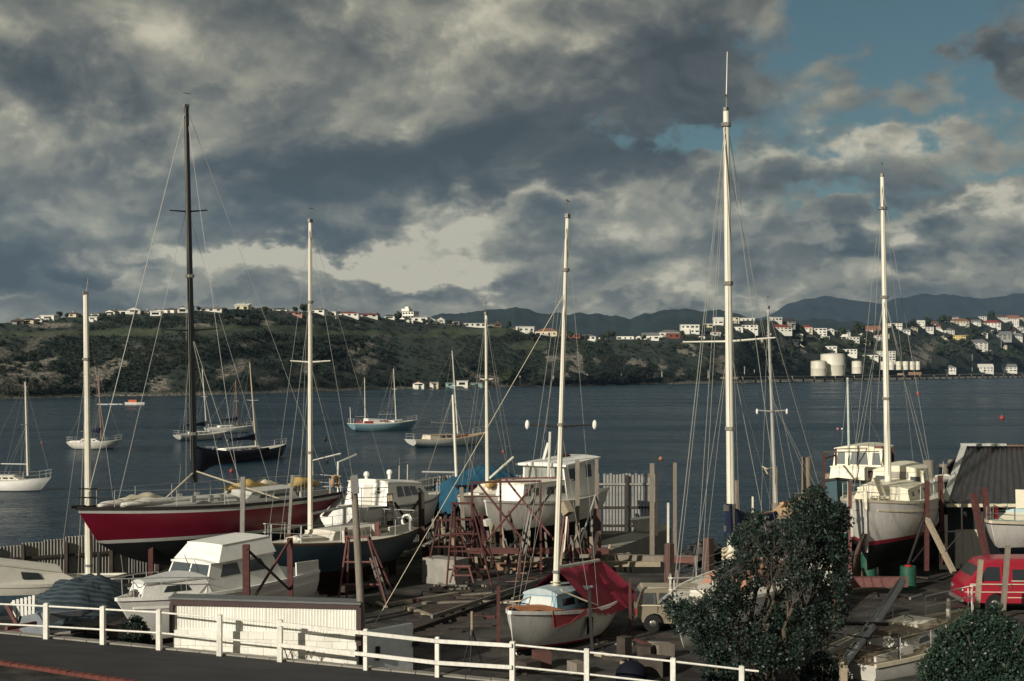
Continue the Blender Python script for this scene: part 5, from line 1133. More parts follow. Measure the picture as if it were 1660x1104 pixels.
def blue_launch():
    bl = M('sea_blue_hull', (.10,.19,.225), .55, var=.15)
    b = Boat('blue_motor_launch', 'sea blue motor launch with white rounded wheelhouse behind the right hand yacht', 'motor launch', (1358,776,58), (1424,768,66), 3.0, 1.35, .4, .1, .7, [bl, antired, antired, M('dark_capping', (.06,.06,.06), .7)], tr=.7, rb=.25, rs=.1, boot=(.05,0), stripe=.07, deck=M('launch_cream_deck', (.66,.60,.45), .7), rail=M('dark_capping'), de=.1)
    cw = M('warm_white_cabin', (.74,.69,.54), .5, var=.08)
    H, c = b.cabin(.46,.80,.84,.60,.60,cw,sf=.15,k=.94,c=.05)
    for a in (.2,.42): part('porthole', H.panel('front', a, a+.1, .40, .72), glass, c)
    for a in (.15,.4,.65): part('window', H.panel('port', a, a+.17, .3, .8), glass, c)
    W1, w = b.cabin(.14,.55,.80,1.45,1.42,cw,k=.88,sf=.22,sa=.1,c=.12)
    for a, e in ((.05,.24),(.34,.70),(.78,.96)): part('windscreen', W1.panel('front', a, e, .53, .90, sk=.02), M('launch_glass'), w)
    for a in (.12,.42,.7): part('window', W1.panel('port', a, a+.2, .5, .88), M('launch_glass'), w)
    b.mast((1377,780,61), (1374,612,61), .06, .045, M('pale_green_mast', (.50,.58,.50), .5), top=False); b.stay(b.mp(1), b.P(.98,0,0)); b.stay(b.mp(1), b.P(0,.8,0)); b.stay(b.mp(1), b.P(0,-.8,0))
    b.add('horn', MB().box(W1.T[2]+Vector((-.1,-.15,.1)), (.3,.35,.1)), rustpink); b.keel(.1,.8,1.2,antired,.15)
blue_launch()
def right_yacht():
    yw = M('right_yacht_white', (.66,.64,.60), .45, var=.14, scale=1.5, streak=.32)
    b = Boat('bowsprit_yacht', 'heavy white yacht with red waterline on a red steel cradle, right of the tree', 'yacht', (1403,812,51), (1484,782,60), 3.45, 1.5, .42, .12, .85, [yw, bootred, antiblk, yw], tr=.66, rb=.22, rs=.4, boot=(.42,.27), stripe=.04, deck=deckw, rail=M('cream_capping', (.62,.56,.42), .6), pw=2.6, tm=.5, cove=.33, de=.62)
    wc = M('warm_white_cabin')
    H, c = b.cabin(.34,.72,.70,.50,.42,wc,sf=.3,k=.86,c=.12); 
    for a in (.18,.5,.78): part('porthole', H.panel('port', a, a+.09, .35, .68), glass, c); part('porthole', H.panel('stbd', a, a+.09, .35, .68), glass, c)
    H2, c2 = b.cabin(.20,.40,.66,.98,.95,wc,sf=.15,k=.86,c=.20)
    for a in (.06,.74): part('windscreen', H2.panel('front', a, a+.20, .56, .80), M('launch_glass'), c2)
    part('dodger', H2.panel('front',.3,.7,.72,.98,.06), M('grey_canvas', (.34,.32,.28), .85), c2)
    b.mast((1440,800,55.2), (1430,286,55.2), .135, .075, mastw, top=True, band=(.03,.30,.62,.9), n=10, sp_mat=mastw)
    b.stay(b.mp(.98), b.P(.99,0,.05), .014); b.stay(b.mp(.62), b.P(.9,0,.05), .012); b.stay(b.mp(.98), b.P(0,0,.05), .012)
    for sg in (1,-1): b.stay(b.mp(.98), b.P(.5,.95*sg), .013); b.stay(b.mp(.62), b.P(.46,.95*sg), .012); b.stay(b.mp(.62), b.P(.56,.95*sg), .012)
    b.add('bow_post', MB().bar(b.P(1.0,0,-.3), b.P(1.0,0,.35), .14), wc); b.add('bow_board', MB().bar(b.P(.72,.1,.05)+Vector((.1,0,0)), b.P(.78,-.05,.85), .26, .05), wc)
    b.add('stem_post', MB().bar(b.P(1.0,0,-.02)+Vector((.02,0,0)), Vector((b.L-.18,0,.05)), .13, .10), yw)
    b.pulpit(.86,.55); b.lifelines((.15,.35,.55,.72,.86),.6)
    for t in (.78,.84,.9): b.hatch(t,.3,.3,.05,wc,.14,.2)
    b.keel(.10,.80,1.75,antiblk,.34,.3,.85); b.rudder(1.6,antiblk,.2,.5)
    b.add('boarding_ladder', MB().tube([b.P(.1,.95,0), b.P(.1,1.0,.9), b.P(.03,1.0,.95)], .02, 5).tube([b.P(.04,.95,0), b.P(.04,1.0,.9)], .02, 5), grey_al)
right_yacht()
def right_small():
    b = Boat('small_keelboat', 'small white keelboat with pale blue deck propped beside the right shed', 'keelboat', (1606,846,49.5), (1712,834,54), 2.5, .85, .12, .05, .5, [M('right_yacht_white'), antinavy, antinavy, M('navy_stripe', (.03,.035,.05), .6)], tr=.7, rb=.45, rs=.2, boot=(.02,-.02), stripe=.10, deck=M('pale_blue_deck', (.36,.48,.50), .65), rail=M('cream_capping'), de=-.1)
    b.cabin(.2,.68,.62,.4,.3,M('warm_white_cabin'),roofm=M('pale_blue_deck'),sf=.8,c=.1,side=((.2,.5,.3,.7),))
    b.add('hatch_board', MB().bar(b.P(.52,.1,.35), b.P(.38,-.2,1.05), .75, .05), M('warm_white_cabin')); b.add('flag', MB().prism([b.P(.97,.2,.1), b.P(.93,.3,.1), b.P(.93,.3,.55), b.P(.97,.2,.6)], (.02,0,0)), M('red_cloth', (.38,.05,.045)))
    b.pulpit(.86,.5,steel); b.lifelines((.3,.5,.7,.86),.5,steel); b.keel(.35,.6,1.6,antinavy)
right_small()
def bottom_yacht():
    gw = M('bottom_yacht_white', (.60,.58,.52), .6, var=.18, scale=3)
    b = Boat('laid_up_yacht', 'laid up cream yacht with tan decks in the bottom right, half behind the bush', 'yacht', (1575,988,42.2), (1365,1072,36.6), 2.7, .95, .2, .05, .6, [gw, M('grey_waterline', (.2,.2,.2), .7), antinavy], tr=.7, rb=.5, rs=.3, boot=(.03,0), deck=M('brown_deck', (.25,.20,.145), .85, var=.25, scale=5), rail=M('cream_capping'), de=-.1)
    H, c = b.cabin(.28,.66,.60,.38,.32,gw,roofm=M('brown_deck'),sf=.3,c=.08); part('window', H.panel('stbd',.25,.5,.3,.65,.01,.04), glass, c)
    b.add('sliding_hatch', MB().box(b.P(.50,.0,.44), (1.15,.95,.12)), M('warm_white_cabin')); b.coaming(.06,.28,.66,.2,gw)
    b.add('hatch_handle', MB().tube([b.P(.48,-.1,.5), b.P(.48,-.1,.58), b.P(.52,.2,.58), b.P(.52,.2,.5)], .015, 4), darksteel)
    b.pulpit(.80,.65,offwhite,.02); b.pulpit(.14,.7,darksteel,.02,aft=True); b.lifelines((.14,.32,.48,.64,.80),.6)
    b.add('rope_coil', MB().tube([b.P(.66,.25,.08)+Vector((.2*math.cos(q)*(1+.25*math.sin(2.7*q)), .2*math.sin(q), .01*q)) for q in np.linspace(0,22,50)], .022, 4), rope); b.add('samson_post', MB().box(b.P(.80,0,.3), (.1,.1,.7)), offwhite)
    b.keel(.3,.65,1.3,antinavy)
    m = thing('fallen_spar', 'silver grey spar lying diagonally across the laid up yacht', 'spar', at(1420,1010,38.5))
    part('spar', MB().tube([at(1366,1078,36.0), at(1420,1008,38.6), at(1463,942,41.0)], .115, 9), M('dull_spar_metal', (.30,.31,.32), .4, .3), m, world=True, smooth='auto')
    part('track', MB().tube([at(1362,1072,35.9), at(1459,938,40.95)], .03, 5), steel, m, world=True)
    for a in ((1405,1026,37.9),(1386,1050,37.0)): part('collar', MB().tube([at(a[0]-3,a[1]+5,a[2]-.1), at(a[0]+1,a[1]-1,a[2]+.1)], .15, 9), darksteel, m, world=True)
    part('spreader', MB().tube([at(1345,1010,38.2), at(1440,1012,38.3)], .055, 6), darksteel, m, world=True)
bottom_yacht()
# ------------------------------------------------------------------ railing, shed, fences
railw = M('railing_white', (.78,.76,.69), .55, var=.16, scale=8, streak=.35)
def railing():
    posts = [(-14,974),(75,978),(167,983),(258,988),(356,997),(454,1005),(593,1020),(709,1033),(831,1040),(951,1052),(1091,1067),(1202,1080),(1230,1083)]
    t = thing('railing', 'white post and rail fence along the footpath in the foreground', 'railing', (0,0,0)); tops = []
    for i, (px, py) in enumerate(posts):
        Y = fence_Y(px); p = at(px, py, Y); tops.append(p); b = PZ(p.x)-.3; wd = (px in (593,709)); s = .12 if not wd else .10
        if px > 1210: continue
        mb = MB().box((p.x,p.y,(p.z+b)/2), (s,s,p.z-b), -.2+random.uniform(-.12,.12))
        mb.add([(p.x-s/2,p.y-s/2,p.z),(p.x+s/2,p.y-s/2,p.z),(p.x+s/2,p.y+s/2,p.z),(p.x-s/2,p.y+s/2,p.z),(p.x,p.y,p.z+.02)], [(0,1,4),(1,2,4),(2,3,4),(3,0,4)])
        part('post', mb, railw, t)
    up = Vector((0,0,1))
    for i in range(len(posts)-1):
        a, c = tops[i], tops[i+1]; px = posts[i][0]
        for dz in (-.075,-.60):
            if 440 < px < 800:      # painted timber rails nailed to the near face
                o = Vector((-.02,-.10,0)); part('rail', MB().bar(a+up*dz+o, c+up*dz+o, .05, .09), railw, t)
            else: part('rail', MB().tube([a+up*dz, c+up*dz], .025, 7), railw, t, smooth='auto')
    for x in (466,474,505):
        p = on(x, 1068, 2.72); w = thing('weed', 'dry weed sprig growing at the foot of the white railing', 'weed', p, 0, 'dry weeds at the railing foot')
        mb = MB()
        for k in range(9): a = random.random()*6.28; h = .12+.22*random.random(); mb.tube([(0,0,0),(.06*math.cos(a),.06*math.sin(a),h*.6),(.14*math.cos(a),.14*math.sin(a),h)], .006, 3)
        part('stem', mb, M('dry_weed', (.20,.16,.09), .9), w)
railing()
def corr(p, q, z0, z1, pitch=.085, amp=.018):       # corrugated sheet between two ground points
    p, q = Vector(p), Vector(q); d = q-p; L = d.length; d.normalize(); n = Vector((d.y,-d.x,0)); k = max(2, int(L/pitch*4)); mb = MB()
    for i in range(k+1):
        u = L*i/k; off = amp*math.sin(2*math.pi*u/pitch); b = p+d*u+n*off; mb.v += [(b.x,b.y,z0),(b.x,b.y,z1)]
    for i in range(k): mb.f.append((2*i,2*i+2,2*i+3,2*i+1)); mb.m.append(0)
    return mb
def shed():
    A, Bq = Vector((-8.72,36.64,0)), Vector((-3.93,36.02,0)); d = (Bq-A).normalized(); n = Vector((-d.y,d.x,0)); L = (Bq-A).length
    t = thing('corrugated_shed', 'low white shed of corrugated iron over painted blocks behind the railing', 'shed', (A+Bq)/2)
    sw = M('shed_white', (.80,.785,.71), .6, var=.12, scale=2.5, streak=.14); fas = M('purple_brown_fascia', (.075,.05,.05), .75)
    for i in range(6):
        a = A+d*(L*i/6); c = A+d*(L*(i+1)/6); part('corrugated_sheet', corr(a, c, 3.30-.02*i, 4.0, .078, .014), sw, t, world=True, smooth=True)
    # painted concrete blocks, in courses
    bw, bh = .40, .2; blk = None
    for r in range(5):
        x = -.2*(r % 2)
        while x < L-.05:
            x0 = max(0, x); x1 = min(L, x+bw-.008)
            if x1-x0 > .05:
                c = A+d*((x0+x1)/2)-n*(.03+random.uniform(0,.004))+Vector((0,0,3.21-r*bh)); part('block', MB().box(c, (x1-x0,.1,bh-.008), math.atan2(d.y,d.x)), sw, t, world=True)
            x += bw
    ang = math.atan2(d.y,d.x); mid = (A+Bq)/2
    part('wall', MB().box(mid+n*.10+Vector((0,0,2.65)), (L,.1,1.9), ang), offwhite, t, world=True)
    part('side_wall', MB().box(Bq+n*.62-d*.22+Vector((0,0,2.9)), (.08,1.25,1.9), ang+.26), fas, t, world=True); part('side_wall', MB().box(A+n*1.2+d*.05+Vector((0,0,2.9)), (.08,2.3,1.9), ang), fas, t, world=True)
    part('fascia', MB().box(mid-n*.06+Vector((0,0,4.03)), (L+.16,.05,.17), ang), fas, t, world=True)
    part('corner_board', MB().box(Bq-n*.04+d*.06+Vector((0,0,3.5)), (.13,.14,.95), ang), fas, t, world=True); part('corner_board', MB().box(A-n*.04-d*.05+Vector((0,0,3.6)), (.10,.12,.75), ang), fas, t, world=True)
    r0 = A-d*.12-n*.12; r1 = Bq+d*.12-n*.12; q = n*1.5-d*.38; up = Vector((0,0,1))
    part('roof', MB().hexa([r0+up*4.10, r1+up*4.06, r1+q+up*3.92, r0+q+up*3.96, r0+up*4.15, r1+up*4.11, r1+q+up*3.97, r0+q+up*4.01]), M('grey_roof_felt', (.15,.16,.16), .85), t, world=True)
    g = thing('lean_to', 'pale grey rendered lean-to wall right of the corrugated shed', 'lean-to', (-3.2,37.3,2))
    P0, P1 = Vector((-3.72,36.35,0)), Vector((-2.62,37.55,0)); dd = (P1-P0).normalized(); nn = Vector((-dd.y,dd.x,0)); gm = M('pale_grey_render', (.80,.82,.84), .8, var=.15)
    part('wall', MB().hexa([P0+up*1.5, P1+up*1.5, P1+nn*.14+up*1.5, P0+nn*.14+up*1.5, P0+up*3.3, P1+up*3.3, P1+nn*.14+up*3.3, P0+nn*.14+up*3.3]), gm, g, world=True)
    c = P0+dd*1.7-nn*.03+up*2.75; part('latch', MB().box(c, (.22,.05,.12), math.atan2(dd.y,dd.x)), blackm, g, world=True)
    c = P0+dd*.35-nn*.03+up*2.7; part('vent', MB().box(c, (.12,.05,.35), math.atan2(dd.y,dd.x)), blackm, g, world=True)
    p = thing('timber_pole', 'tall weathered timber pole leaning beside the corrugated shed', 'pole', at(588,1075,36.5))
    part('shaft', MB().tube([at(590,1086,36.5), at(582,930,36.5), at(573,772,36.5)], .105, 10, .085), wood, p, world=True, smooth='auto')
    part('bracket', MB().bar(at(577,800,36.35), at(575,770,36.35), .16, .12), M('grey_bracket', (.20,.2,.2), .8), p, world=True)
    part('wire_coil', MB().tube([at(562+10*math.cos(q), 803+7*math.sin(q), 36.4+.05*math.sin(q*.7)) for q in np.linspace(0,22,50)], .008, 4), blackm, p, world=True)
shed()
def fences():
    cg = M('weathered_corrugated', (.36,.35,.32), .65, .15, var=.3, scale=1.5)
    pts = [(-60,50.2,3.6),(0,51.0,3.64),(140,52.6,3.92),(290,54.6,3.85),(420,57.8,4.0),(512,60.5,4.1),(600,63.6,4.1)]
    t = thing('corrugated_fence', 'weathered corrugated iron fence at the left water edge, behind the crimson yacht', 'fence', (0,0,0))
    W_ = [Vector(((px-PX0)*Y/FPX, Y, 0)) for px, Y, _ in pts]
    for ii, (a, c) in enumerate(zip(W_, W_[1:])):
        L = (c-a).length; n = max(1, round(L/.8))
        for i in range(n): part('sheet', corr(a+(c-a)*(i/n), a+(c-a)*((i+1)/n), 1.4, pts[ii][2]+(pts[ii+1][2]-pts[ii][2])*(i+.5)/n+random.uniform(-.015,.015), .115, .042), cg, t, smooth=True)
        nn = Vector(((c-a).y,-(c-a).x,0)).normalized()*.09
        for z in (3.2,2.3): part('rail', MB().bar(a+nn+Vector((0,0,z)), c+nn+Vector((0,0,z)), .06, .09), darkwood, t)
        for i in range(2): q = a+(c-a)*(.25+.5*i)+nn*1.6; part('post', MB().box((q.x,q.y,2.6), (.13,.13,2.2)), darkwood, t)
    sl = M('grey_slat', (.31,.30,.28), .8, var=.3, scale=3)
    t = thing('slat_fence', 'tall grey fence of upright slats closing the seaward side of the yard', 'fence', (0,0,0))
    pts = [(596,63.0),(640,65.2),(722,69.6),(830,70.2),(967,70.4),(1064,70.4)]; me = None
    W_ = [Vector(((px-PX0)*Y/FPX, Y, 0)) for px, Y in pts]
    for k, (a, c) in enumerate(zip(W_, W_[1:])):
        L = (c-a).length; d = (c-a)/L; n = int(L/.155); nn = Vector((d.y,-d.x,0)); ang = math.atan2(d.y,d.x); top = 4.2 if k == 0 else 4.85
        for i in range(n):
            if random.random() < .025: continue
            q = a+d*(L*(i+.5)/n)
            if me is None: o = part('slat', MB().box((0,0,0), (.105,.025,2.95)), sl, t); me = o.data; o.location = (q.x,q.y,top-1.475); o.rotation_euler = (0,0,ang)
            else: same('slat', me, t, (q.x,q.y,top-1.475+random.uniform(-.05,.04)), ang+random.uniform(-.03,.03))
        for z in (4.35,3.2,2.3):
            if z < top: part('rail', MB().bar(a+nn*.07+Vector((0,0,z)), c+nn*.07+Vector((0,0,z)), .05, .10), sl if z > 4 else darkwood, t)
        for i in range(max(1,int(L/2.4))): q = a+d*(L*(i+.5)/max(1,int(L/2.4)))+nn*.14; part('post', MB().box((q.x,q.y,3.2), (.13,.13,3.2)), darkwood, t)
fences()
# ------------------------------------------------------------------ right hand shed
def right_shed():
    Yf, Yr = 57.5, 63.5; x0 = (1531-PX0)*Yf/FPX; xr = (1567-PX0)*Yr/FPX; x1 = 27.5; ze, zr = 4.72, 6.58
    t = thing('boat_shed', 'boat shed with steep dark rusty corrugated roof at the right edge', 'shed', (x0,Yf,2))
    m = bpy.data.materials.new('rusty_corrugated_roof'); m.use_nodes = True; N = m.node_tree.nodes; Lk = m.node_tree.links; b = N['Principled BSDF']; b.inputs['Roughness'].default_value = .42; b.inputs['Metallic'].default_value = .5
    tc = N.new('ShaderNodeTexCoord'); mp = N.new('ShaderNodeMapping'); mp.inputs['Scale'].default_value = (3.2,.35,.35); Lk.new(tc.outputs['Object'], mp.inputs[0]); nz = N.new('ShaderNodeTexNoise'); nz.inputs['Scale'].default_value = 1.4; nz.inputs['Detail'].default_value = 7; Lk.new(mp.outputs[0], nz.inputs['Vector'])
    cr = N.new('ShaderNodeValToRGB'); cr.color_ramp.elements[0].position = .42; cr.color_ramp.elements[0].color = (.062,.064,.07,1); cr.color_ramp.elements[1].position = .82; cr.color_ramp.elements[1].color = (.10,.055,.04,1); e = cr.color_ramp.elements.new(.56); e.color = (.085,.083,.086,1); Lk.new(nz.outputs['Fac'], cr.inputs[0]); Lk.new(cr.outputs[0], b.inputs['Base Color'])
    p = .21; k0 = int((x1-xr)/p)
    # each sheet of iron is a piece: corrugations run up the slope, the verge is skewed like the photograph's
    step = 4
    for i in range(0, k0, step):
        mb = MB(); nn = step*8
        for j in range(nn+1):
            u = (i+j/8)*p; off = .038*math.sin(2*math.pi*(i+j/8)); s_ = min(1, u/(x1-xr))
            xa = x0-.05+u*((x1-x0+.05)/(x1-xr)); xb = xr+u
            mb.v += [(xa, Yf-.35, ze-.05+off*.95+.004*(i//step % 2)), (xb, Yr, zr+off*.95+.004*(i//step % 2))]
        for j in range(nn): mb.f.append((2*j,2*j+2,2*j+3,2*j+1)); mb.m.append(0)
        part('roof_sheet', mb, m, t, world=True, smooth=True)
    part('back_slope', MB().hexa([(xr,Yr,zr-.12),(x1,Yr,zr-.12),(x1,Yr+6,ze-.2),(x0+3,Yr+6,ze-.2),(xr,Yr,zr-.02),(x1,Yr,zr-.02),(x1,Yr+6,ze-.1),(x0+3,Yr+6,ze-.1)]), m, t, world=True)
    part('barge_board', MB().bar((x0-.10,Yf-.4,ze+.02), (xr-.10,Yr,zr+.06), .26, .07), M('pale_barge_board', (.52,.52,.48), .6), t, world=True)
    part('ridge_cap', MB().bar((xr-.2,Yr,zr+.09), (xr+1.7,Yr,zr+.09), .5, .10), M('pale_barge_board'), t, world=True)
    part('ridge_cap', MB().bar((xr+1.72,Yr,zr+.05), (x1,Yr,zr+.05), .4, .06), M('rusty_ridge', (.2,.13,.10), .8), t, world=True)
    part('gutter', MB().bar((x0-.05,Yf-.42,ze-.16), (x1,Yf-.42,ze-.16), .13, .13), M('cream_gutter', (.68,.62,.45), .6), t, world=True)
    mb = corr((x0+.1,Yf,0),(x1,Yf,0), 3.55, ze-.1, .09, .015); part('upper_wall', mb, M('dark_green_iron', (.04,.05,.055), .6), t, world=True, smooth=True)
    cw = M('white_block_wall', (.70,.67,.57), .8, var=.12)
    part('lower_wall', MB().box(((x0+x1)/2+.2,Yf+.12,2.6), (x1-x0-.5,.2,2.1)), cw, t, world=True)
    part('side_wall', MB().prism([(x0+.15,Yf+.05,1.8),(x0+.15,Yr,1.8),(xr+.15,Yr,zr-.2),(x0+.15,Yf+.05,ze-.2)], (.1,0,0)), M('dark_green_iron'), t, world=True)
    part('pilaster', MB().box((x0-.1,Yf-.05,3.0), (.34,.3,2.3)), cw, t, world=True)
    part('doorway', MB().box((x0+2.3,Yf-.02,2.9), (1.3,.1,1.4)), blackm, t, world=True)
right_shed()
# ------------------------------------------------------------------ posts, piles, cradles, trestles
def pile(px, pyt, pyb, Y, r, label, mat=wood, square=False, name='timber_pile', grp='timber piles and posts around the yard'):
    a, c = at(px, pyb, Y), at(px, pyt, Y); n = 4 if square else 10
    mb = MB().tube([a-Vector((0,0,.4)), a*.5+c*.5, c], r, n, r*.9)
    return solo(name, mb, mat, label, 'post' if square else 'pile', grp, smooth='auto')
pile(1085,881,1010,45,.17,'dark square timber post right of the tan car roof',M('red_brown_post', (.12,.075,.065), .85, var=.3),True)
pile(1148,872,915,61,.27,'short square brown pile at the water edge left of the tree',M('red_brown_post'),True)
pile(1193,779,880,63,.17,'slim dark pile right behind the tallest white mast',wood)
pile(1257,756,812,63,.14,'grey timber pile beside the tan sloop mast',wood)
pile(1307,741,815,64,.23,'thick pale round pile standing alone above the tree',wood)
pile(1342,768,812,64,.16,'brown pile left of the blue launch',wood2)
pile(1465,763,800,68,.34,'short thick pile stump just right of the right hand mast',wood)
pile(1486,753,812,67,.22,'pale round pile first right of the right hand mast, thin one',wood)
pile(1505,746,815,66,.30,'thickest tall pale pile left of the shed roof',wood)
pile(1530,752,800,67,.25,'pale round pile nearest the shed barge board',wood)
pile(1543,745,780,69,.22,'pale pile half hidden behind the shed barge board',wood)
def post(px, pyt, pyb, Y, w, label, mat, lean=0, name='steel_post', cat='post', grp='upright posts in the yard'):
    return solo(name, MB().bar(at(px,pyb,Y), at(px+lean,pyt,Y), w), mat, label, cat, grp)
post(1057,751,915,58,.18,'tall grey double post at the right end of the slatted fence',wood)
post(1064,768,868,60,.10,'thin dark post touching the right end of the slatted fence',darkwood)
post(1094,750,905,58,.14,'tall grey post standing apart right of the slatted fence',wood)
post(967,744,905,58,.14,'tall grey post at the stern of the wheelhouse launch',wood)
post(936,745,905,56,.16,'grey timber post in front of the wheelhouse launch stern',wood)
post(968,825,905,57,.30,'short red brown plank post leaning at the wheelhouse launch stern',M('red_brown_post'))
post(1083,815,930,47,.07,'thin pale pole between the tan car and the slatted fence',offwhite)
post(1584,907,985,43.5,.13,'pale grey timber stake in front of the red van door',wood2,6)
post(1626,885,990,42.5,.13,'taller two tone timber stake in front of the red van windows',wood,8)
post(808,950,1095,40.5,.10,'rusty red steel post left of the tarped sloop bow',rust)
post(1356,930,1010,41.5,.16,'leaning rusty post with white board at the tree edge',M('rust_white_post', (.30,.17,.14), .85, var=.4, scale=4),-6)
post(1343,908,948,42.5,.26,'white painted sign board on a post right of the tree',offwhite,-3,'sign_board','sign')
post(1367,1068,1104,35.8,.17,'short pale stake at the bottom edge right of the tree',wood2)
post(1220,805,850,52,.06,'thin cream pole sticking up through the tree top',mastw)
def cradle(name, label, segs, cat='boat cradle', group=None):
    t = thing(name, label, cat, (0,0,0), 0, group); first = True; pts = []
    for nm, p, q, w, m in segs:
        a, c = toV(p), toV(q); pts += [a, c]
    o = Vector((sum(v.x for v in pts)/len(pts), sum(v.y for v in pts)/len(pts), min(v.z for v in pts))); t.location = o
    for nm, p, q, w, m in segs: part(nm, MB().bar(toV(p), toV(q), w*(.72 if w < .15 else 1)) if w > .075 else MB().tube([toV(p), toV(q)], w*.5, 6), m, t, world=True)
    return t
cradle('boat_cradle','rusty red props and crossed braces along the white launch side',[
 ('post',(400,995,41.2),(399,883,41.2),.19,rust),('post',(471,990,43.2),(470,872,43.2),.16,rust),('brace',(400,890,41.1),(468,955,43.1),.08,darksteel),('brace',(470,875,43.1),(408,975,41.1),.08,rust),('base_beam',(395,1005,41.2),(480,992,43.2),.15,rust)])
cradle('boat_cradle','rusty red posts under the crimson yacht left of the launch cabin',[
 ('post',(245,935,48),(245,880,48),.16,rust),('post',(268,915,50),(268,888,50),.12,rust),('brace',(250,893,48),(274,913,49.6),.08,darksteel),('post',(160,935,47),(160,895,47),.12,darksteel),('base_beam',(240,940,48),(275,925,50),.15,darkwood)])
cradle('boat_cradle','grey steel posts holding the crimson yacht amidships',[
 ('post',(393,875,49),(394,773,49),.15,steel),('post',(468,870,50),(474,770,50),.14,steel),('post',(466,900,50),(468,866,50),.18,rust),('base_beam',(390,915,49),(470,908,50),.2,darkwood)])
cradle('boat_cradle','red posts and white blocks under the blue sloop stern',[
 ('post',(612,930,52.5),(611,846,52.5),.16,rustpink),('post',(562,905,50),(561,855,50),.13,rustpink),('pad',(557,880,49.8),(556,860,49.8),.12,offwhite),('post',(606,870,52.6),(605,850,52.6),.12,offwhite),('base_beam',(555,955,50),(640,940,53),.22,darkwood)])
cradle('boat_cradle','dark piles and braces carrying the white cabin yacht above the fence',[
 ('post',(633,890,58),(632,800,58),.24,darkwood),('post',(684,880,60),(683,798,60),.24,darkwood),('brace',(640,815,58),(660,845,59),.10,darksteel),('brace',(680,810,60),(660,840,59),.10,darksteel),('base_beam',(625,892,57),(700,880,61),.25,darkwood),('post',(582,890,57),(582,838,57),.2,darkwood),('pad',(633,812,57.8),(632,803,57.8),.2,wood2)])
cradle('boat_cradle','tall rusty frame with crossed braces around the wheelhouse launch',[
 ('post',(812,880,56),(811,775,56),.12,rust),('post',(766,880,55),(765,781,55),.13,rust),('post',(877,930,54.5),(876,779,54.5),.12,rust),('crossbar',(766,782,55),(877,780,55),.10,rust),('crossbar',(811,776,56.5),(912,774,56.5),.09,rustpink),('brace',(776,785,55),(862,892,54.2),.09,rust),('brace',(864,787,55.5),(786,880,54.2),.10,rustpink),('brace',(820,777,56),(898,875,55),.09,rustpink),('brace',(903,785,58),(830,885,55),.08,darksteel),('prop',(866,795,56),(843,905,54.5),.10,steel),('prop',(868,800,56),(850,900,54.5),.08,steel),('prop',(825,830,57),(840,885,55.5),.12,darkwood),('base_beam',(760,893,54),(985,893,56),.22,rustpink)])
cradle('boat_cradle','pair of thin raking props under the wheelhouse launch stern',[
 ('prop',(914,838,55),(906,900,54),.09,rustpink),('prop',(919,838,55),(913,905,54),.09,mastw),('prop',(921,838,55.5),(921,905,54.5),.08,rustpink),('pad',(914,815,55.4),(922,833,55.2),.34,wood2),('prop',(966,800,58),(941,880,56),.07,grey_al),('prop',(935,865,56),(926,900,55),.09,wood2),('prop',(965,880,57),(955,905,56),.09,wood2),('base_beam',(900,908,54),(960,906,56),.12,darkwood)])
cradle('boat_cradle','steel frame with crossed braces holding the tarped sloop by the railing',[
 ('post',(962,1100,40.2),(955,957,40.2),.12,darksteel),('post',(1022,1070,42.8),(1021,938,42.8),.11,rust),('brace',(963,1030,40.2),(990,1075,41.5),.05,darksteel),('brace',(1020,1008,42.7),(968,1085,40.5),.06,darksteel),('brace',(1020,1018,42.7),(985,1085,41.3),.06,darksteel),('brace',(966,1035,40.3),(1012,1100,40.8),.05,darksteel),('brace',(828,1045,39.6),(860,1095,39.2),.05,grey_al),('base_beam',(845,1105,39),(1000,1090,41.5),.2,darkwood),('prop',(865,1090,39.4),(870,1050,40),.09,rust),('prop',(879,1095,39.2),(876,1055,40),.09,rust)])
cradle('boat_cradle','red steel cradle with long floor beam under the bowsprit yacht',[
 ('post',(1378,935,50.5),(1378,782,50.5),.14,rustpink),('post',(1381,870,50.4),(1380,825,50.4),.10,offwhite),('post',(1502,925,53),(1503,780,53),.15,rust),('post',(1529,915,55),(1524,771,55),.16,rust),('post',(1411,800,57),(1413,766,57),.14,rust),('floor_beam',(1369,943,50.2),(1470,943,50.2),.34,rustpink),('brace',(1500,835,53),(1472,915,52.5),.09,darksteel),('brace',(1502,840,53),(1546,928,51.5),.16,wood2),('brace',(1528,850,55),(1480,910,53),.06,darksteel),('tie_bar',(1503,861,53),(1530,860,55),.06,darksteel),('prop',(1405,870,51.5),(1418,893,51.6),.08,steel)])
cradle('boat_cradle','brown raking posts and frame propping the small keelboat',[
 ('post',(1600,905,50),(1577,800,50.8),.19,rust),('post',(1602,845,55),(1595,790,55),.2,rust),('post',(1560,925,52),(1559,790,52),.07,darksteel),('tie_bar',(1533,862,52),(1560,861,52),.06,darksteel),('brace',(1560,862,52),(1527,900,52),.05,darksteel),('brace',(1660,880,51),(1640,905,50.5),.08,darksteel),('post',(1578,900,52),(1573,862,52),.06,darksteel),('base_beam',(1590,920,50),(1690,915,51),.2,darkwood)])
cradle('boat_cradle','red pipe frame standing over the blue motor launch',[
 ('post',(1335,830,57),(1336,733,57),.13,rust),('post',(1355,770,60),(1355,727,60),.10,rust),('post',(1432,790,62),(1432,728,62),.13,rust),('post',(1448,780,63),(1447,725,63),.13,rust),('crossbar',(1336,733,57),(1425,732,61),.05,wood2),('crossbar',(1355,728,60),(1447,725,63),.05,wood2),('crossbar',(1337,743,57),(1355,738,60),.08,rust),('base_beam',(1345,880,56),(1440,870,60),.25,darkwood)])
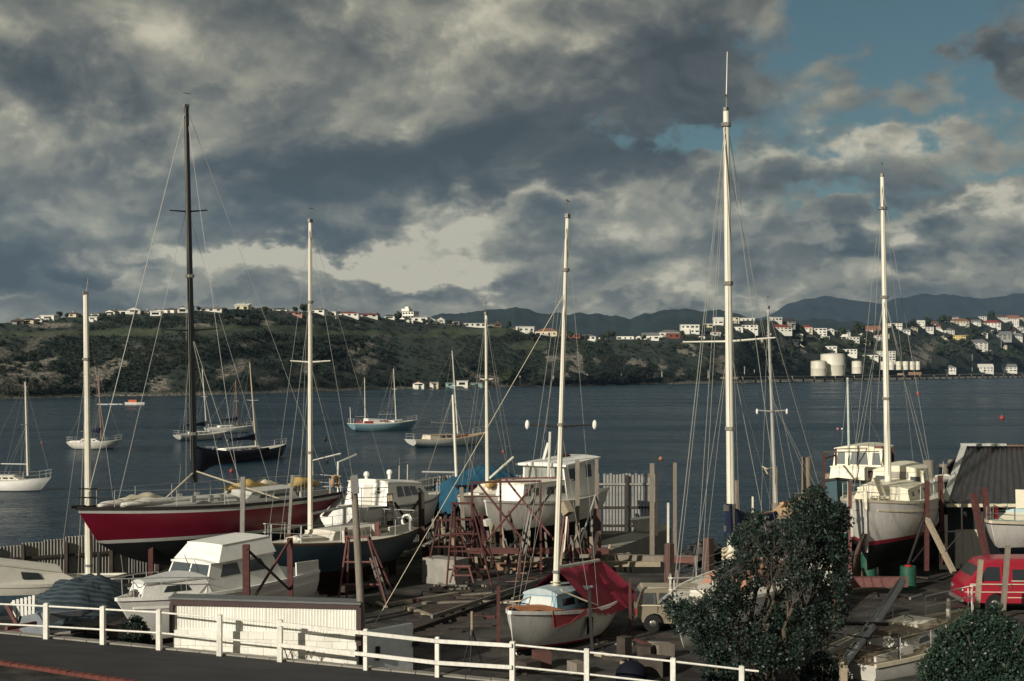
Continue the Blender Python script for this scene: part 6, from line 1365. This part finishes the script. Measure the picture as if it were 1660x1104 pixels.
cradle('boat_cradle','timber blocks and frame under the tan decked sloop',[('post',(1252,880,60),(1250,842,60),.16,darkwood),('post',(1320,880,62),(1318,835,62),.16,darkwood),('base_beam',(1240,892,60),(1330,890,62),.22,darkwood)])
cradle('boat_cradle','dark timber blocks and props below the blue tarpaulin',[('post',(752,880,57.5),(748,790,57.5),.16,wood),('post',(756,880,57.6),(752,840,57.6),.12,wood2),('post',(700,870,64),(700,815,64),.14,rust),('base_beam',(690,885,62),(770,880,60),.22,darkwood),('prop',(786,848,56.5),(794,868-22,56.6),.26,offwhite),('prop',(800,880,56),(797,850,56.2),.16,wood2)])
def trestle(label, x0, x1, xt0, xt1, yb, yt, Y, mat, rungs, depth=1.3):
    segs = []
    for xb, xt in ((x0,xt0),(x1,xt1)):
        segs += [('leg',(xb,yb,Y),(xt,yt,Y+.15),.07,mat),('leg',(xb+14,yb-9,Y+depth),(xt+3,yt,Y+.3),.07,mat)]
    segs.append(('top_bar',(xt0-3,yt,Y+.2),(xt1+3,yt,Y+.2),.11,mat))
    for f in rungs:
        a = (x0+(xt0-x0)*f, yb+(yt-yb)*f, Y+.1); c = (x1+(xt1-x1)*f, yb+(yt-yb)*f, Y+.1); segs.append(('rung',a,c,.07,mat))
    cradle('trestle', label, segs, 'trestle', 'steel trestles in the yard')
trestle('pale pink steel trestle under the blue sloop right of the timber pole',548,626,563,596,978,870,47.5,rustpink,(.28,.62))
trestle('leftmost of the rusty trestles in the middle of the yard',697,762,711,738,905,843,53,rust,(.3,.6),1.6)
trestle('tallest of the rusty trestles, in front of the small sloop bow',724,797,734,764,950,816,50.5,rust,(.2,.42,.63),1.8)
trestle('rusty trestle with plank on top left of the small sloop',738,768,742,762,925,842,54,rust,(.25,.5,.75),1.2)
trestle('low pale trestle in front of the concrete block',729,768,737,760,945,918,50,rustpink,(.45,),.8)
def yard_things():
    def box(name, px, py, z, sz, rz, mat, label, cat, grp=None, tilt=None):
        p = on(px, py, z); return solo(name, MB().box((p.x,p.y,z+sz[2]/2), sz, rz), mat, label, cat, grp)
    b = box('concrete_block', 722, 945, 2.0, (1.5,.9,.95), -.55, concrete, 'big pale concrete block in the dark middle of the yard', 'concrete block')
    # slip: rails, sleepers, planks
    r = thing('slipway_rail', 'near dark steel rail running diagonally across the yard floor', 'rail', (0,0,0), 0, 'slipway rails'); part('rail_head', MB().bar(on(665,1024,2.14), on(905,938,2.14), .08, .12), darksteel, r); part('foot', MB().bar(on(665,1024,2.06), on(905,938,2.06), .18, .03), rust, r)
    r = thing('slipway_rail', 'far pale topped rail running diagonally toward the tarped sloop', 'rail', (0,0,0), 0, 'slipway rails'); part('rail_head', MB().bar(on(700,1000,2.14), on(930,922,2.14), .07, .12), steel, r); part('foot', MB().bar(on(700,1000,2.06), on(930,922,2.06), .18, .03), rust, r)
    for i in range(13):
        y = 962+i*5.6; x = 690+random.uniform(-25,15)-i*3; L = random.uniform(60,150)
        p, q = on(x, y, 2.03), on(x+L, y-random.uniform(-2,5), 2.03)
        solo('sleeper', MB().bar(p, q, .24, .13), random.choice((wood,darkwood,darkwood)), 'grey timber sleeper bedded in the yard floor', 'sleeper', 'timber sleepers in the slip floor')
    def plank(x0,y0,x1,y1,z,w,h,m,label,name='plank'): solo(name, MB().bar(on(x0,y0,z), on(x1,y1,z), w, h), m, label, 'plank' if name == 'plank' else 'beam', 'planks and beams lying in the yard')
    plank(790,906,850,903,2.6,.2,.16,wood2,'pale round topped beam in front of the wheelhouse launch','beam'); plank(850,905,905,909,2.5,.2,.18,wood,'grey beam continuing right of the pale beam','beam')
    plank(805,921,880,919,2.1,.5,.4,M('peach_plank', (.42,.26,.17), .8, var=.3),'wide peach coloured timber below the pale beam','beam')
    plank(820,928,855,930,2.05,.1,.05,wood2,'short thin pale plank lying flat on the dark floor'); plank(760,898,850,889,2.2,.5,.3,concrete,'long pale concrete kerb behind the rusty trestles','beam')
    plank(925,902,1130,906,2.4,.35,.22,wood,'long grey beam across the slip entrance','beam'); plank(965,914,1070,914,2.2,.3,.2,wood2,'lower pale beam in front of the slip entrance','beam')
    plank(1075,907,1125,908,2.5,.2,.22,rustpink,'short pinkish beam at the right of the slip entrance','beam')
    plank(660,985,700,1000,2.05,.2,.1,wood2,'pale split plank beside the lean-to'); plank(628,980,740,962,2.05,.25,.1,wood,'long grey plank left of the rails'); plank(1380,958,1440,950,2.1,.3,.12,wood,'weathered plank beside the red floor beam'); plank(1350,952,1372,950,2.05,.35,.25,wood2,'short pale baulk left of the red floor beam','beam')
    plank(830,970,905,948,2.35,.05,.05,wood2,'thin pale pole resting on the rusty post left of the tarped sloop'); plank(900,1000,830,1060,2.1,.12,.08,wood,'dark plank under the tarped sloop bow')
    # jetty slab by the slip
    z = 2.25; P = [on(952,905,z), on(1088,856,z), on(1075,848,z), on(962,880,z)]
    solo('concrete_slab', MB().prism([Vector((p.x,p.y,.2)) for p in P], (0,0,z-.2)), concrete, 'raised concrete slab at the foot of the slatted fence', 'slab')
    p = on(1043,862,2.28); solo('white_bin', MB().hexa([(p.x-.3,p.y,2.28),(p.x+.45,p.y-.1,2.28),(p.x+.45,p.y+.6,2.28),(p.x-.3,p.y+.6,2.28),(p.x-.6,p.y-.2,2.85),(p.x+.6,p.y-.3,3.0),(p.x+.6,p.y+.7,3.0),(p.x-.6,p.y+.7,2.85)]), offwhite, 'white open plastic bin on the concrete slab', 'bin')
    # drums
    def drum(px, py, z, label, lid):
        p = on(px, py, z); t = thing('oil_drum', label, 'drum', p, 0, 'green drums by the bowsprit yacht'); gm = M('drum_green', (.018,.085,.052), .5, var=.2)
        part('drum_body', MB().loft([[Vector((.29*s*math.cos(q), .29*s*math.sin(q), z_)) for q in np.linspace(0,6.283,17)[:-1]] for z_, s in ((0,1),(.28,1),(.29,1.05),(.31,1.05),(.32,1),(.56,1),(.57,1.05),(.59,1.05),(.60,1),(.86,1),(.86,.9),(.83,.88))]), gm, t, smooth='auto')
        part('lid' if lid == 1 else 'cap', MB().tube([(0,0,.85),(0,0,.90)], .27 if lid == 1 else .12, 12), offwhite if lid == 1 else M('red_cap', (.5,.03,.03), .6), t)
    drum(1408,934,2.25,'green drum with pale lid standing on the red floor beam',1); drum(1472,956,2.0,'green drum with red cap behind the spar tip',2); drum(1364,895,2.0,'pale green drum half hidden at the right edge of the tree',1)
    # brown tarpaulin hung from the yacht bow
    rg = []
    for i in range(11):
        u = i/10; rg.append([at(1399-u*28-4*math.sin(u*3)+(4+24*u)*v+2*math.sin(v*9+u*4), 862+u*72+v*(4-4*u), 50.6+.25*math.sin(v*7+u*3)+.5*v) for v in np.linspace(0,1,9)])
    solo('hanging_tarpaulin', MB().loft(rg, False, False), M('brown_tarpaulin', (.12,.085,.07), .9, var=.3, bump=.5), 'brown tarpaulin hanging from the bow of the bowsprit yacht', 'tarpaulin', smooth=True)
    # bits and pieces
    k = 0
    for px, py, sz, m, lb in [(878,1085,(.45,.4,.5),M('red_brown_board', (.12,.06,.05), .8),'red brown wooden box under the tarped sloop keel'),(935,1094,(.3,.5,.35),wood,'small grey wooden block behind the middle railing'),(1012,1068,(.3,.3,.62),darkwood,'upright dark timber crate left of the pallets'),(1048,1070,(.4,.4,.4),darkwood,'middle dark crate of the pile behind the railing'),(1075,1068,(.5,.4,.42),wood,'greyer crate at the right end of the pile behind the railing'),(855,1092,(.5,.5,.35),darkwood,'dark crate right of the rusty steel post'),
        (1062,1095,(.5,.7,.5),darkwood,'lowest dark crate behind the right railing'),(95,1026,(.7,.5,.3),concrete,'grey block beside the leftmost white post'),(128,1022,(.9,.5,.25),wood2,'pale slab of timber under the striped tarpaulin'),(600,925,(1.0,.6,.5),offwhite,'white box lying behind the launch stern'),(712,868,(.8,.7,.9),M('peach_cloth', (.5,.36,.24), .9),'pale peach sack leaning at the slatted fence'),(850,858,(.5,.3,.4),M('peach_cloth'),'little peach block under the wheelhouse launch'),(876,858,(.35,.3,.4),M('tan_block', (.4,.25,.14), .8),'little tan block under the wheelhouse launch'),(830,872,(.6,.4,.35),offwhite,'white lump under the wheelhouse launch'),(770,905,(.5,.5,.4),offwhite,'white tub beside the tallest trestle'),(1375,855,(1.6,1.0,1.1),M('tan_render', (.36,.27,.21), .85, var=.3),'tan masonry block behind the bowsprit yacht bow'),(1503,868,(1.0,1.0,1.6),M('tan_render'),'tan masonry pier right of the bowsprit yacht')]:
        box('crate' if 'crate' in lb else 'block', px, py, 2.0, sz, .2+k*.3 % 1, m, lb, 'crate' if 'crate' in lb else 'block', 'odds and ends on the yard floor'); k += 1
    # tripod stand
    p = on(765,1085,2.0); t = thing('tripod_stand', 'thin tripod stand with pale upright behind the wooden rails', 'stand', p)
    part('upright', MB().tube([(0,0,.9),(0,0,1.55)], .035, 6), wood2, t)
    for a in (.4,2.5,4.6): part('leg', MB().tube([(0,0,1.1),(.33*math.cos(a),.33*math.sin(a),0)], .025, 5), darksteel, t)
    # ladder leaning in the dark by the trestle
    t = thing('ladder', 'slim grey ladder leaning in the shade under the blue sloop', 'ladder', at(615,975,48.5)); A = [at(600,905,49.5), at(622,975,48.2)]; B_ = [at(607,903,49.6), at(630,972,48.3)]
    part('stile', MB().bar(*A, .05), steel, t, world=True); part('stile', MB().bar(*B_, .05), steel, t, world=True)
    for i in range(8): u = (i+.5)/8; part('rung', MB().bar(A[0].lerp(A[1],u), B_[0].lerp(B_[1],u), .03), steel, t, world=True)
    p = on(870,912,2.0); q = on(1024,1106,2.0); solo('covered_heap', MB().ball((q.x,q.y,2.18), .42, 12, 8, (1,.8,.9)), blackcloth, 'low rounded black cover behind the right hand railing', 'cover', smooth=True)
    # spilled planks under the stern of the blue sloop
    for i in range(7):
        x = 640+i*9; solo('plank', MB().bar(at(x,905-i*4,54), at(x+55,885-i*5,57), .2, .05), random.choice((wood,steel,wood2)), 'loose board in the dark stack under the white cabin yacht', 'plank', 'boards stacked under the white cabin yacht')
    R = random.Random(3)
    for i in range(84):      # scraps of timber and rusty iron lying about
        px, py = R.choice(((R.uniform(600,1000),R.uniform(890,1000)),(R.uniform(680,1000),R.uniform(905,960)),(R.uniform(960,1090),R.uniform(1025,1085)),(R.uniform(1380,1540),R.uniform(905,985)),(R.uniform(700,1000),R.uniform(870,915))))
        p = on(px, py, 2.06); a = R.uniform(0,3.14); L = R.uniform(.25,1.5); q = p+Vector((math.cos(a),math.sin(a)*.8,R.uniform(-.02,.06)))*L
        solo('scrap', MB().bar(p, q, R.uniform(.05,.2), R.uniform(.03,.1)), R.choice((wood,darkwood,wood2,rust,steel,darkwood)), 'loose scrap of timber or rusty iron on the dark yard floor', 'scrap', 'scraps littering the yard floor')
    for i in range(44):      # props and shores standing under the hulls in the middle
        px = R.uniform(690,985); Y = R.uniform(54,62); a = at(px, 0, Y); a.z = 2.0; L = R.uniform(1.0,2.2); lean = R.uniform(-.35,.35)
        solo('shore_prop', MB().bar(a, a+Vector((lean,R.uniform(-.2,.2),L)), R.uniform(.07,.14)), R.choice((wood,rust,wood2,darkwood,steel)), 'short wooden or steel prop standing in the shade under the hulls', 'prop', 'props standing under the hulls')
    rm = M('revetment_rock', (.075,.07,.065), .95, var=.5, scale=3, bump=.6)
    for i in range(46):
        x = random.uniform(7.6,20); d = random.uniform(0,4.2); Y = 62.7+d+max(0,(x-12)*.1); r = random.uniform(.25,.6)
        v, f = CL2[i % 8]; mb = MB(); n0 = 162; sv = v[:n0]*r; mb.v = [(float(a[0]*1.2+x), float(a[1]+Y), float(a[2]*.75+2.0-d*.30)) for a in sv]; mb.f = [tuple(int(q) for q in z) for z in f if max(z) < n0]; mb.m = [0]*len(mb.f)
        solo('rock', mb, rm, 'dark rough rock in the bank at the water edge', 'rock', 'rocks along the yard water edge')
    # stern dinghy hulls and boulder heap by the piles
    dinghy('dinghy','upturned grey dinghy lying between the pale piles',(1535,770,66),(1495,778,64),1.5,.5,M('grey_dinghy',(.28,.28,.26),.7),deckg)
    for e in ((1235,756,1252,758),(1238,757,1250,772)): solo('rope_line', MB().tube([at(e[0],e[1],62.5), at((e[0]+e[2])/2,(e[1]+e[3])/2+3,62.5), at(e[2],e[3],63)], .03, 5), rope, 'pale rope tied to the pile beside the tan sloop mast', 'rope', 'ropes at the grey pile')
yard_things()
# ------------------------------------------------------------------ vehicles
def vehicle_body(profile, W_, zb, tumble, edge=.05):
    """profile: closed (x,z) outline, wheel arches included; upper part leans inward above zb"""
    P = np.array(profile); c = P.mean(0)
    def ring(y, inset):
        out = []
        for x, z in P:
            q = np.array([x, z]); d = c-q; n = np.linalg.norm(d); q = q+d/n*inset if z > .45 or True else q
            t = max(0, q[1]-zb)*tumble; out.append(Vector((float(q[0]), y-math.copysign(t, y) if y else 0, float(q[1]))))
        return out
    h = W_/2; mb = MB(); rings = [ring(-h, edge), ring(-h+edge*.8, edge*.25), ring(-h+edge*2.5, 0), ring(h-edge*2.5, 0), ring(h-edge*.8, edge*.25), ring(h, edge)]
    mb.loft(rings, True, True); return mb
def arch(cx, r, n=9, z0=.28):
    return [(cx+r*math.cos(a), z0+r*math.sin(a)) for a in np.linspace(0.05, math.pi-.05, n)]
def wheel(t, x, y, r, w=.17, cap=chrome):
    tw = part('tyre', MB().loft([[Vector((x+r*s*math.cos(q), y+yy, r+r*s*math.sin(q))) for q in np.linspace(0,6.283,25)[:-1]] for s, yy in ((.62,-w/2),(.95,-w/2),(1,-w/3),(1,w/3),(.95,w/2),(.62,w/2))]), rubber, t, smooth='auto')
    part('hub_cap', MB().loft([[Vector((x+r*s*math.cos(q), y+yy, r+r*s*math.sin(q))) for q in np.linspace(0,6.283,21)[:-1]] for s, yy in ((.64,-w*.42),(.60,-w*.5),(.45,-w*.40),(.30,-w*.55),(.05,-w*.6))]+[[Vector((x+r*.05*math.cos(q), y+w*.4, r+r*.05*math.sin(q))) for q in np.linspace(0,6.283,21)[:-1]]]), cap, tw, smooth='auto')
def side_panel(pts, h, zb, tumble, off, sgn, th=.012):
    a = [Vector((x, sgn*(h-max(0, z-zb)*tumble+off), z)) for x, z in pts]
    return MB().prism(a, (0,-sgn*th,0))
def van():
    p = at(1569,979,46.8); t = thing('red_van', 'bright red panel van with cream trim lines at the right edge', 'van', (p.x-.12,p.y+.85,YARD), -.03)
    red = M('van_red', (.30,.013,.03), .25, var=.05, spec=.7); cr = M('cream_trim', (.62,.56,.42), .5); L, Wd, zb, tb = 4.3, 1.66, 1.0, .16
    prof = [(.0,.42),(.02,.75),(.10,.98),(.26,1.12),(.58,1.52),(.75,1.66),(1.15,1.74),(2.4,1.76),(3.9,1.72),(4.2,1.62),(4.28,1.0),(4.25,.36)]+[(3.72,.30)]+arch(3.38,.36)+[(3.0,.28),(1.42,.28)]+arch(1.03,.36)+[(.62,.30),(.1,.32)]
    part('body', vehicle_body(prof, Wd, zb, tb, .06), red, t, smooth='auto')
    for s in (-1,1):
        part('window', side_panel([(.50,1.06),(1.20,1.05),(1.20,1.50),(.80,1.50)], Wd/2, zb, tb, .006, s), M('van_glass', (.02,.025,.03), .08, spec=.9), t)
        for a, b in ((1.62,2.55),(2.62,3.1),(3.2,4.0)): part('window', side_panel([(a,1.08),(b,1.08),(b,1.42),(a,1.42)], Wd/2, zb, tb, .006, s), M('van_glass'), t)
        for z, a, b in ((.94,.22,4.25),(.68,.05,4.25),(.50,1.45,3.0)): part('trim_strip', side_panel([(a,z-.013),(b,z-.013),(b,z+.013),(a,z+.013)], Wd/2, zb, tb, .012, s, .02), cr, t)
        part('window_sill', side_panel([(1.58,1.035),(2.6,1.035),(2.6,1.06),(1.58,1.06)], Wd/2, zb, tb, .02, s, .03), cr, t)
        for x in (1.30,1.48): part('door_gap', side_panel([(x,.36),(x+.012,.36),(x+.012,1.55),(x,1.55)], Wd/2, zb, tb, .004, s), blackm, t)
        part('door_handle', side_panel([(1.12,.88),(1.24,.88),(1.24,.91),(1.12,.91)], Wd/2, zb, tb, .03, s, .03), chrome, t)
        part('door_handle', side_panel([(1.55,.80),(1.58,.80),(1.58,.95),(1.55,.95)], Wd/2, zb, tb, .03, s, .03), chrome, t)
        part('gutter', side_panel([(.75,1.60),(4.1,1.60),(4.1,1.63),(.75,1.63)], Wd/2, zb, tb, .02, s, .03), red, t)
        wheel(t, 1.03, s*(Wd/2-.08)*1.0 if s < 0 else s*(Wd/2-.08), .31, .18*(1 if s < 0 else -1)); wheel(t, 3.38, s*(Wd/2-.08), .31, .18*(1 if s < 0 else -1))
        part('headlight', MB().tube([(-.01,s*.58,.70),(.05,s*.58,.70)], .09, 12), chrome, t); part('indicator', side_panel([(.20,.87),(.42,.87),(.42,.92),(.24,.92)], Wd/2, zb, tb, .012, s), M('lamp_lens', (.55,.5,.42), .3), t)
        part('mirror', MB().tube([(.55,s*.85,1.1),(.48,s*1.0,1.2)], .015, 5).box((.46,s*1.02,1.25), (.04,.14,.2)), blackm, t)
    part('windscreen', MB().hexa([(.24,-.70,1.09),(.245,-.70,1.085),(.245,.70,1.085),(.24,.70,1.09),(.55,-.64,1.50),(.56,-.64,1.495),(.56,.64,1.495),(.55,.64,1.50)]), M('van_glass'), t)
    part('front_bumper', MB().box((-.0,0,.40), (.08,1.5,.12)), M('bumper_grey', (.16,.15,.14), .5), t)
van()
def estate():
    p = at(1030,1019,43.2); t = thing('estate_car', 'small tan estate car parked behind the tarped sloop', 'car', (p.x+.02,p.y+.75,YARD+.02), .02); t.scale = (1, 1, .93)
    tan = M('car_tan', (.20,.17,.125), .4, var=.06); L, Wd, zb, tb = 3.7, 1.5, .86, .24
    prof = [(.0,.50),(-.02,.80),(.02,.88),(.16,1.30),(.24,1.38),(1.2,1.42),(2.0,1.38),(2.12,1.32),(2.52,.90),(3.5,.82),(3.62,.72),(3.64,.40),(3.5,.32)]+arch(3.05,.33)+[(2.68,.26),(.86,.26)]+arch(.50,.33)+[(.12,.34)]
    part('body', vehicle_body(prof, Wd, zb, tb, .05), tan, t, smooth='auto'); gl = M('car_glass', (.05,.055,.055), .08, spec=.9)
    for s in (-1,1):
        for a, b, c in ((.16,.60,.24),(.68,1.28,.70),(1.36,2.2,1.36)): part('window', side_panel([(a,.93),(b,.93),(b-.0 if b < 2 else 1.98,1.27),(c,1.27)], Wd/2, zb, tb, .006, s), gl, t)
        part('trim_strip', side_panel([(.05,.86),(3.5,.80),(3.5,.83),(.05,.89)], Wd/2, zb, tb, .012, s, .02), M('cream_trim', (.62,.56,.42)), t)
        for x in (1.32,.64): part('door_gap', side_panel([(x,.30),(x+.01,.30),(x+.01,.92),(x,.92)], Wd/2, zb, tb, .004, s), blackm, t)
        part('door_handle', side_panel([(1.10,.78),(1.22,.78),(1.22,.81),(1.10,.81)], Wd/2, zb, tb, .03, s, .03), chrome, t); part('tail_light', MB().box((-.01,s*.66,.68), (.05,.12,.2)), M('tail_red', (.35,.02,.02), .4), t)
        wheel(t, .50, s*(Wd/2-.07), .285, .16*(1 if s < 0 else -1)); wheel(t, 3.05, s*(Wd/2-.07), .285, .16*(1 if s < 0 else -1))
        part('headlight', MB().tube([(3.62,s*.52,.62),(3.66,s*.52,.62)], .09, 12), chrome, t)
    part('roof_panel', MB().hexa([(.22,-.52,1.375),(2.02,-.52,1.375),(2.02,.52,1.375),(.22,.52,1.375),(.26,-.48,1.425),(1.98,-.48,1.41),(1.98,.48,1.41),(.26,.48,1.425)]), M('car_roof_cream', (.40,.35,.26), .4), t)
    part('rear_bumper', MB().box((-.05,0,.45), (.09,1.42,.11)), chrome, t); part('rear_window', MB().hexa([(.0,-.55,.93),(.05,-.55,.93),(.05,.55,.93),(.0,.55,.93),(.12,-.48,1.27),(.17,-.48,1.27),(.17,.48,1.27),(.12,.48,1.27)]), gl, t)
estate()
# ------------------------------------------------------------------ tree and bushes
def leaves(name, centers, rad, per, ls, mat, parent=None, out=None):
    n = len(centers)*per; c = np.repeat(np.asarray(centers), per, 0); r = np.repeat(np.asarray(rad), per)[:,None]
    d = RNG.normal(size=(n,3)); d /= np.linalg.norm(d, axis=1)[:,None]; p = c+d*r*RNG.random((n,1))**.45*np.array([1,1,.75])
    ax = d*.8+RNG.normal(size=(n,3))*.55+np.array([0,0,.45]); ax /= np.linalg.norm(ax, axis=1)[:,None]
    s = np.cross(ax, RNG.normal(size=(n,3))); s /= np.linalg.norm(s, axis=1)[:,None]; nn = np.cross(ax, s)
    l = ls*(.7+.6*RNG.random((n,1))); w = l*.30
    V = np.stack([p, p+ax*l*.5+s*w-nn*l*.06, p+ax*l, p+ax*l*.5-s*w-nn*l*.06], 1).reshape(-1, 3)
    F = np.arange(n*4).reshape(-1, 4)
    return np_mesh(name, V, F, mat, None, parent=parent)
leafm = M('pohutukawa_leaves', (.009,.021,.015), .5, col2=(.022,.039,.031), thr=.5, soft=.5, scale=3, island=.40, rnd=0, spec=.35)
leafb = M('hedge_leaves', (.014,.033,.021), .45, col2=(.032,.058,.041), thr=.5, soft=.5, scale=3, island=.40, rnd=0, spec=.35)
twigm = M('grey_twigs', (.085,.08,.07), .9, var=.3, scale=6, rnd=0)
def shrub_tree():
    base = at(1232,1110,35.6); base.z = 2.0
    t = thing('pohutukawa_tree', 'broad dark leafed tree with bare grey twigs inside, right of the tan car', 'tree', base); R = random.Random(5); tips = []; trunk = MB(); tw = MB()
    def inside(p):      # crown outline seen in the photograph, as a solid
        Y = base.y+p.y; px = PX0+(base.x+p.x)*FPX/Y; py = YH+(CAMZ-base.z-p.z)*FPX/Y
        px += 9*math.sin(py*.11)+5*math.sin(py*.31); py += 7*math.sin(px*.13)+5*math.sin(px*.37)
        top = np.interp(px, [1080,1092,1120,1180,1195,1205,1225,1250,1275,1300,1330,1355,1372,1385], [985,972,985,930,880,850,835,880,845,810,800,815,860,900])
        bot = np.interp(px, [1080,1120,1150,1200,1290,1330,1370], [1005,1020,1075,1090,1075,1040,1000]); return top-2 < py < bot+6 and 1084 < px < 1372
    def grow(p, d, L, r, dep):
        q = p+d*L; k = p+d*L*.5+Vector((R.uniform(-1,1),R.uniform(-1,1),R.uniform(-.5,.5)))*L*.08
        (trunk if r > .022 else tw).tube([p,k,q], r, 7 if r > .03 else 4, r*.72)
        if dep == 0: tips.append(q); return
        if dep <= 2 and R.random() < .5: tips.append(q)
        n = R.choice((2,3,3)) if dep > 1 else R.choice((3,4))
        for i in range(n):
            nd = (d+Vector((R.uniform(-1,1),R.uniform(-1,1),R.uniform(-.35,.85)))*.72).normalized()
            for tr in range(6):
                L2 = L*R.uniform(.62,.92)
                if inside(q+nd*L2): break
                nd = (d+Vector((R.uniform(-1,1),R.uniform(-1,1),R.uniform(-.6,.8)))*(.8+.1*tr)).normalized()
            else: tips.append(q); continue
            grow(q, nd, L2, r*R.uniform(.55,.72), dep-1)
    def tgt(px, py, Y): return at(px, py, Y)-base
    for (x, y, Y), s in (((1240,1010,35.3),.085),((1190,1000,35.0),.07),((1300,1000,36.0),.085),((1150,1010,35.2),.055),((1320,950,36.6),.07),((1270,1020,34.6),.06),((1225,960,36.4),.07),((1285,930,36),.075)):
        e = tgt(x, y, Y); st = Vector((R.uniform(-.5,.9),R.uniform(-.3,.3),0)); m = st+(e-st)*.5+Vector((R.uniform(-.15,.15),0,.1)); trunk.tube([st,m,e], s*1.2, 8, s*.75)
        for i in range(3):
            d = ((e-st).normalized()+Vector((R.uniform(-1,1),R.uniform(-1,1),R.uniform(0,.8)))*.75).normalized(); grow(e, d, R.uniform(.55,.85), s*.62, 4)
    part('trunk', trunk, barkm, t, smooth=True); part('twigs', tw, twigm, t)
    keep = [p for p in tips if inside(p)]
    extra = []
    # leaf sprays on the outer skin of the crown, thinner inside so that bare twigs show
    for i in range(8200):
        px = R.uniform(1084,1372); py = R.uniform(795,1095); Y = 35.6+R.uniform(-1.5,1.8); p = at(px, py, Y)-base
        if not inside(p): continue
        if fbm(np.array([p.x*2.3]), np.array([p.z*2.3+p.y*1.7]), 3, 8)[0] < .34: continue
        e = min(abs(px-1085)/40, abs(px-1370)/40, 1); up = not inside(p+Vector((0,0,.35))); low = py > 990
        bare = math.exp(-((px-1265)/55)**2-((py-930)/65)**2)
        if R.random() < (.55 if up else .16+.12*(px > 1300 and py < 880)+.10*low+.14*(px < 1150))*(1-.7*bare): extra.append(p)
    pts = [np.array(p) for p in R.sample(keep, min(len(keep), 170))]+[np.array(p) for p in extra]
    leaves('crown', pts, [.13+.10*R.random() for _ in pts], 34, .085, leafm, t)
shrub_tree()
def bush(name, px0, px1, py0, py1, Y, n, label, mat, ls=.075, rs=.12, cat='bush', per=30):
    c = at((px0+px1)/2, py1, Y); k = Y/FPX; rx = (px1-px0)/2*k; rz = (py1-py0)*k; t = thing(name, label, cat, c)
    st = MB()
    for i in range(7): a = random.random()*6.28; st.tube([(0,0,-.4),(rx*.3*math.cos(a),rx*.25*math.sin(a),rz*.35),(rx*.65*math.cos(a),rx*.5*math.sin(a),rz*.7)], .035, 5, .012)
    part('stems', st, barkm, t)
    th = RNG.random(n)*6.283; ph = np.arccos(1-1.05*RNG.random(n)); d = np.stack([np.sin(ph)*np.cos(th), np.sin(ph)*np.sin(th)*.8, np.cos(ph)], -1)
    lump = .80+.42*(fbm(d[:,0]*2.6+5+px0, d[:,1]*2.6+d[:,2]*2.2, 3, 4)-.3); r = lump*(.72+.28*RNG.random(n)**.5)
    pos = d*r[:,None]*np.array([rx,rx*.9,rz])
    core = MB(); 
    v, f = CL2[3]; core.v = [(float(q[0]*rx*.5), float(q[1]*rx*.42), float(max(0,q[2])*rz*.38)) for q in v[:162]]; core.f = [tuple(int(z) for z in q) for q in f if max(q) < 162]; core.m = [0]*len(core.f)
    part('inner_foliage', core, mat, t)
    leaves('foliage', pos, np.full(n, rs), per, ls, mat, t)
bush('round_bush', 1478, 1712, 966, 1150, 34.5, 860, 'dense rounded green bush in the bottom right corner', leafb, .085, .14)
bush('small_bush', 192, 252, 992, 1065, 37.9, 150, 'small dark bush below the white launch bow', leafm, .07, .10)
bush('small_bush', 140, 190, 1032, 1062, 37.8, 60, 'low dark scrubby bush behind the second white post', leafm, .06, .09)
bush('small_bush', 1290, 1370, 1045, 1140, 36.2, 150, 'scruffy bush at the right foot of the tree', leafm, .075, .12)
bush('small_bush', 1130, 1200, 1040, 1130, 35.0, 130, 'scruffy bush at the left foot of the tree', leafm, .075, .12)
# ------------------------------------------------------------------ air
def haze():
    m = bpy.data.materials.new('haze_air'); m.use_nodes = True; N = m.node_tree.nodes; N.clear(); o = N.new('ShaderNodeOutputMaterial'); v = N.new('ShaderNodeVolumePrincipled')
    v.inputs['Color'].default_value = (.42,.68,1,1); v.inputs['Density'].default_value = HAZE; v.inputs['Anisotropy'].default_value = .2; m.node_tree.links.new(v.outputs[0], o.inputs['Volume'])
    x0, x1, y0, y1, z0, z1 = -5500, 5500, -300, 10300, -3, 1100
    mb = MB().hexa([(x0,y0,z0),(x1,y0,z0),(x1,y1,z0),(x0,y1,z0),(x0,y0,z1),(x1,y0,z1),(x1,y1,z1),(x0,y1,z1)])
    struct('haze', mb, m, kind='stuff')
HAZE = 0.00004
haze()
